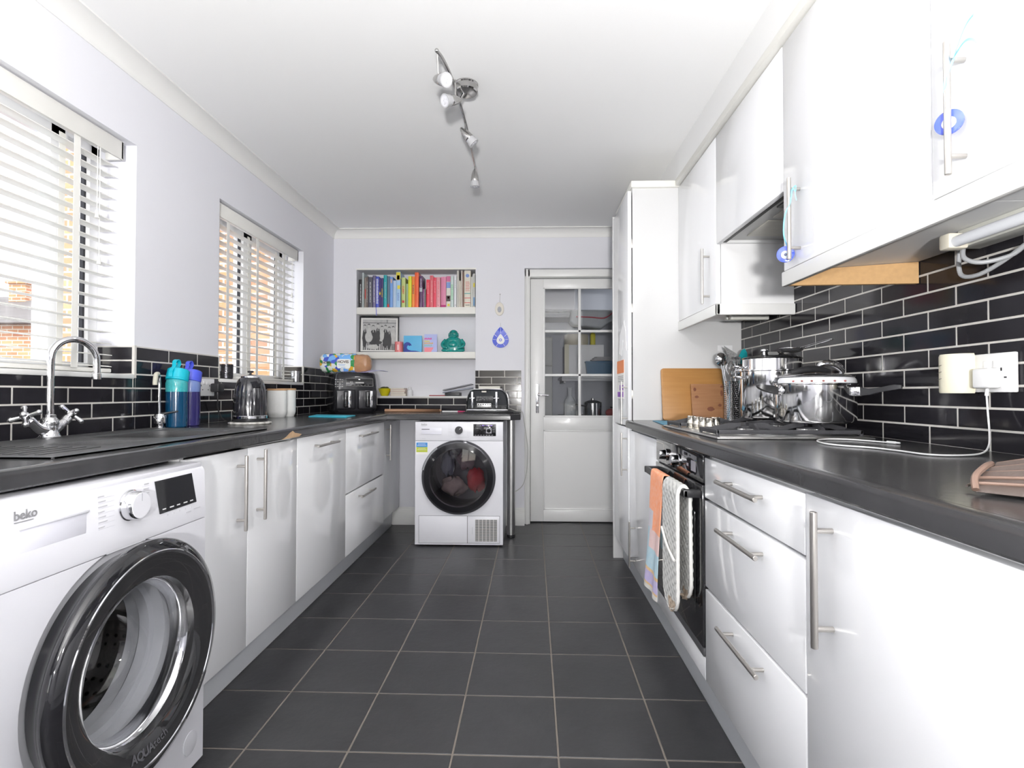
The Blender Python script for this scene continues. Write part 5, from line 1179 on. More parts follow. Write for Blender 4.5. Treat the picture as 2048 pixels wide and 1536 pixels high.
inkP = M('spine_pink', (0.80, 0.45, 0.45), 0.5); inkB = M('spine_blue', (0.20, 0.30, 0.60), 0.5); inkG = M('spine_grey', (0.45, 0.46, 0.50), 0.5); inkT = M('spine_teal', (0.1, 0.4, 0.4), 0.5); skin_ = M('spine_portrait', (0.60, 0.40, 0.30), 0.6)
for i, (a, c, top, colr, desc, ex) in enumerate(BOOKS):
    x0, x1 = bk(a)+0.0004, bk(c)-0.0004; h = (661-top)*0.14322/244.6; w_ = x1-x0; rnd = random.Random(i)
    yf = 4.340+rnd.uniform(-0.006, 0.008); dp = min(0.135, 0.10+h*0.15)
    t = thing('book', 'book with %s spine on the upper niche shelf' % desc, 'book', ((x0+x1)/2, yf+dp/2, SH1), group='books on the upper niche shelf')
    cm = M('cover_%02d' % i, colr, 0.35, coat=0.3, var=0.15, vscale=14)
    b = MB(); z0 = SH1+0.0003; th = min(0.0022, w_*0.2)
    b.box(x0, x0+th, yf+0.002, yf+dp, z0, z0+h, bev=0.0004, seg=1); b.box(x1-th, x1, yf+0.002, yf+dp, z0, z0+h, bev=0.0004, seg=1)
    b.prism([(x0, yf+0.003), (x0+w_*0.15, yf+0.0006), (x0+w_*0.5, yf), (x1-w_*0.15, yf+0.0006), (x1, yf+0.003), (x1-th, yf+0.006), (x0+th, yf+0.006)], 'Z', z0, z0+h)
    b.build('cover', cm, t)
    b = MB(); b.box(x0+th, x1-th, yf+0.005, yf+dp-0.004, z0+0.002, z0+h-0.003); b.build('pages', PAGES, t)
    yt = yf-0.0012; xm = (x0+x1)/2
    def mark(mat, *rects):
        b = MB()
        for (u0, u1, v0, v1) in rects: b.box(x0+u0*w_, x0+u1*w_, yt, yf+0.001, z0+v0*h, z0+v1*h)
        b.build('spine_print', mat, t)
    def dashes(mat, u0, u1, v0, v1, n, duty=0.6): mark(mat, *[(u0, u1-0.08*(k % 3 == 1), v0+(v1-v0)*k/n, v0+(v1-v0)*(k+duty)/n) for k in range(n)])
    if ex == 'L': dashes(inkW if colr[0] < 0.5 else inkP, 0.42, 0.62, 0.18, 0.85, 16)
    if ex == 'L2': dashes(inkP, 0.4, 0.62, 0.5, 0.9, 9)
    if ex == 'l': dashes(inkG, 0.4, 0.6, 0.3, 0.8, 12)
    if ex == 'R': mark(inkR, (0.3, 0.7, 0.30, 0.62))
    if ex == 'R2': mark(inkR, (0.1, 0.8, 0.02, 0.12)); 
    if ex == 'S': dashes(inkW, 0.2, 0.8, 0.14, 0.94, 20, 0.55)
    if ex == 'Y':
        b = MB(); zc = z0+h*0.50; b.prism([(x0+0.1*w_, zc), (xm, zc-0.016), (x1-0.1*w_, zc), (xm, zc+0.016)], 'Y', yt, yf+0.001); b.build('spine_print', inkY, t)
    if ex == 'Y2': dashes(inkY, 0.25, 0.7, 0.36, 0.66, 8); 
    if ex == 'P': mark(skin_, (0.25, 0.8, 0.80, 0.93)); 
    if ex == 'T':
        mark(inkY, (0.03, 0.97, 0.78, 0.985), (0.3, 0.95, 0.52, 0.62)); mark(skin_, (0.2, 0.8, 0.76, 0.90)); dashes(inkB, 0.3, 0.7, 0.2, 0.42, 6)
    if ex == 'C': text_part('spine_title', 'CURRY', 0.0205, (xm-0.008, yt-0.0003, z0+h*0.72), (0, 0, -1), (1, 0, 0), inkR, t, bold=0.0004); mark(inkR, (0.2, 0.75, 0.16, 0.24))
    if ex == 'O': dashes(inkK, 0.3, 0.7, 0.45, 0.74, 6)
    if ex == 'G': mark(inkG, (0.05, 0.95, 0.50, 0.63)); dashes(inkW, 0.4, 0.65, 0.66, 0.92, 7)
    if ex in ('D', 'D2'): dashes(inkK if ex == 'D2' else inkR, 0.4, 0.6, 0.35 if ex == 'D' else 0.62, 0.88, 10, 0.4); mark(inkK, (0.4, 0.6, 0.07, 0.09))
    if ex == 'K': mark(M('spine_magenta', (0.45, 0.03, 0.18), 0.5), (0.05, 0.95, 0.02, 0.09))
    if ex == 'M': mark(M('patch_magenta', (0.6, 0.15, 0.3), 0.5), (0.04, 0.96, 0.82, 0.99)); mark(inkB, (0.04, 0.96, 0.62, 0.80)); mark(inkK, (0.04, 0.96, 0.20, 0.38)); mark(inkR, (0.3, 0.7, 0.28, 0.35)); mark(inkY, (0.3, 0.8, 0.05, 0.12))
    if ex == 'N': dashes(M('spine_green', (0.3, 0.6, 0.35), 0.5), 0.15, 0.85, 0.25, 0.75, 8)
    if ex == 'B':
        b = MB(); b.lathe([(0.0145, -0.001), (0.0145, 0.0), (0.0005, 0.0001)], (xm, yf, z0+h*0.86), axis='Y', n=24, cap0=True); b.build('spine_emblem', inkB, t)
        mark(inkR, (0.05, 0.95, 0.25, 0.265), (0.05, 0.95, 0.12, 0.135)); mark(inkT, (0.05, 0.95, 0.37, 0.39)); dashes(inkR, 0.2, 0.85, 0.45, 0.72, 8, 0.25); mark(inkK, (0.2, 0.85, 0.06, 0.075))
    if ex == 'V': mark(inkY, (0.1, 0.9, 0.6, 0.72)); mark(M('patch_blue', (0.15, 0.3, 0.5), 0.5), (0.1, 0.9, 0.05, 0.3))
    if ex == 'S':
        b = MB(); b.strip([(xm, yf+0.01, SH1+0.0002), (xm, yf-0.004, SH1+0.001), (xm+0.001, YB-0.003, SH1-0.002), (xm+0.003, YB-0.002, SH1-0.03), (xm+0.004, YB-0.002, SH1-0.068)], (1, 0, 0), 0.004, 0.0006, sm=3); b.build('ribbon_marker', BLUEP, t)

# framed black and white photograph (a generic crowd scene) leaning at the left
t = thing('picture_frame', 'black-framed monochrome group photograph leaning in the niche', 'picture', (-1.22, 4.40, SH2), (0, 0, math.radians(7)))
fw_, fh_ = 0.318, 0.298
ROOT[t.name] = ROOT[t.name] @ Matrix.Rotation(math.radians(-4), 4, 'X')
t.rotation_euler = (math.radians(-4), 0, math.radians(7)); ROOT[t.name] = Matrix.Translation(t.location) @ t.rotation_euler.to_matrix().to_4x4()
b = MB(); f_ = 0.009
for (x0, x1, z0, z1) in ((-fw_/2, fw_/2, 0.002, f_), (-fw_/2, fw_/2, fh_-f_, fh_), (-fw_/2, -fw_/2+f_, 0.002, fh_), (fw_/2-f_, fw_/2, 0.002, fh_)): b.box(x0, x1, -0.012, 0.010, z0, z1, bev=0.001)
b.build('frame', BLACKP, t, world=False)
b = MB(); b.box(-fw_/2+0.005, fw_/2-0.005, -0.002, 0.008, 0.006, fh_-0.005); b.build('mount', PAPER, t, world=False)
MID = M('photo_mid_grey', (0.30, 0.30, 0.30), 0.5, var=0.9, vscale=26, col2=(0.62, 0.62, 0.61)); DK = M('photo_dark', (0.045, 0.045, 0.048), 0.5, var=0.6, vscale=20); LT = M('photo_light', (0.62, 0.62, 0.60), 0.5, var=0.4, vscale=30)
b = MB(); b.box(-0.136, 0.136, -0.003, -0.002, 0.020, 0.276); b.build('print', MID, t, world=False)
def blob(b, cx, cz, rx, rz, y, n=14, s=0):
    b.loft([[(cx+rx*math.cos(2*PI*i/n)*(1+0.10*math.sin(3*i+s)), yy, cz+rz*math.sin(2*PI*i/n)*(1+0.08*math.cos(2*i+s))) for i in range(n)] for yy in (y, y+0.0004)])
rp_ = random.Random(5)
FIG = [(-0.118, 0.215, 0), (-0.085, 0.222, 1), (-0.050, 0.212, 0), (-0.012, 0.226, 0), (0.022, 0.206, 1), (0.050, 0.214, 0), (0.080, 0.200, 0), (0.112, 0.205, 1)]
b = MB()
for k, (cx, hz, li) in enumerate(FIG):
    if not li: blob(b, cx, hz-0.095, 0.019+0.004*(k % 3), 0.078, -0.0034-0.0001*k, s=k)
    blob(b, cx, hz+0.010, 0.010, 0.008, -0.0052, s=k)
    b.box(cx-0.010, cx-0.003, -0.0036, -0.0030, 0.022, hz-0.13); b.box(cx+0.004, cx+0.011, -0.0036, -0.0030, 0.022, hz-0.13)
blob(b, -0.020, 0.085, 0.045, 0.016, -0.0050, s=3); b.box(-0.135, 0.135, -0.0032, -0.0030, 0.246, 0.250); b.box(0.06, 0.064, -0.0032, -0.0030, 0.25, 0.275)
b.build('dark_figures', DK, t, world=False)
b = MB()
for k, (cx, hz, li) in enumerate(FIG):
    blob(b, cx, hz, 0.0085, 0.0115, -0.0058, s=k*2)
    if li: blob(b, cx, hz-0.060, 0.018, 0.045, -0.0046, s=k)
    b.box(cx-0.002, cx+0.003, -0.0060, -0.0054, hz-0.045, hz-0.014)
blob(b, -0.085, 0.130, 0.030, 0.045, -0.0050, s=1); blob(b, -0.050, 0.048, 0.046, 0.020, -0.0054, s=2); blob(b, 0.010, 0.100, 0.008, 0.006, -0.0062, s=2)
for k in range(7): b.box(-0.13+k*0.04, -0.118+k*0.04, -0.0034, -0.0031, 0.022+0.004*(k % 2), 0.040)
b.build('light_figures', LT, t, world=False)
# mug-shaped candle, wave canvas, card, statue
b = MB(); b.lathe([(0.001, 0), (0.031, 0), (0.0335, 0.003), (0.034, 0.086), (0.031, 0.087), (0.030, 0.06), (0.001, 0.06)], (-1.050, 4.375, SH2+0.0004), n=36); 
t = thing('candle_jar', 'coral pink candle jar beside the framed photograph', 'candle', (-1.050, 4.375, SH2)); b.build('jar', M('coral_glaze', (0.72, 0.20, 0.20), 0.2, coat=0.7), t)
b = MB(); b.box(-1.056, -1.044, 4.3392, 4.3415, SH2+0.018, SH2+0.062); b.build('label_marks', M('pale_pink_mark', (0.85, 0.62, 0.60), 0.3), t)
t = thing('canvas', 'small blue canvas painted with a curling wave', 'picture', (-0.935, 4.37, SH2))
b = MB(); b.box(-1.008, -0.860, 4.36, 4.378, SH2+0.0004, SH2+0.136, bev=0.001); b.build('canvas_panel', M('canvas_sky_blue', (0.13, 0.50, 0.80), 0.5, var=0.15, vscale=20), t)
b = MB(); z = SH2+0.0004
pts = [(-1.007, 0), (-1.007, 0.060), (-0.998, 0.075), (-0.982, 0.084), (-0.962, 0.080), (-0.948, 0.068), (-0.941, 0.052), (-0.952, 0.056), (-0.960, 0.050), (-0.968, 0.058), (-0.978, 0.052), (-0.982, 0.036), (-0.972, 0.022), (-0.945, 0.014), (-0.91, 0.012), (-0.88, 0.006), (-0.865, 0.0)]
b.prism([(p[0], z+p[1]) for p in pts], 'Y', 4.3585, 4.361); b.build('wave', M('wave_navy', (0.03, 0.06, 0.38), 0.5, var=0.5, vscale=30), t)
t = thing('greeting_card', 'lilac card with rainbow lettering between canvas and statue', 'card', (-0.787, 4.37, SH2))
b = MB(); b.box(-0.840, -0.735, 4.368, 4.371, z, z+0.148); b.build('card', M('card_lilac', (0.46, 0.50, 0.80), 0.6), t)
for nm, cc, x0, x1, z0, z1 in (('pink_block', (0.85, 0.28, 0.33), -0.839, -0.775, 0.0, 0.040), ('green_line', (0.25, 0.60, 0.45), -0.839, -0.775, 0.050, 0.062), ('orange_line', (0.85, 0.50, 0.15), -0.839, -0.765, 0.068, 0.080), ('yellow_line', (0.85, 0.72, 0.12), -0.839, -0.795, 0.084, 0.098), ('magenta_line', (0.75, 0.08, 0.35), -0.839, -0.778, 0.104, 0.118)):
    b = MB()
    if nm == 'pink_block': b.prism([(x0, z+z0), (x1-0.012, z+z0), (x1+0.012, z+z1), (x0, z+z1)], 'Y', 4.3672, 4.3682)
    else:
        n = 6
        for k in range(n): b.box(x0+(x1-x0)*k/n, x0+(x1-x0)*(k+0.72)/n, 4.3672, 4.3682, z+z0+0.001*(k % 2), z+z1-0.002*((k+1) % 2))
    b.build(nm, M('card_'+nm, cc, 0.6), t)
JADE = M('turquoise_glaze', (0.0, 0.33, 0.30), 0.12, coat=1.0, var=0.35, vscale=25)
t = thing('buddha_statue', 'glazed turquoise laughing seated statue on the lower niche shelf', 'statue', (-0.603, 4.385, SH2))
bx, by = -0.603, 4.385
b = MB(); R_ = []
prof = [(0.0, 0.072, 0.045), (0.010, 0.088, 0.055), (0.03, 0.092, 0.058), (0.05, 0.090, 0.055), (0.07, 0.087, 0.05), (0.09, 0.078, 0.045), (0.105, 0.066, 0.040), (0.117, 0.048, 0.034), (0.125, 0.035, 0.030)]
for (zz, rx, ry) in prof: R_.append([(bx+rx*math.cos(2*PI*i/40), by+ry*math.sin(2*PI*i/40), z+zz) for i in range(40)])
b.loft(R_)
b.sphere((bx, by-0.034, z+0.058), 0.040, (1.0, 0.75, 0.82), 24, 14)
b.sphere((bx-0.014, by-0.036, z+0.094), 0.018, (1.2, 0.5, 0.7), 14, 8); b.sphere((bx+0.014, by-0.036, z+0.094), 0.018, (1.2, 0.5, 0.7), 14, 8)
b.sphere((bx+0.058, by-0.028, z+0.016), 0.030, (1.3, 0.8, 0.55), 18, 10); b.sphere((bx-0.058, by-0.028, z+0.016), 0.030, (1.3, 0.8, 0.55), 18, 10)
b.build('body', JADE, t)
b = MB(); b.sphere((bx+0.001, by-0.008, z+0.148), 0.037, (1.02, 0.9, 1.0), 28, 18); b.sphere((bx, by-0.028, z+0.128), 0.026, (1.15, 0.7, 0.6), 20, 12)
for s_ in (-1, 1): b.sphere((bx+s_*0.038, by-0.004, z+0.140), 0.010, (0.5, 0.7, 1.9), 12, 8); b.sphere((bx+s_*0.017, by-0.034, z+0.146), 0.011, (1, 0.6, 0.8), 12, 8)
b.sphere((bx, by-0.042, z+0.147), 0.006, (1.1, 0.8, 1.0), 12, 8); b.build('head', JADE, t)
DJ = M('dark_glaze_lines', (0.0, 0.10, 0.09), 0.2, coat=0.8)
b = MB()
for s_ in (-1, 1): b.tube([(bx+s_*0.024, by-0.037, z+0.153), (bx+s_*0.016, by-0.0425, z+0.1555), (bx+s_*0.008, by-0.040, z+0.153)], 0.0012, n=6, sm=3); b.tube([(bx+s_*0.026, by-0.034, z+0.163), (bx+s_*0.016, by-0.038, z+0.167), (bx+s_*0.007, by-0.038, z+0.163)], 0.0012, n=6, sm=3)
b.tube([(bx-0.014, by-0.043, z+0.133), (bx, by-0.048, z+0.127), (bx+0.014, by-0.043, z+0.133)], 0.0016, n=6, sm=3); b.sphere((bx, by-0.064, z+0.052), 0.003, n=8, m=6)
b.build('face_lines', DJ, t)
b = MB()
for s_ in (-1, 1):
    b.tube([(bx+s_*0.064, by-0.004, z+0.100), (bx+s_*0.088, by-0.022, z+0.070), (bx+s_*0.080, by-0.050, z+0.045), (bx+s_*0.052, by-0.060, z+0.034)], lambda q: 0.016-0.006*q, n=12, sm=4)
    b.sphere((bx+s_*0.050, by-0.061, z+0.033), 0.011, (1.1, 0.7, 0.9), 10, 8)
b.build('arms', JADE, t)
b = MB()
for s_ in (-1, 1):
    for k in range(4): b.tube([(bx+s_*(0.045+0.012*k), by-0.030+0.004*k, z+0.108-0.012*k), (bx+s_*(0.050+0.010*k), by-0.055+0.004*k, z+0.070-0.010*k), (bx+s_*(0.046+0.012*k), by-0.050+0.002*k, z+0.030)], 0.0022, n=6, sm=3)
b.build('robe_folds', JADE, t)

# ledge at the bottom of the niche
t = thing('fruit_bowl', 'small mustard yellow bowl on the niche ledge beside the air fryer', 'bowl', (-1.172, 4.40, LEDGE))
b = MB(); b.lathe([(0.001, 0.0005), (0.026, 0.0005), (0.030, 0.004), (0.048, 0.045), (0.052, 0.062), (0.049, 0.062), (0.044, 0.043), (0.027, 0.008), (0.001, 0.006)], (-1.172, 4.40, LEDGE), n=36); b.build('bowl', M('mustard_glaze', (0.62, 0.55, 0.01), 0.25, coat=0.5), t)
b = MB(); b.sphere((-1.178, 4.395, LEDGE+0.062), 0.030, (1.0, 1.0, 0.5), 14, 8); b.sphere((-1.155, 4.40, LEDGE+0.064), 0.018, (1.0, 1.0, 0.7), 12, 8); single('avocado', b, M('avocado_skin', (0.08, 0.09, 0.02), 0.6, var=0.5, bump=0.5), 'dark green fruit in the yellow bowl', 'fruit')
for k, (x0, x1, y0, h, cc, dd) in enumerate(((-1.110, -0.985, 4.345, 0.018, (0.60, 0.45, 0.38), 'peach, lowest of the stack on the niche ledge'), (-1.112, -0.995, 4.350, 0.016, (0.66, 0.60, 0.55), 'beige, second in the stack on the niche ledge'), (-1.113, -0.990, 4.348, 0.017, (0.62, 0.30, 0.28), 'red-edged, third in the stack on the niche ledge'), (-1.112, -1.000, 4.350, 0.013, (0.74, 0.71, 0.66), 'cream, topmost of the stack on the niche ledge'))):
    zz = LEDGE+0.0004+[0, 0.0185, 0.035, 0.0525][k]
    t = thing('book', 'small book lying flat, %s' % dd, 'book', ((x0+x1)/2, y0+0.07, zz), group='books lying on the niche ledge')
    b = MB(); b.box(x0, x1, y0, y0+0.13, zz, zz+0.002, bev=0.0005); b.box(x0, x1, y0, y0+0.13, zz+h-0.002, zz+h, bev=0.0005); b.box(x0, x0+0.002, y0, y0+0.13, zz, zz+h); b.build('cover', M('flat_cover_%d' % k, cc, 0.5), t)
    b = MB(); b.box(x0+0.002, x1-0.003, y0+0.003, y0+0.127, zz+0.002, zz+h-0.002); b.build('pages', PAGES, t)
b = MB(); b.lathe([(0.001, 0), (0.020, 0.0), (0.022, 0.004), (0.022, 0.045), (0.013, 0.055), (0.013, 0.070), (0.001, 0.074)], (-0.962, 4.39, LEDGE+0.0004), n=24); single('shaker', b, M('frosted_shaker', (0.72, 0.73, 0.75), 0.2, coat=0.5), 'small clear glass shaker beside the stack of books on the niche ledge', 'shaker')
b = MB(); b.cyl((-0.80, 4.38, LEDGE+0.0045), (-0.66, 4.385, LEDGE+0.0045), 0.004, n=10); single('pencil', b, M('red_lacquer', (0.35, 0.04, 0.05), 0.4), 'thin dark red pencil lying on the niche ledge', 'pencil')
b = MB(); b.box(-0.668, -0.545, 4.35, 4.47, LEDGE+0.0004, LEDGE+0.030, bev=0.004); single('notebook', b, M('black_notebook', (0.03, 0.03, 0.035), 0.4, var=0.3), 'thick black notebook on the niche ledge behind the toaster', 'notebook')
for k, (dz, rot, cc, dd) in enumerate(((0.034, 9, (0.30, 0.32, 0.38), 'blue-grey folder resting askew on the black notebook'), (0.058, 12, (0.24, 0.24, 0.26), 'dark grey folder, topmost of the askew pile'))):
    b = MB(); b.xf = Matrix.Translation((-0.570, 4.40, LEDGE+dz+0.012)) @ Matrix.Rotation(math.radians(-rot), 4, 'Y'); b.box(-0.115, 0.125, -0.07, 0.07, -0.004, 0.004, bev=0.001); b.box(-0.11, 0.12, -0.066, 0.066, 0.0045, 0.0065)
    single('folder', b, M('folder_%d' % k, cc, 0.5, var=0.2), dd, 'folder')
# wall ornaments
t = thing('wall_ornament', 'cream oval plaque hanging on a cord above the blue teardrop', 'ornament', (-0.221, 4.305, 1.67))
b = MB(); rg = lambda k, y: [(-0.223+0.036*k*math.cos(2*PI*i/40), y, 1.727+0.054*k*math.sin(2*PI*i/40)) for i in range(40)]
b.loft([rg(1, 4.3095), rg(1, 4.304), rg(0.94, 4.301), rg(0.5, 4.3005)]); b.build('plaque', M('cream_plaque', (0.74, 0.70, 0.62), 0.5, var=0.1), t)
b = MB(); b.loft([[(-0.223+0.016*math.cos(2*PI*i/24), y, 1.722+0.024*math.sin(2*PI*i/24)) for i in range(24)] for y in (4.3005, 4.299)]); b.build('motif', M('grey_motif', (0.48, 0.50, 0.55), 0.4, var=0.6, vscale=60), t)
b = MB(); b.cyl((-0.221, 4.304, 1.78), (-0.219, 4.306, 1.842), 0.0012, n=6); b.sphere((-0.219, 4.306, 1.846), 0.004, n=8, m=6); b.build('cord', M('grey_cord', (0.40, 0.38, 0.36), 0.7), t)
t = thing('evil_eye_ornament', 'blue and white glass teardrop ornament hung on the back wall', 'ornament', (-0.214, 4.305, 1.418))
cx, cz = -0.214, 1.478
def drop(k, y, n=48, oz=0.0):
    out = []
    for i in range(n):
        a = 2*PI*i/n-PI/2; x_ = math.cos(a); z_ = math.sin(a)
        f = max(0, z_)**1.6; out.append((cx+0.0655*k*x_*(1-0.62*f)*(1 if z_ < 0.995 else 0.4), y, cz+oz+(0.062*z_ if z_ < 0 else 0.105*z_)*k))
    return out
b = MB(); b.loft([drop(1, 4.3095), drop(1, 4.304), drop(0.97, 4.3025), drop(0.55, 4.3023, oz=-0.004)]); b.build('rim_glass', M('cobalt_glass', (0.07, 0.12, 0.75), 0.15, coat=1.0, var=0.3, vscale=40), t)
b = MB(); b.loft([drop(0.50, 4.3035, oz=-0.003), drop(0.49, 4.3012, oz=-0.003), drop(0.2, 4.3010, oz=-0.003)]); b.build('white_centre', M('milk_glass', (0.78, 0.78, 0.76), 0.2), t)
b = MB(); b.lathe([(0.0115, 0), (0.0115, -0.002), (0.0005, -0.0022)], (cx, 4.3012, cz), axis='Y', n=24, cap0=True); b.build('eye_blue', M('cobalt_glass'), t)
b = MB(); b.lathe([(0.006, 0), (0.006, -0.001), (0.0005, -0.0012)], (cx, 4.2990, cz), axis='Y', n=20, cap0=True); b.build('eye_pupil', M('milk_glass'), t)
b = MB()
for a in (-55, -125, 5, 175, 42, 138):
    ar = math.radians(a); dx_, dz_ = math.cos(ar), math.sin(ar)
    r0_, r1_ = (0.036, 0.062) if a not in (42, 138) else (0.040, 0.068)
    b.xf = Matrix.Translation((cx, 0, cz)) @ Matrix.Rotation(-ar, 4, 'Y'); b.box(r0_, r1_, 4.3015, 4.303, -0.0013, 0.0013)
b.xf = Matrix.Identity(4); b.box(cx-0.001, cx+0.001, 4.3015, 4.3035, cz+0.055, cz+0.108); b.build('leading', M('milk_glass'), t)
b = MB(); b.cyl((cx, 4.303, cz+0.095), (cx, 4.304, cz+0.138), 0.0011, n=6); b.build('cord', M('grey_cord'), t)

# ================================================================ ceiling spotlight bar
t = thing('ceiling_spotlight', 'chrome wavy spotlight bar with four lamps on the ceiling', 'ceiling light', (-0.262, 2.28, ZC))
LCH = M('lamp_chrome', (0.50, 0.49, 0.48), 0.12, 1.0)
b = MB(); b.lathe([(0.052, 0.0), (0.052, -0.004), (0.049, -0.008), (0.049, -0.030), (0.045, -0.035), (0.001, -0.036)], (-0.262, 2.275, ZC-0.0003), n=48, cap0=True); b.build('ceiling_rose', LCH, t)
bar = [(-0.331, 1.935, 2.300), (-0.316, 1.985, 2.300), (-0.302, 2.09, 2.300), (-0.293, 2.24, 2.300), (-0.287, 2.42, 2.300), (-0.285, 2.69, 2.300), (-0.288, 2.95, 2.300), (-0.289, 3.07, 2.300)]
b = MB(); b.tube(bar, 0.0062, n=12, sm=5); b.sphere(bar[0], 0.008, n=12, m=8); b.sphere(bar[-1], 0.007, n=12, m=8)
b.cyl((-0.272, 2.275, ZC-0.036), (-0.291, 2.275, 2.300), 0.005, n=10); b.build('bar', LCH, t)
LEDW = M('led_lens', (0.62, 0.62, 0.65), 0.25, var=0.05); LEDR = M('lamp_collar', (0.42, 0.42, 0.43), 0.3, var=0.1)
for (top, c, d_) in (((-0.331, 1.945, 2.300), (-0.318, 1.955, 2.205), (0.55, -0.62, -0.40)), ((-0.288, 2.12, 2.300), (-0.300, 2.115, 2.215), (-0.60, -0.62, -0.36)), ((-0.287, 2.45, 2.300), (-0.275, 2.485, 2.245), (0.62, 0.10, -0.70)), ((-0.289, 2.93, 2.300), (-0.288, 2.925, 2.222), (0.02, 0.08, -1.0))):
    c = Vector(c); dn = Vector(d_).normalized(); b = MB(); u, v, _ = b.frame(dn)
    def rg(s_, r): return [c+dn*s_+u*math.cos(2*PI*i/28)*r+v*math.sin(2*PI*i/28)*r for i in range(28)]
    b.loft([rg(-0.055, 0.004), rg(-0.048, 0.009), rg(-0.030, 0.016), rg(-0.008, 0.0205), (rg(0.008, 0.0215)), rg(0.010, 0.0205)]); b.cyl(top, c-dn*0.02, 0.0035, n=10)
    hd_ = b.build('lamp_head', LCH, t)
    b = MB(); b.loft([rg(0.008, 0.0205), rg(0.012, 0.021), rg(0.036, 0.0255), rg(0.040, 0.0255), rg(0.040, 0.021)], cap0=False, cap1=False); b.build('bulb_collar', LEDR, hd_)
    b = MB(); b.loft([rg(0.0395, 0.0212), rg(0.0385, 0.018), rg(0.0385, 0.001)], cap0=False)
    for k in range(4):
        a = PI/4+k*PI/2; cc = c+dn*0.040+(u*math.cos(a)+v*math.sin(a))*0.009; b.cyl(cc-dn*0.0012, cc+dn*0.0012, 0.0055, n=12)
    b.build('bulb_lens', LEDW, hd_)
    ld = bpy.data.lights.new('lamp_light', 'SPOT'); ld.energy = 30 if d_[2] < -0.9 else 8; ld.spot_size = math.radians(120 if d_[2] < -0.6 else 70); ld.spot_blend = 1.0; ld.shadow_soft_size = 0.03; ld.color = (1.0, 0.99, 0.98)
    lo = bpy.data.objects.new('lamp_light', ld); COL.objects.link(lo); lo.location = c+dn*0.05; lo.rotation_euler = dn.to_track_quat('-Z', 'Y').to_euler()
# ================================================================ gas hob
t = thing('gas_hob', 'steel five-burner gas hob with black grates set into the right worktop', 'hob', (0.845, 2.06, WT))
b = MB(); b.box(0.600, 1.092, 1.722, 2.400, WT+0.0003, WT+0.007, bev=0.003, seg=3); b.box(0.612, 1.080, 1.734, 2.388, WT+0.007, WT+0.0085, bev=0.0007); b.build('hob_plate', BRUSH, t)
GT = 0.951
def grate(x0, x1, y0, y1, ctrs):
    b = MB(); w_ = 0.009
    for (a, c, d_, e) in ((x0, x1, y0, y0+w_), (x0, x1, y1-w_, y1), (x0, x0+w_, y0, y1), (x1-w_, x1, y0, y1)): b.box(a, c, d_, e, 0.919, 0.933, bev=0.002)
    for (px_, py) in ((x0, y0), (x1-w_, y0), (x0, y1-w_), (x1-w_, y1-w_)): b.box(px_, px_+w_, py, py+w_, WT+0.0085, 0.925, bev=0.001)
    for (cx, cy_) in ctrs:
        for k in range(4):
            a = PI/2*k+ (0 if True else 0); dx_, dy_ = math.cos(a), math.sin(a)
            ex = (x1-0.004 if dx_ > 0.5 else x0+0.004 if dx_ < -0.5 else cx); ey = (y1-0.004 if dy_ > 0.5 else y0+0.004 if dy_ < -0.5 else cy_)
            if len(ctrs) > 1 and abs(dx_) > 0.5:
                o_ = [q for q in ctrs if q != (cx, cy_)][0]
                if (o_[0]-cx)*dx_ > 0: ex = (o_[0]+cx)/2
            b.loft([[(cx+dx_*0.022-dy_*0.0035, cy_+dy_*0.022+dx_*0.0035, z) for z in (0.940, GT)]+[(cx+dx_*0.022+dy_*0.0035, cy_+dy_*0.022-dx_*0.0035, z) for z in (GT, 0.940)],
                    [(cx+dx_*0.06-dy_*0.004, cy_+dy_*0.06+dx_*0.004, z) for z in (0.934, GT)]+[(cx+dx_*0.06+dy_*0.004, cy_+dy_*0.06-dx_*0.004, z) for z in (GT, 0.934)],
                    [(ex-dy_*0.0045, ey+dx_*0.0045, z) for z in (0.921, 0.936)]+[(ex+dy_*0.0045, ey-dx_*0.0045, z) for z in (0.936, 0.921)]])
    b.build('grate', IRON, t)
BUR = [(0.745, 1.850), (0.955, 1.850), (0.955, 2.065), (0.745, 2.285), (0.955, 2.285)]
grate(0.612, 1.078, 1.762, 1.938, BUR[:2]); grate(0.780, 1.078, 1.950, 2.180, BUR[2:3]); grate(0.612, 1.078, 2.192, 2.378, BUR[3:])
for i, (x, y) in enumerate(BUR):
    r = (0.030, 0.040, 0.045, 0.030, 0.036)[i]
    b = MB(); b.lathe([(r+0.022, 0), (r+0.015, 0.006), (r+0.004, 0.007), (r, 0.012), (0.001, 0.012)], (x, y, WT+0.0085), n=40); br_ = b.build('burner', M('burner_alloy', (0.62, 0.61, 0.60), 0.28, 0.9), t)
    b = MB(); rg = lambda k, z: [(x+(k+0.0010*(1 if q % 2 else -1))*math.cos(2*PI*q/72), y+(k+0.0010*(1 if q % 2 else -1))*math.sin(2*PI*q/72), z) for q in range(72)]
    b.loft([rg(r, WT+0.0205), rg(r, WT+0.027), rg(r-0.003, WT+0.028)]); b.build('burner_ring', M('burner_alloy'), br_)
    b = MB(); b.lathe([(r-0.002, 0), (r-0.001, 0.003), (r-0.006, 0.006), (0.001, 0.0065)], (x, y, WT+0.028), n=36, cap0=True); b.build('burner_cap', IRON, br_)
for (x, y) in ((0.660, 2.187), (0.660, 2.110), (0.660, 2.037), (0.660, 1.963), (0.712, 2.060)):
    b = MB(); b.lathe([(0.020, 0), (0.0205, 0.003), (0.016, 0.006), (0.0165, 0.016), (0.0185, 0.019), (0.0155, 0.028), (0.0150, 0.038), (0.0165, 0.046), (0.015, 0.048), (0.001, 0.0482)], (x, y, WT+0.0085), n=30, cap0=True); b.build('knob', M('satin_knob', (0.68, 0.64, 0.56), 0.22, 1.0), t)

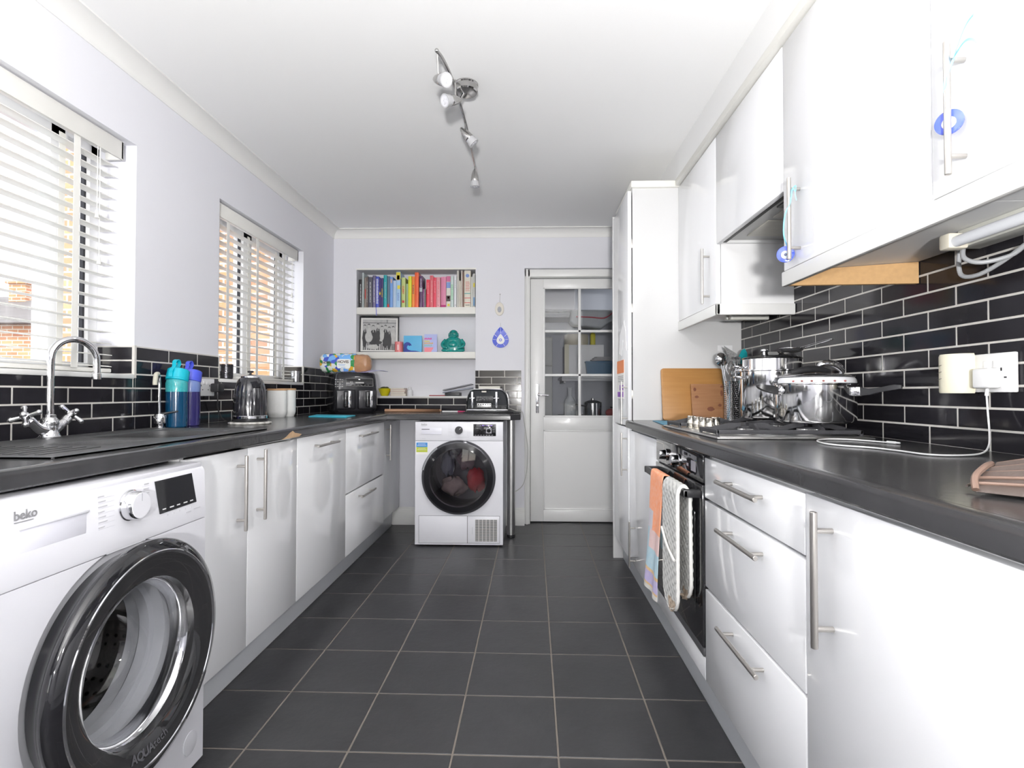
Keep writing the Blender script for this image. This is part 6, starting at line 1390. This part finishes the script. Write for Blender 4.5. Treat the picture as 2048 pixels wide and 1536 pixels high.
# ================================================================ pots
def steel_pot(x, y, z, r, h):
    return [(0.001, 0), (r-0.012, 0), (r-0.004, 0.004), (r-0.001, 0.010), (r-0.001, 0.016), (r, 0.018), (r, h-0.004), (r+0.004, h-0.001), (r+0.004, h+0.001), (r-0.0015, h), (r-0.002, h-0.006), (r-0.002, 0.02), (0.001, 0.018)]
zt = GT+0.0006
t = thing('stock_pot', 'tall steel stock pot at the back of the hob, topped with a steamer', 'pot', (0.985, 2.20, zt))
b = MB(); b.lathe(steel_pot(0, 0, 0, 0.116, 0.190), (0.985, 2.20, zt), n=72); b.build('pot_body', POLISH, t)
for s_ in (-1, 1):
    b = MB(); b.tube([(0.985+s_*0.115, 2.175, zt+0.160), (0.985+s_*0.142, 2.182, zt+0.166), (0.985+s_*0.142, 2.218, zt+0.166), (0.985+s_*0.115, 2.225, zt+0.160)], 0.0045, n=10, sm=4); b.build('side_handle', CHROME, t)
zs = zt+0.1915
t = thing('steamer_insert', 'shallow steel steamer sitting in the mouth of the stock pot', 'steamer', (0.985, 2.20, zs))
b = MB(); b.lathe([(0.104, -0.03), (0.108, -0.005), (0.1195, 0.000), (0.1195, 0.0015), (0.109, 0.003), (0.109, 0.044), (0.113, 0.046), (0.107, 0.047), (0.106, -0.03)], (0.985, 2.20, zs), n=72); b.build('band', POLISH, t)
b = MB(); b.tube([(0.870, 2.185, zs+0.010), (0.843, 2.19, zs+0.016), (0.843, 2.21, zs+0.016), (0.870, 2.215, zs+0.010)], 0.0045, n=10, sm=4); b.build('loop_handle', CHROME, t)
zl = zs+0.0475
t = thing('pan_lid', 'black domed pan lid with steel knob resting on the steamer', 'lid', (0.965, 2.20, zl))
b = MB(); b.lathe([(0.110, 0.0), (0.112, 0.003), (0.100, 0.007), (0.055, 0.014), (0.040, 0.026), (0.001, 0.030)], (0.985, 2.20, zl), n=56, cap0=True); b.build('dome', BLACKG, t)
b = MB(); b.lathe([(0.006, 0.022), (0.006, 0.034), (0.014, 0.037), (0.014, 0.043), (0.001, 0.046)], (0.944, 2.17, zl-0.008), n=24, cap0=True); b.build('knob', CHROME, t)
t = thing('sieve', 'small wire sieve with a long loop handle lying on the black lid', 'sieve', (1.05, 2.12, zl+0.03))
b = MB(); sc = Vector((1.035, 2.135, zl+0.036)); b.tube([sc+Vector((0.045*math.cos(2*PI*i/28), 0.045*math.sin(2*PI*i/28), 0)) for i in range(28)], 0.0022, n=8, closed=True); b.build('rim', CHROME, t)
b = MB(); b.lathe([(0.043, 0.0), (0.038, -0.008), (0.025, -0.014), (0.001, -0.017)], sc, n=32); b.build('mesh_bowl', M('sieve_mesh', (0.45, 0.45, 0.46), 0.4, 0.9, var=0.7, vscale=300), t)
b = MB(); e = Vector((1.095, 1.975, zl+0.056)); p0 = sc+Vector((0.01, -0.043, 0)); p1 = sc+Vector((0.034, -0.030, 0)); b.tube([p0, (p0+e)/2+Vector((-0.004, 0, 0)), e+Vector((-0.006, 0.004, 0)), e+Vector((0.002, -0.008, 0.001)), e+Vector((0.008, 0.004, 0)), (p1+e)/2+Vector((0.004, 0, 0)), p1], 0.0018, n=8, sm=4); b.build('wire_handle', CHROME, t)

px_, py_ = 0.992, 1.888
t = thing('pressure_pan', 'wide steel pan with black handles at the front of the hob', 'pot', (px_, py_, zt))
b = MB(); b.lathe(steel_pot(0, 0, 0, 0.124, 0.132), (px_, py_, zt), n=80); b.build('pot_body', POLISH, t)
b = MB(); b.cyl((px_-0.119, py_-0.010, zt+0.108), (px_-0.138, py_-0.012, zt+0.108), 0.013, n=18, bev=0.002); b.box(px_-0.125, px_-0.116, py_-0.022, py_+0.002, zt+0.092, zt+0.124, bev=0.002); b.build('handle_bracket', CHROME, t)
b = MB(); b.loft([[(px_-x, py_-0.012+w_, zt+z_) for w_, z_ in ((-0.014*k, a), (0.014*k, a), (0.014*k, c), (-0.014*k, c))] for x, k, a, c in ((0.137, 1, 0.097, 0.122), (0.155, 1.1, 0.101, 0.127), (0.178, 1.2, 0.108, 0.129), (0.196, 0.9, 0.117, 0.131), (0.203, 0.5, 0.123, 0.130))]); b.build('side_handle', BLACKP, t)
hd = Vector((0.62, -0.78, 0)).normalized(); c0 = Vector((px_, py_, zt+0.105))
b = MB(); b.xf = Matrix.Translation(c0) @ Matrix.Rotation(math.atan2(hd.y, hd.x), 4, 'Z'); b.box(0.117, 0.145, -0.014, 0.014, -0.014, 0.016, bev=0.003); b.build('handle_bracket', CHROME, t)
b = MB(); sd = Vector((-hd.y, hd.x, 0)); b.loft([[c0+hd*s_+sd*w_+Vector((0, 0, q)) for w_, q in ((-k, a), (k, a), (k, c), (-k, c))] for s_, k, a, c in ((0.143, 0.011, -0.012, 0.014), (0.165, 0.011, -0.010, 0.010), (0.20, 0.010, 0.0, 0.014), (0.235, 0.010, 0.006, 0.022), (0.255, 0.006, 0.010, 0.020))]); b.build('long_handle', BLACKP, t)
zd = zt+0.1335
t = thing('enamel_dish', 'white patterned enamel dish upturned on the front pan', 'dish', (px_, py_, zd))
b = MB(); b.lathe([(0.118, 0.0), (0.120, 0.001), (0.1185, 0.012), (0.113, 0.020), (0.001, 0.0215)], (px_+0.005, py_, zd), n=64, cap0=True); b.build('dish', M('white_enamel', (0.78, 0.79, 0.82), 0.15, coat=0.6), t)
b = MB()
for a in (208, 222, 236, 252, 268, 285):
    ar = math.radians(a); cc = Vector((px_+0.005+0.1197*math.cos(ar), py_+0.1197*math.sin(ar), zd+0.007)); b.sphere(cc, 0.0042, (1, 1, 0.8), 8, 6)
b.build('flower_marks', M('faded_flowers', (0.55, 0.20, 0.18), 0.4, var=0.8, vscale=30), t)
zz = zd+0.022
t = thing('pan_lid', 'steel pan lid with a black bar handle lying on the enamel dish', 'lid', (px_, py_, zz))
b = MB(); b.lathe([(0.116, 0.0), (0.118, 0.002), (0.116, 0.004), (0.085, 0.010), (0.04, 0.014), (0.001, 0.015)], (px_+0.01, py_+0.012, zz), n=64, cap0=True); b.build('dome', POLISH, t)
b = MB(); b.tube([(px_-0.105, py_-0.05, zz+0.014), (px_-0.06, py_-0.05, zz+0.024), (px_-0.01, py_-0.045, zz+0.026), (px_+0.03, py_-0.04, zz+0.019)], lambda q: 0.006+0.006*math.sin(q*PI), n=12, sm=5); b.build('bar_handle', BLACKP, t)
b = MB(); b.tube([(px_+0.005, py_+0.0, zz+0.0205), (px_+0.02, py_-0.01, zz+0.044), (px_+0.055, py_-0.015, zz+0.045), (px_+0.085, py_-0.01, zz+0.026), (px_+0.09, py_, zz+0.012)], lambda q: 0.007+0.006*math.sin(q*PI), n=14, sm=5); b.build('lid_clamp', CHROME, t)

# ================================================================ boards, utensil pot
WB = M('bamboo_board', (0.46, 0.24, 0.075), 0.45, var=0.45, vscale=5, stretch=(0.8, 1, 12), col2=(0.34, 0.155, 0.045)); WB2 = M('worn_oak_board', (0.40, 0.21, 0.10), 0.6, var=0.5, vscale=9, stretch=(0.6, 1, 14), col2=(0.24, 0.10, 0.04))
def leaning(name, label, x0, x1, h, th, y0, ang, mat, r=0.014):
    b = MB(); b.xf = Matrix.Translation(((x0+x1)/2, y0, WT+0.002)) @ Matrix.Rotation(-ang, 4, 'X')
    b.prism([(p[0], p[1]) for p in rrect(-(x1-x0)/2, (x1-x0)/2, 0, h, r, 0)], 'Y', 0, th, bev=0.002)
    return single(name, b, mat, label, 'chopping board')
b = MB(); b.prism([(0.625, 2.50), (0.70, 2.46), (0.80, 2.86), (0.66, 2.86)], 'Z', WT+0.0004, WT+0.0035, bev=0.001); single('folded_cloth', b, M('blue_cloth', (0.12, 0.30, 0.42), 0.8, var=0.3), 'flat blue cloth on the worktop in front of the chopping boards', 'cloth')
leaning('chopping_board', 'large bamboo chopping board leaning on the tall cabinet side', 0.730, 1.058, 0.285, 0.018, 2.915, 0.16, WB)
bsm = leaning('chopping_board', 'smaller stained wooden board leaning in front of the bamboo board', 0.876, 1.048, 0.198, 0.014, 2.876, 0.17, WB2, r=0.003)
BST = M('board_stain', (0.20, 0.07, 0.035), 0.7, var=0.4)
ROOT[bsm.name] = Matrix.Identity(4)
for (x, z, rx, rz) in ((-0.068, 0.170, 0.007, 0.010), (-0.060, 0.130, 0.010, 0.007), (0.060, 0.085, 0.009, 0.008), (0.072, 0.150, 0.006, 0.016), (0.010, 0.065, 0.018, 0.012), (0.075, 0.185, 0.008, 0.006)):
    b = MB(); b.xf = Matrix.Translation((0, -0.0248, 0)) @ Matrix.Rotation(-0.17, 4, 'X'); b.loft([[(x+rx*math.cos(2*PI*i/14)*(1+0.2*math.sin(3*i+x*90)), q, z+rz*math.sin(2*PI*i/14)) for i in range(14)] for q in (-0.0006, 0.002)])
    o = b.build('stain', BST, None); o.parent = bsm
ux_, uy_ = 1.048, 2.795
t = thing('utensil_holder', 'ribbed steel utensil holder crammed with kitchen tools beside the pots', 'utensil holder', (ux_, uy_, WT))
b = MB(); b.lathe([(0.001, 0), (0.033, 0), (0.033, 0.006), (0.0325, 0.205), (0.034, 0.208), (0.031, 0.208), (0.030, 0.006), (0.001, 0.004)], (ux_, uy_, WT+0.0005), n=48); b.build('cup', POLISH, t)
b = MB()
for k in range(19):
    for q in range(22):
        a = 2*PI*(q+0.5*(k % 2))/22; b.sphere((ux_+0.0332*math.cos(a), uy_+0.0332*math.sin(a), WT+0.014+k*0.0102), 0.0034, (1, 1, 0.7), 6, 4)
b.build('dimples', POLISH, t)
def utensil(name, label, foot, top, head, mat, cat='utensil', r=0.0035):
    t = thing(name, label, cat, foot)
    b = MB(); b.tube([foot, (Vector(foot)*0.5+Vector(top)*0.5), top], r, n=8); b.build('handle', mat, t)
    b = MB(); head(b, Vector(top)); b.build('head', mat if not isinstance(head, tuple) else mat, t)
    return t
S_ = POLISH; zf = WT+0.012
def spoon(rx, rz, dy=0.0, hollow=0.0):
    def f(b, p):
        b.grid(lambda u, v: (p.x+rx*math.cos(2*PI*v)*u, p.y+dy+0.02*(u*u)-0.012, p.z+rz*0.9+rz*math.sin(2*PI*v)*u), 6, 24, 0.0015)
    return f
utensil('ladle', 'steel ladle in the utensil holder, leaning furthest left', (1.045, 2.780, zf), (0.990, 2.775, 1.195), spoon(0.026, 0.034), S_)
def fork_head(b, p):
    for k in range(6):
        a = -0.5+k*0.2; b.tube([p+Vector((0.004*(k-2.5), 0, 0)), p+Vector((0.009*(k-2.5)-0.006, -0.008, 0.03)), p+Vector((0.010*(k-2.5)-0.008, -0.014, 0.052))], 0.0022, n=6, sm=2)
    b.sphere(p+Vector((0, 0, 0.012)), 0.022, (1.0, 0.35, 0.7), 14, 8)
utensil('pasta_server', 'steel toothed pasta server in the utensil holder', (1.052, 2.800, zf), (1.008, 2.800, 1.200), fork_head, S_)
def whisk(b, p):
    for k in range(6):
        a = PI*k/6; cx_, cy2 = math.cos(a), math.sin(a)
        b.tube([p, p+Vector((cx_*0.020, cy2*0.020, 0.030)), p+Vector((cx_*0.024, cy2*0.024, 0.055)), p+Vector((0, 0, 0.080)), p+Vector((-cx_*0.024, -cy2*0.024, 0.055)), p+Vector((-cx_*0.020, -cy2*0.020, 0.030)), p], 0.0010, n=5, sm=3)
utensil('whisk', 'wire balloon whisk in the middle of the utensil holder', (1.050, 2.785, zf), (1.035, 2.765, 1.135), whisk, CHROME)
def turner(b, p):
    w_, h = 0.024, 0.075
    for k in range(6): b.box(p.x-w_+k*0.0085, p.x-w_+k*0.0085+0.005, p.y-0.001, p.y+0.001, p.z+0.015, p.z+h-0.010)
    b.box(p.x-w_, p.x+w_, p.y-0.001, p.y+0.001, p.z, p.z+0.016); b.box(p.x-w_, p.x+w_, p.y-0.001, p.y+0.001, p.z+h-0.012, p.z+h)
utensil('fish_slice', 'slotted steel fish slice standing upright in the utensil holder', (1.055, 2.790, zf), (1.072, 2.800, 1.165), turner, S_)
def cake(b, p):
    b.prism([(p.x-0.040, p.z+0.085), (p.x-0.012, p.z+0.010), (p.x+0.030, p.z+0.040)], 'Y', p.y-0.001, p.y+0.001)
utensil('cake_slice', 'black patterned cake slice with a pointed tip above the other tools', (1.045, 2.805, zf), (1.062, 2.830, 1.215), cake, M('black_white_print', (0.06, 0.06, 0.06), 0.4, var=1.0, vscale=160, col2=(0.5, 0.5, 0.5)))
def spat(b, p):
    b.prism([(p.x-0.020, p.z+0.0), (p.x+0.016, p.z-0.004), (p.x+0.024, p.z+0.04), (p.x+0.024, p.z+0.085), (p.x+0.012, p.z+0.108), (p.x-0.004, p.z+0.100), (p.x-0.018, p.z+0.07), (p.x-0.024, p.z+0.03)], 'Y', p.y-0.002, p.y+0.002)
t_ = utensil('turner', 'teal silicone turner at the right of the utensil holder', (1.066, 2.800, zf), (1.112, 2.815, 1.175), spat, M('teal_silicone', (0.0, 0.30, 0.33), 0.4), r=0.006)
b = MB()
for k in range(4): b.box(1.098+k*0.009, 1.1015+k*0.009, 2.8115, 2.8125, 1.185, 1.225)
b.build('slots', M('dark_slot'), t_)
def bowl_head(b, p):
    b.lathe([(0.036, 0.0), (0.037, 0.002), (0.030, -0.014), (0.016, -0.022), (0.001, -0.024)], (p.x+0.01, p.y, p.z+0.004), n=28)
utensil('ladle', 'black nylon ladle in the utensil holder beside the stock pot', (1.060, 2.780, zf), (1.105, 2.770, 1.195), bowl_head, BLACKP)
utensil('serving_spoon', 'steel serving spoon low in the utensil holder', (1.060, 2.795, zf), (1.088, 2.770, 1.140), spoon(0.022, 0.030), S_)
b = MB(); b.box(1.045, 1.125, 2.9865, 2.9876, 1.285, 1.315); single('tape_strip', b, M('clear_tape', (0.84, 0.84, 0.85), 0.2), 'strip of tape stuck high on the tall cabinet side above the tools', 'tape')

# ================================================================ sockets and charger on the right wall
xr = XR-0.0075
socket_plate('wall_socket', 'white double socket above the right worktop holding the charger', xr, -1, 1.318, 1.448, 1.054, 1.152)
t = thing('air_freshener', 'cream plug-in air freshener in the right-hand socket', 'air freshener', (1.14, 1.46, 1.05))
b = MB(); R_ = []
for z, k in ((1.052, 0.96), (1.056, 1.0), (1.150, 1.0), (1.156, 0.95)):
    R_.append([(1.118+0.020*(1-math.cos(a*1.0)) if False else 1.158-0.044*k*math.cos(a), 1.474+0.048*k*math.sin(a), z) for a in [(-PI/2+PI*i/20) for i in range(21)]])
b.loft(R_); b.box(1.155, 1.163, 1.43, 1.515, 1.06, 1.15, bev=0.002); b.build('shell', CREAMP, t)
b = MB()
for z in (1.128, 1.110, 1.092): b.tube([(1.158-0.0445*math.cos(a), 1.474+0.0485*math.sin(a), z-0.004*math.sin((a-0.1)*2.2)) for a in (0.15, 0.4, 0.65, 0.9, 1.15)], 0.0009, n=6, sm=2)
b.build('vents', M('vent_shadow_grey', (0.30, 0.28, 0.22), 0.6), t)
t = thing('phone_charger', 'white phone charger with lead looping along the right worktop', 'charger', (1.14, 1.375, 1.06))
b = MB(); b.box(1.130, 1.1618, 1.352, 1.404, 1.064, 1.114, bev=0.006, seg=3); b.build('plug_body', WHITEP, t)
b = MB(); b.cyl((1.148, 1.378, 1.064), (1.146, 1.378, 1.045), 0.0042, n=12, bev=0.001)
b.tube([(1.146, 1.378, 1.046), (1.142, 1.370, 1.00), (1.130, 1.352, 0.955), (1.105, 1.325, 0.925), (1.06, 1.292, 0.911), (0.99, 1.272, 0.9085), (0.935, 1.290, 0.9085), (0.925, 1.37, 0.9085), (0.905, 1.45, 0.9085), (0.865, 1.500, 0.9085), (0.848, 1.560, 0.9085), (0.872, 1.65, 0.9085), (0.93, 1.712, 0.9085), (0.990, 1.712, 0.9085), (1.025, 1.665, 0.9085), (1.050, 1.605, 0.9085)], 0.0021, n=8, sm=6); b.build('lead', WHITEP, t)
b = MB(); b.cyl((1.050, 1.607, 0.9095), (1.060, 1.582, 0.9095), 0.0040, n=10, bev=0.001); b.cyl((1.060, 1.582, 0.9095), (1.064, 1.572, 0.9095), 0.0028, n=8); b.build('connector', WHITEP, t)

# brown leather purse at the frame's right edge
t = thing('leather_purse', 'folded brown leather purse lying at the right edge of the worktop', 'purse', (0.72, 0.74, WT))
LEA = M('brown_leather', (0.068, 0.048, 0.040), 0.45, var=0.35, vscale=16, bump=0.3, bscale=200); LEAL = M('tan_leather_edge', (0.17, 0.11, 0.085), 0.5, var=0.2)
A = Vector((0.640, 0.790, WT+0.0045)); Bv = Vector((0.760, 0.640, WT+0.0045)); ln = (Bv-A).length; ax = (Bv-A).normalized(); sdv = Vector((0.78, 0.62, 0)).normalized()
for k in range(5):
    def pg(u, v, k=k):
        base = A+ax*(u*ln*1.15)+sdv*(0.003+0.017*k+0.003*math.sin(u*5+k)); top = 0.010+0.006*k+u*(0.012+0.013*k)
        return base+Vector((0, 0, 0.0005+v*top))+sdv*(0.010*v*v)+ax*(0.010*v*(k-2)*0.4)+sdv*(0.003*math.sin(u*9+2*k)*v)
    b = MB(); b.grid(pg, 18, 6, 0.005); b.build('pleat', LEA, t)
    b = MB(); b.tube([pg(q/8, 1.0)+Vector((0, 0, 0.001)) for q in range(9)], 0.0024, n=8, sm=2); b.build('pleat_binding', LEAL, t)
b = MB(); b.grid(lambda u, v: A+ax*(0.03+u*ln*1.1)+sdv*(0.060+0.070*v)+Vector((0, 0, 0.028+0.050*u+0.014*math.sin(v*PI)-0.03*v*v)), 14, 8, 0.006); b.build('flap', LEA, t)
b = MB(); b.tube([A+Vector((0, 0, 0.004)), A+sdv*0.015+Vector((0, 0, 0.020))-ax*0.004, A+sdv*0.045+Vector((0, 0, 0.032)), A+sdv*0.085+Vector((0, 0, 0.034))], 0.0046, n=8, sm=4); b.build('edge_binding', LEAL, t)
b = MB(); b.tube([A+sdv*0.05+Vector((0, 0, 0.010)), A+sdv*0.05+Vector((-0.010, 0.010, 0.006)), A+sdv*0.05+Vector((-0.022, 0.006, 0.003))], 0.0022, n=8, sm=3); b.build('zip_pull', M('zip_nickel', (0.5, 0.42, 0.38), 0.3, 0.9), t)

# ================================================================ evil eye charms and their ribbons
COB = M('cobalt_glass'); RIB = M('light_blue_ribbon', (0.25, 0.62, 0.90), 0.4); PALEB = M('pale_blue_glass', (0.60, 0.78, 0.88), 0.2); NAVYG = M('navy_pupil', (0.02, 0.03, 0.12), 0.15, coat=1)
def charm(label, c, n, r, ribbon, tails):
    t = thing('evil_eye_charm', label, 'charm', c); c = Vector(c); n = Vector(n).normalized()
    def disc(b, rad, s0, s1, off=Vector((0, 0, 0))):
        u, v, _ = b.frame(n)
        def rg(q, s_): return [c+off+n*s_+(u*math.cos(2*PI*i/36)+v*math.sin(2*PI*i/36))*q for i in range(36)]
        b.loft([rg(rad*0.9, s0), rg(rad, s0+0.001), rg(rad, s1-0.001), rg(rad*0.9, s1)])
    dn = Vector((0, 0, -0.002))
    b = MB(); disc(b, r, -0.003, 0.003); b.build('blue_disc', COB, t)
    b = MB(); disc(b, r*0.50, 0.002, 0.0045, dn); b.build('white_ring', M('milk_glass'), t)
    b = MB(); disc(b, r*0.34, 0.003, 0.0054, dn); b.build('pale_iris', PALEB, t)
    b = MB(); disc(b, r*0.19, 0.004, 0.0062, dn); b.build('pupil', NAVYG, t)
    b = MB(); b.strip(ribbon, (0.6, -0.6, 0), 0.004, 0.0012, sm=4)
    for tl in tails: b.strip(tl, (0.3, 0, 1), 0.005, 0.0010, sm=4)
    b.build('ribbon', RIB, t)
charm('blue evil eye charm hanging from the handle next to the extractor hood', (0.809, 1.705, 1.487), (-0.42, -0.9, 0), 0.0255,
      [(0.812, 1.700, 1.511), (0.795, 1.686, 1.545), (0.7925, 1.672, 1.60), (0.800, 1.656, 1.63), (0.808, 1.658, 1.674)], [[(0.808, 1.658, 1.676), (0.812, 1.650, 1.668), (0.812, 1.648, 1.655), (0.814, 1.644, 1.636)], [(0.808, 1.658, 1.676), (0.813, 1.646, 1.680), (0.816, 1.652, 1.666)]])
charm('blue evil eye charm hanging from the handle nearest the camera', (0.812, 1.052, 1.573), (-0.80, -0.6, 0), 0.0235,
      [(0.812, 1.050, 1.598), (0.800, 1.046, 1.62), (0.7915, 1.034, 1.645), (0.797, 1.034, 1.660), (0.809, 1.036, 1.686)], [[(0.809, 1.036, 1.688), (0.800, 1.005, 1.712), (0.795, 0.985, 1.722), (0.792, 0.968, 1.724)], [(0.809, 1.036, 1.688), (0.806, 1.008, 1.700), (0.805, 0.990, 1.694), (0.806, 0.980, 1.682)]])

# ================================================================ under-cabinet lamps and loose cable
t = thing('strip_light', 'white fluorescent strip light under the near wall cabinets', 'strip light', (1.03, 1.0, 1.40))
b = MB(); b.box(1.045, 1.100, 0.55, 1.335, 1.402, 1.446, bev=0.004); b.build('batten', M('aged_cream_plastic', (0.72, 0.72, 0.66), 0.35, var=0.1), t)
b = MB(); b.cyl((1.018, 0.60, 1.412), (1.018, 1.318, 1.412), 0.013, n=20); b.build('tube', M('opal_tube', (0.80, 0.82, 0.86), 0.3), t)
for y0_, y1_ in ((1.302, 1.335), (0.55, 0.60)):
    b = MB(); b.box(1.000, 1.048, y0_, y1_, 1.396, 1.434, bev=0.006); b.build('end_cap', M('yellowed_cap', (0.66, 0.62, 0.52), 0.35), t)
b = MB(); b.tube([(1.06, 1.335, 1.410), (1.075, 1.352, 1.385), (1.11, 1.345, 1.372), (1.15, 1.310, 1.380), (1.160, 1.28, 1.40)], 0.0055, n=10, sm=5)
b.tube([(1.16, 1.28, 1.40), (1.150, 1.33, 1.372), (1.140, 1.385, 1.352), (1.135, 1.43, 1.356), (1.135, 1.445, 1.385), (1.135, 1.440, 1.446)], 0.0055, n=10, sm=5); b.build('lead', M('grey_lead', (0.36, 0.37, 0.38), 0.45), t)
t = thing('strip_light', 'slim white strip light under the wall cabinet left of the hood', 'strip light', (1.06, 2.78, 1.41))
b = MB(); b.box(0.975, 1.155, 2.60, 2.635, 1.404, 1.444, bev=0.004); b.box(0.975, 1.155, 2.66, 2.69, 1.412, 1.444, bev=0.004); b.build('batten', M('aged_cream_plastic'), t)
b = MB(); b.box(0.985, 1.145, 2.637, 2.658, 1.408, 1.430, bev=0.004); b.build('tube', M('opal_tube'), t)

# ================================================================ tea towel and double oven glove over the oven handle
def drape(front_z, back_z, xf_, xb, flare=0.0):
    path = [(xf_-flare, front_z), (xf_-flare*0.6, front_z+(0.70-front_z)*0.4), (xf_, 0.69), (xf_+0.001, 0.725), (0.497, 0.7485), (0.508, 0.7515), (0.520, 0.747), (xb, 0.722), (xb+0.001, 0.69), (xb+0.003, (0.69+back_z)/2), (xb+0.004, back_z)]
    return resample(smooth_path([Vector((p[0], 0, p[1])) for p in path], 10), 0.0042)
def resample(P, st):
    out = [P[0]]; acc = 0.0
    for a, c in zip(P, P[1:]):
        L = (c-a).length; d_ = st-acc
        while d_ <= L: out.append(a+(c-a)*(d_/L)); d_ += st
        acc = (L-(d_-st))
    out.append(P[-1]); return out
def dist(P):
    d_ = [0]
    for a, c in zip(P, P[1:]): d_.append(d_[-1]+(c-a).length)
    return d_
def draped(parent, name, P, ylo, yhi, mats, matfn, thick, wave, quilt=0.0, nv=16):
    m = bmesh.new(); D = dist(P); L = D[-1]; V = []
    for i, p in enumerate(P):
        s_ = D[i]; a, c = ylo(s_, L), yhi(s_, L); row = []
        nrm = (P[min(i+1, len(P)-1)]-P[max(i-1, 0)]).normalized().cross(Vector((0, 1, 0)))
        for j in range(nv+1):
            v = j/nv; y = a+(c-a)*v; off = wave(s_, v, L)
            if quilt: off += quilt*math.sqrt(abs(math.sin(s_*110+v*12)*math.sin(s_*110-v*12)))
            row.append(m.verts.new((p.x+nrm.x*off, y, p.z+nrm.z*off)))
        V.append(row)
    for i in range(len(P)-1):
        for j in range(nv):
            f = m.faces.new((V[i][j], V[i+1][j], V[i+1][j+1], V[i][j+1])); f.material_index = matfn((D[i]+D[i+1])/2/L, (j+0.5)/nv, (P[i].z+P[i+1].z)/2)
    bmesh.ops.recalc_face_normals(m, faces=m.faces); bmesh.ops.solidify(m, geom=list(m.faces), thickness=thick)
    b = MB(); b.bm.free(); b.bm = m
    return b.build(name, mats, parent, ang=60)
t = thing('tea_towel', 'orange, pink and blue patterned tea towel hanging on the oven handle', 'towel', (0.50, 2.10, 0.30))
TC = [M('towel_'+n, c, 0.95, var=0.45, vscale=60, col2=c2) for n, c, c2 in (('orange', (0.95, 0.27, 0.09), (0.92, 0.55, 0.40)), ('grey', (0.60, 0.58, 0.64), (0.70, 0.66, 0.70)), ('pink', (0.80, 0.52, 0.50), (0.80, 0.66, 0.64)), ('blue', (0.38, 0.60, 0.72), (0.60, 0.72, 0.76)), ('tan', (0.75, 0.48, 0.22), (0.78, 0.6, 0.4)), ('lilac', (0.45, 0.42, 0.76), (0.68, 0.58, 0.74)), ('fringe', (0.75, 0.72, 0.68), (0.7, 0.68, 0.64)))]
def tm(s_, v, z):
    if z > 0.60: return 0
    if z > 0.525: return 1 if v > 0.60 else 0
    if z > 0.455: return 3 if v > 0.75 else 2
    if z > 0.375: return 3
    if z > 0.362: return 4
    if z > 0.318: return 5
    if z > 0.308: return 4
    return 6
P = drape(0.292, 0.44, 0.491, 0.527, 0.020)
draped(t, 'cloth', P, lambda s_, L: 1.985, lambda s_, L: 2.165+0.02*max(0, 1-s_/0.3), TC, tm, 0.003, lambda s_, v, L: 0.006*math.sin(v*9+s_*6)*max(0, 1-s_/0.36)+0.0015, nv=30)
t = thing('oven_glove', 'grey quilted double oven glove folded over the oven handle', 'oven glove', (0.51, 1.86, 0.30))
GL = M('quilted_grey_cotton', (0.60, 0.60, 0.58), 0.9, var=0.15, vscale=30); GT_ = M('scorched_tip', (0.55, 0.44, 0.34), 0.9, var=0.3); GE = M('glove_white_piping', (0.78, 0.77, 0.74), 0.8)
P = drape(0.322, 0.365, 0.486, 0.533); DD = dist(P); LL = DD[-1]
def taper(s_, L):
    e = min(s_, L-s_); return 0 if e > 0.07 else (1-math.sqrt(max(0, 1-(1-e/0.07)**2)))
ylo = lambda s_, L: 1.775+0.080*taper(s_, L); yhi = lambda s_, L: 1.950-0.080*taper(s_, L)
draped(t, 'quilted_band', P, ylo, yhi, [GL, GT_], lambda s_, v, z: 1 if z < 0.365 and s_ < 0.5 and v < 0.6 or z < 0.40 and s_ > 0.5 and v < 0.45 else 0, 0.010, lambda s_, v, L: -0.001, quilt=0.0045, nv=36)
for yy, nm in ((ylo, 'edge_piping'), (yhi, 'edge_piping')):
    b = MB(); pts = []
    for i in range(0, len(P), 4):
        s_ = DD[i]; nrm = (P[min(i+1, len(P)-1)]-P[max(i-1, 0)]).normalized().cross(Vector((0, 1, 0)))
        pts.append(Vector((P[i].x, yy(s_, LL), P[i].z))+nrm*(-0.004))
    b.tube(pts, 0.0058, n=8); b.build(nm, GE, t)
b = MB(); b.tube([(0.4795, 1.780, 0.505), (0.4765, 1.82, 0.520), (0.476, 1.86, 0.535), (0.4765, 1.90, 0.555), (0.480, 1.945, 0.575)], 0.0042, n=8, sm=4); b.build('pocket_edge', GE, t)
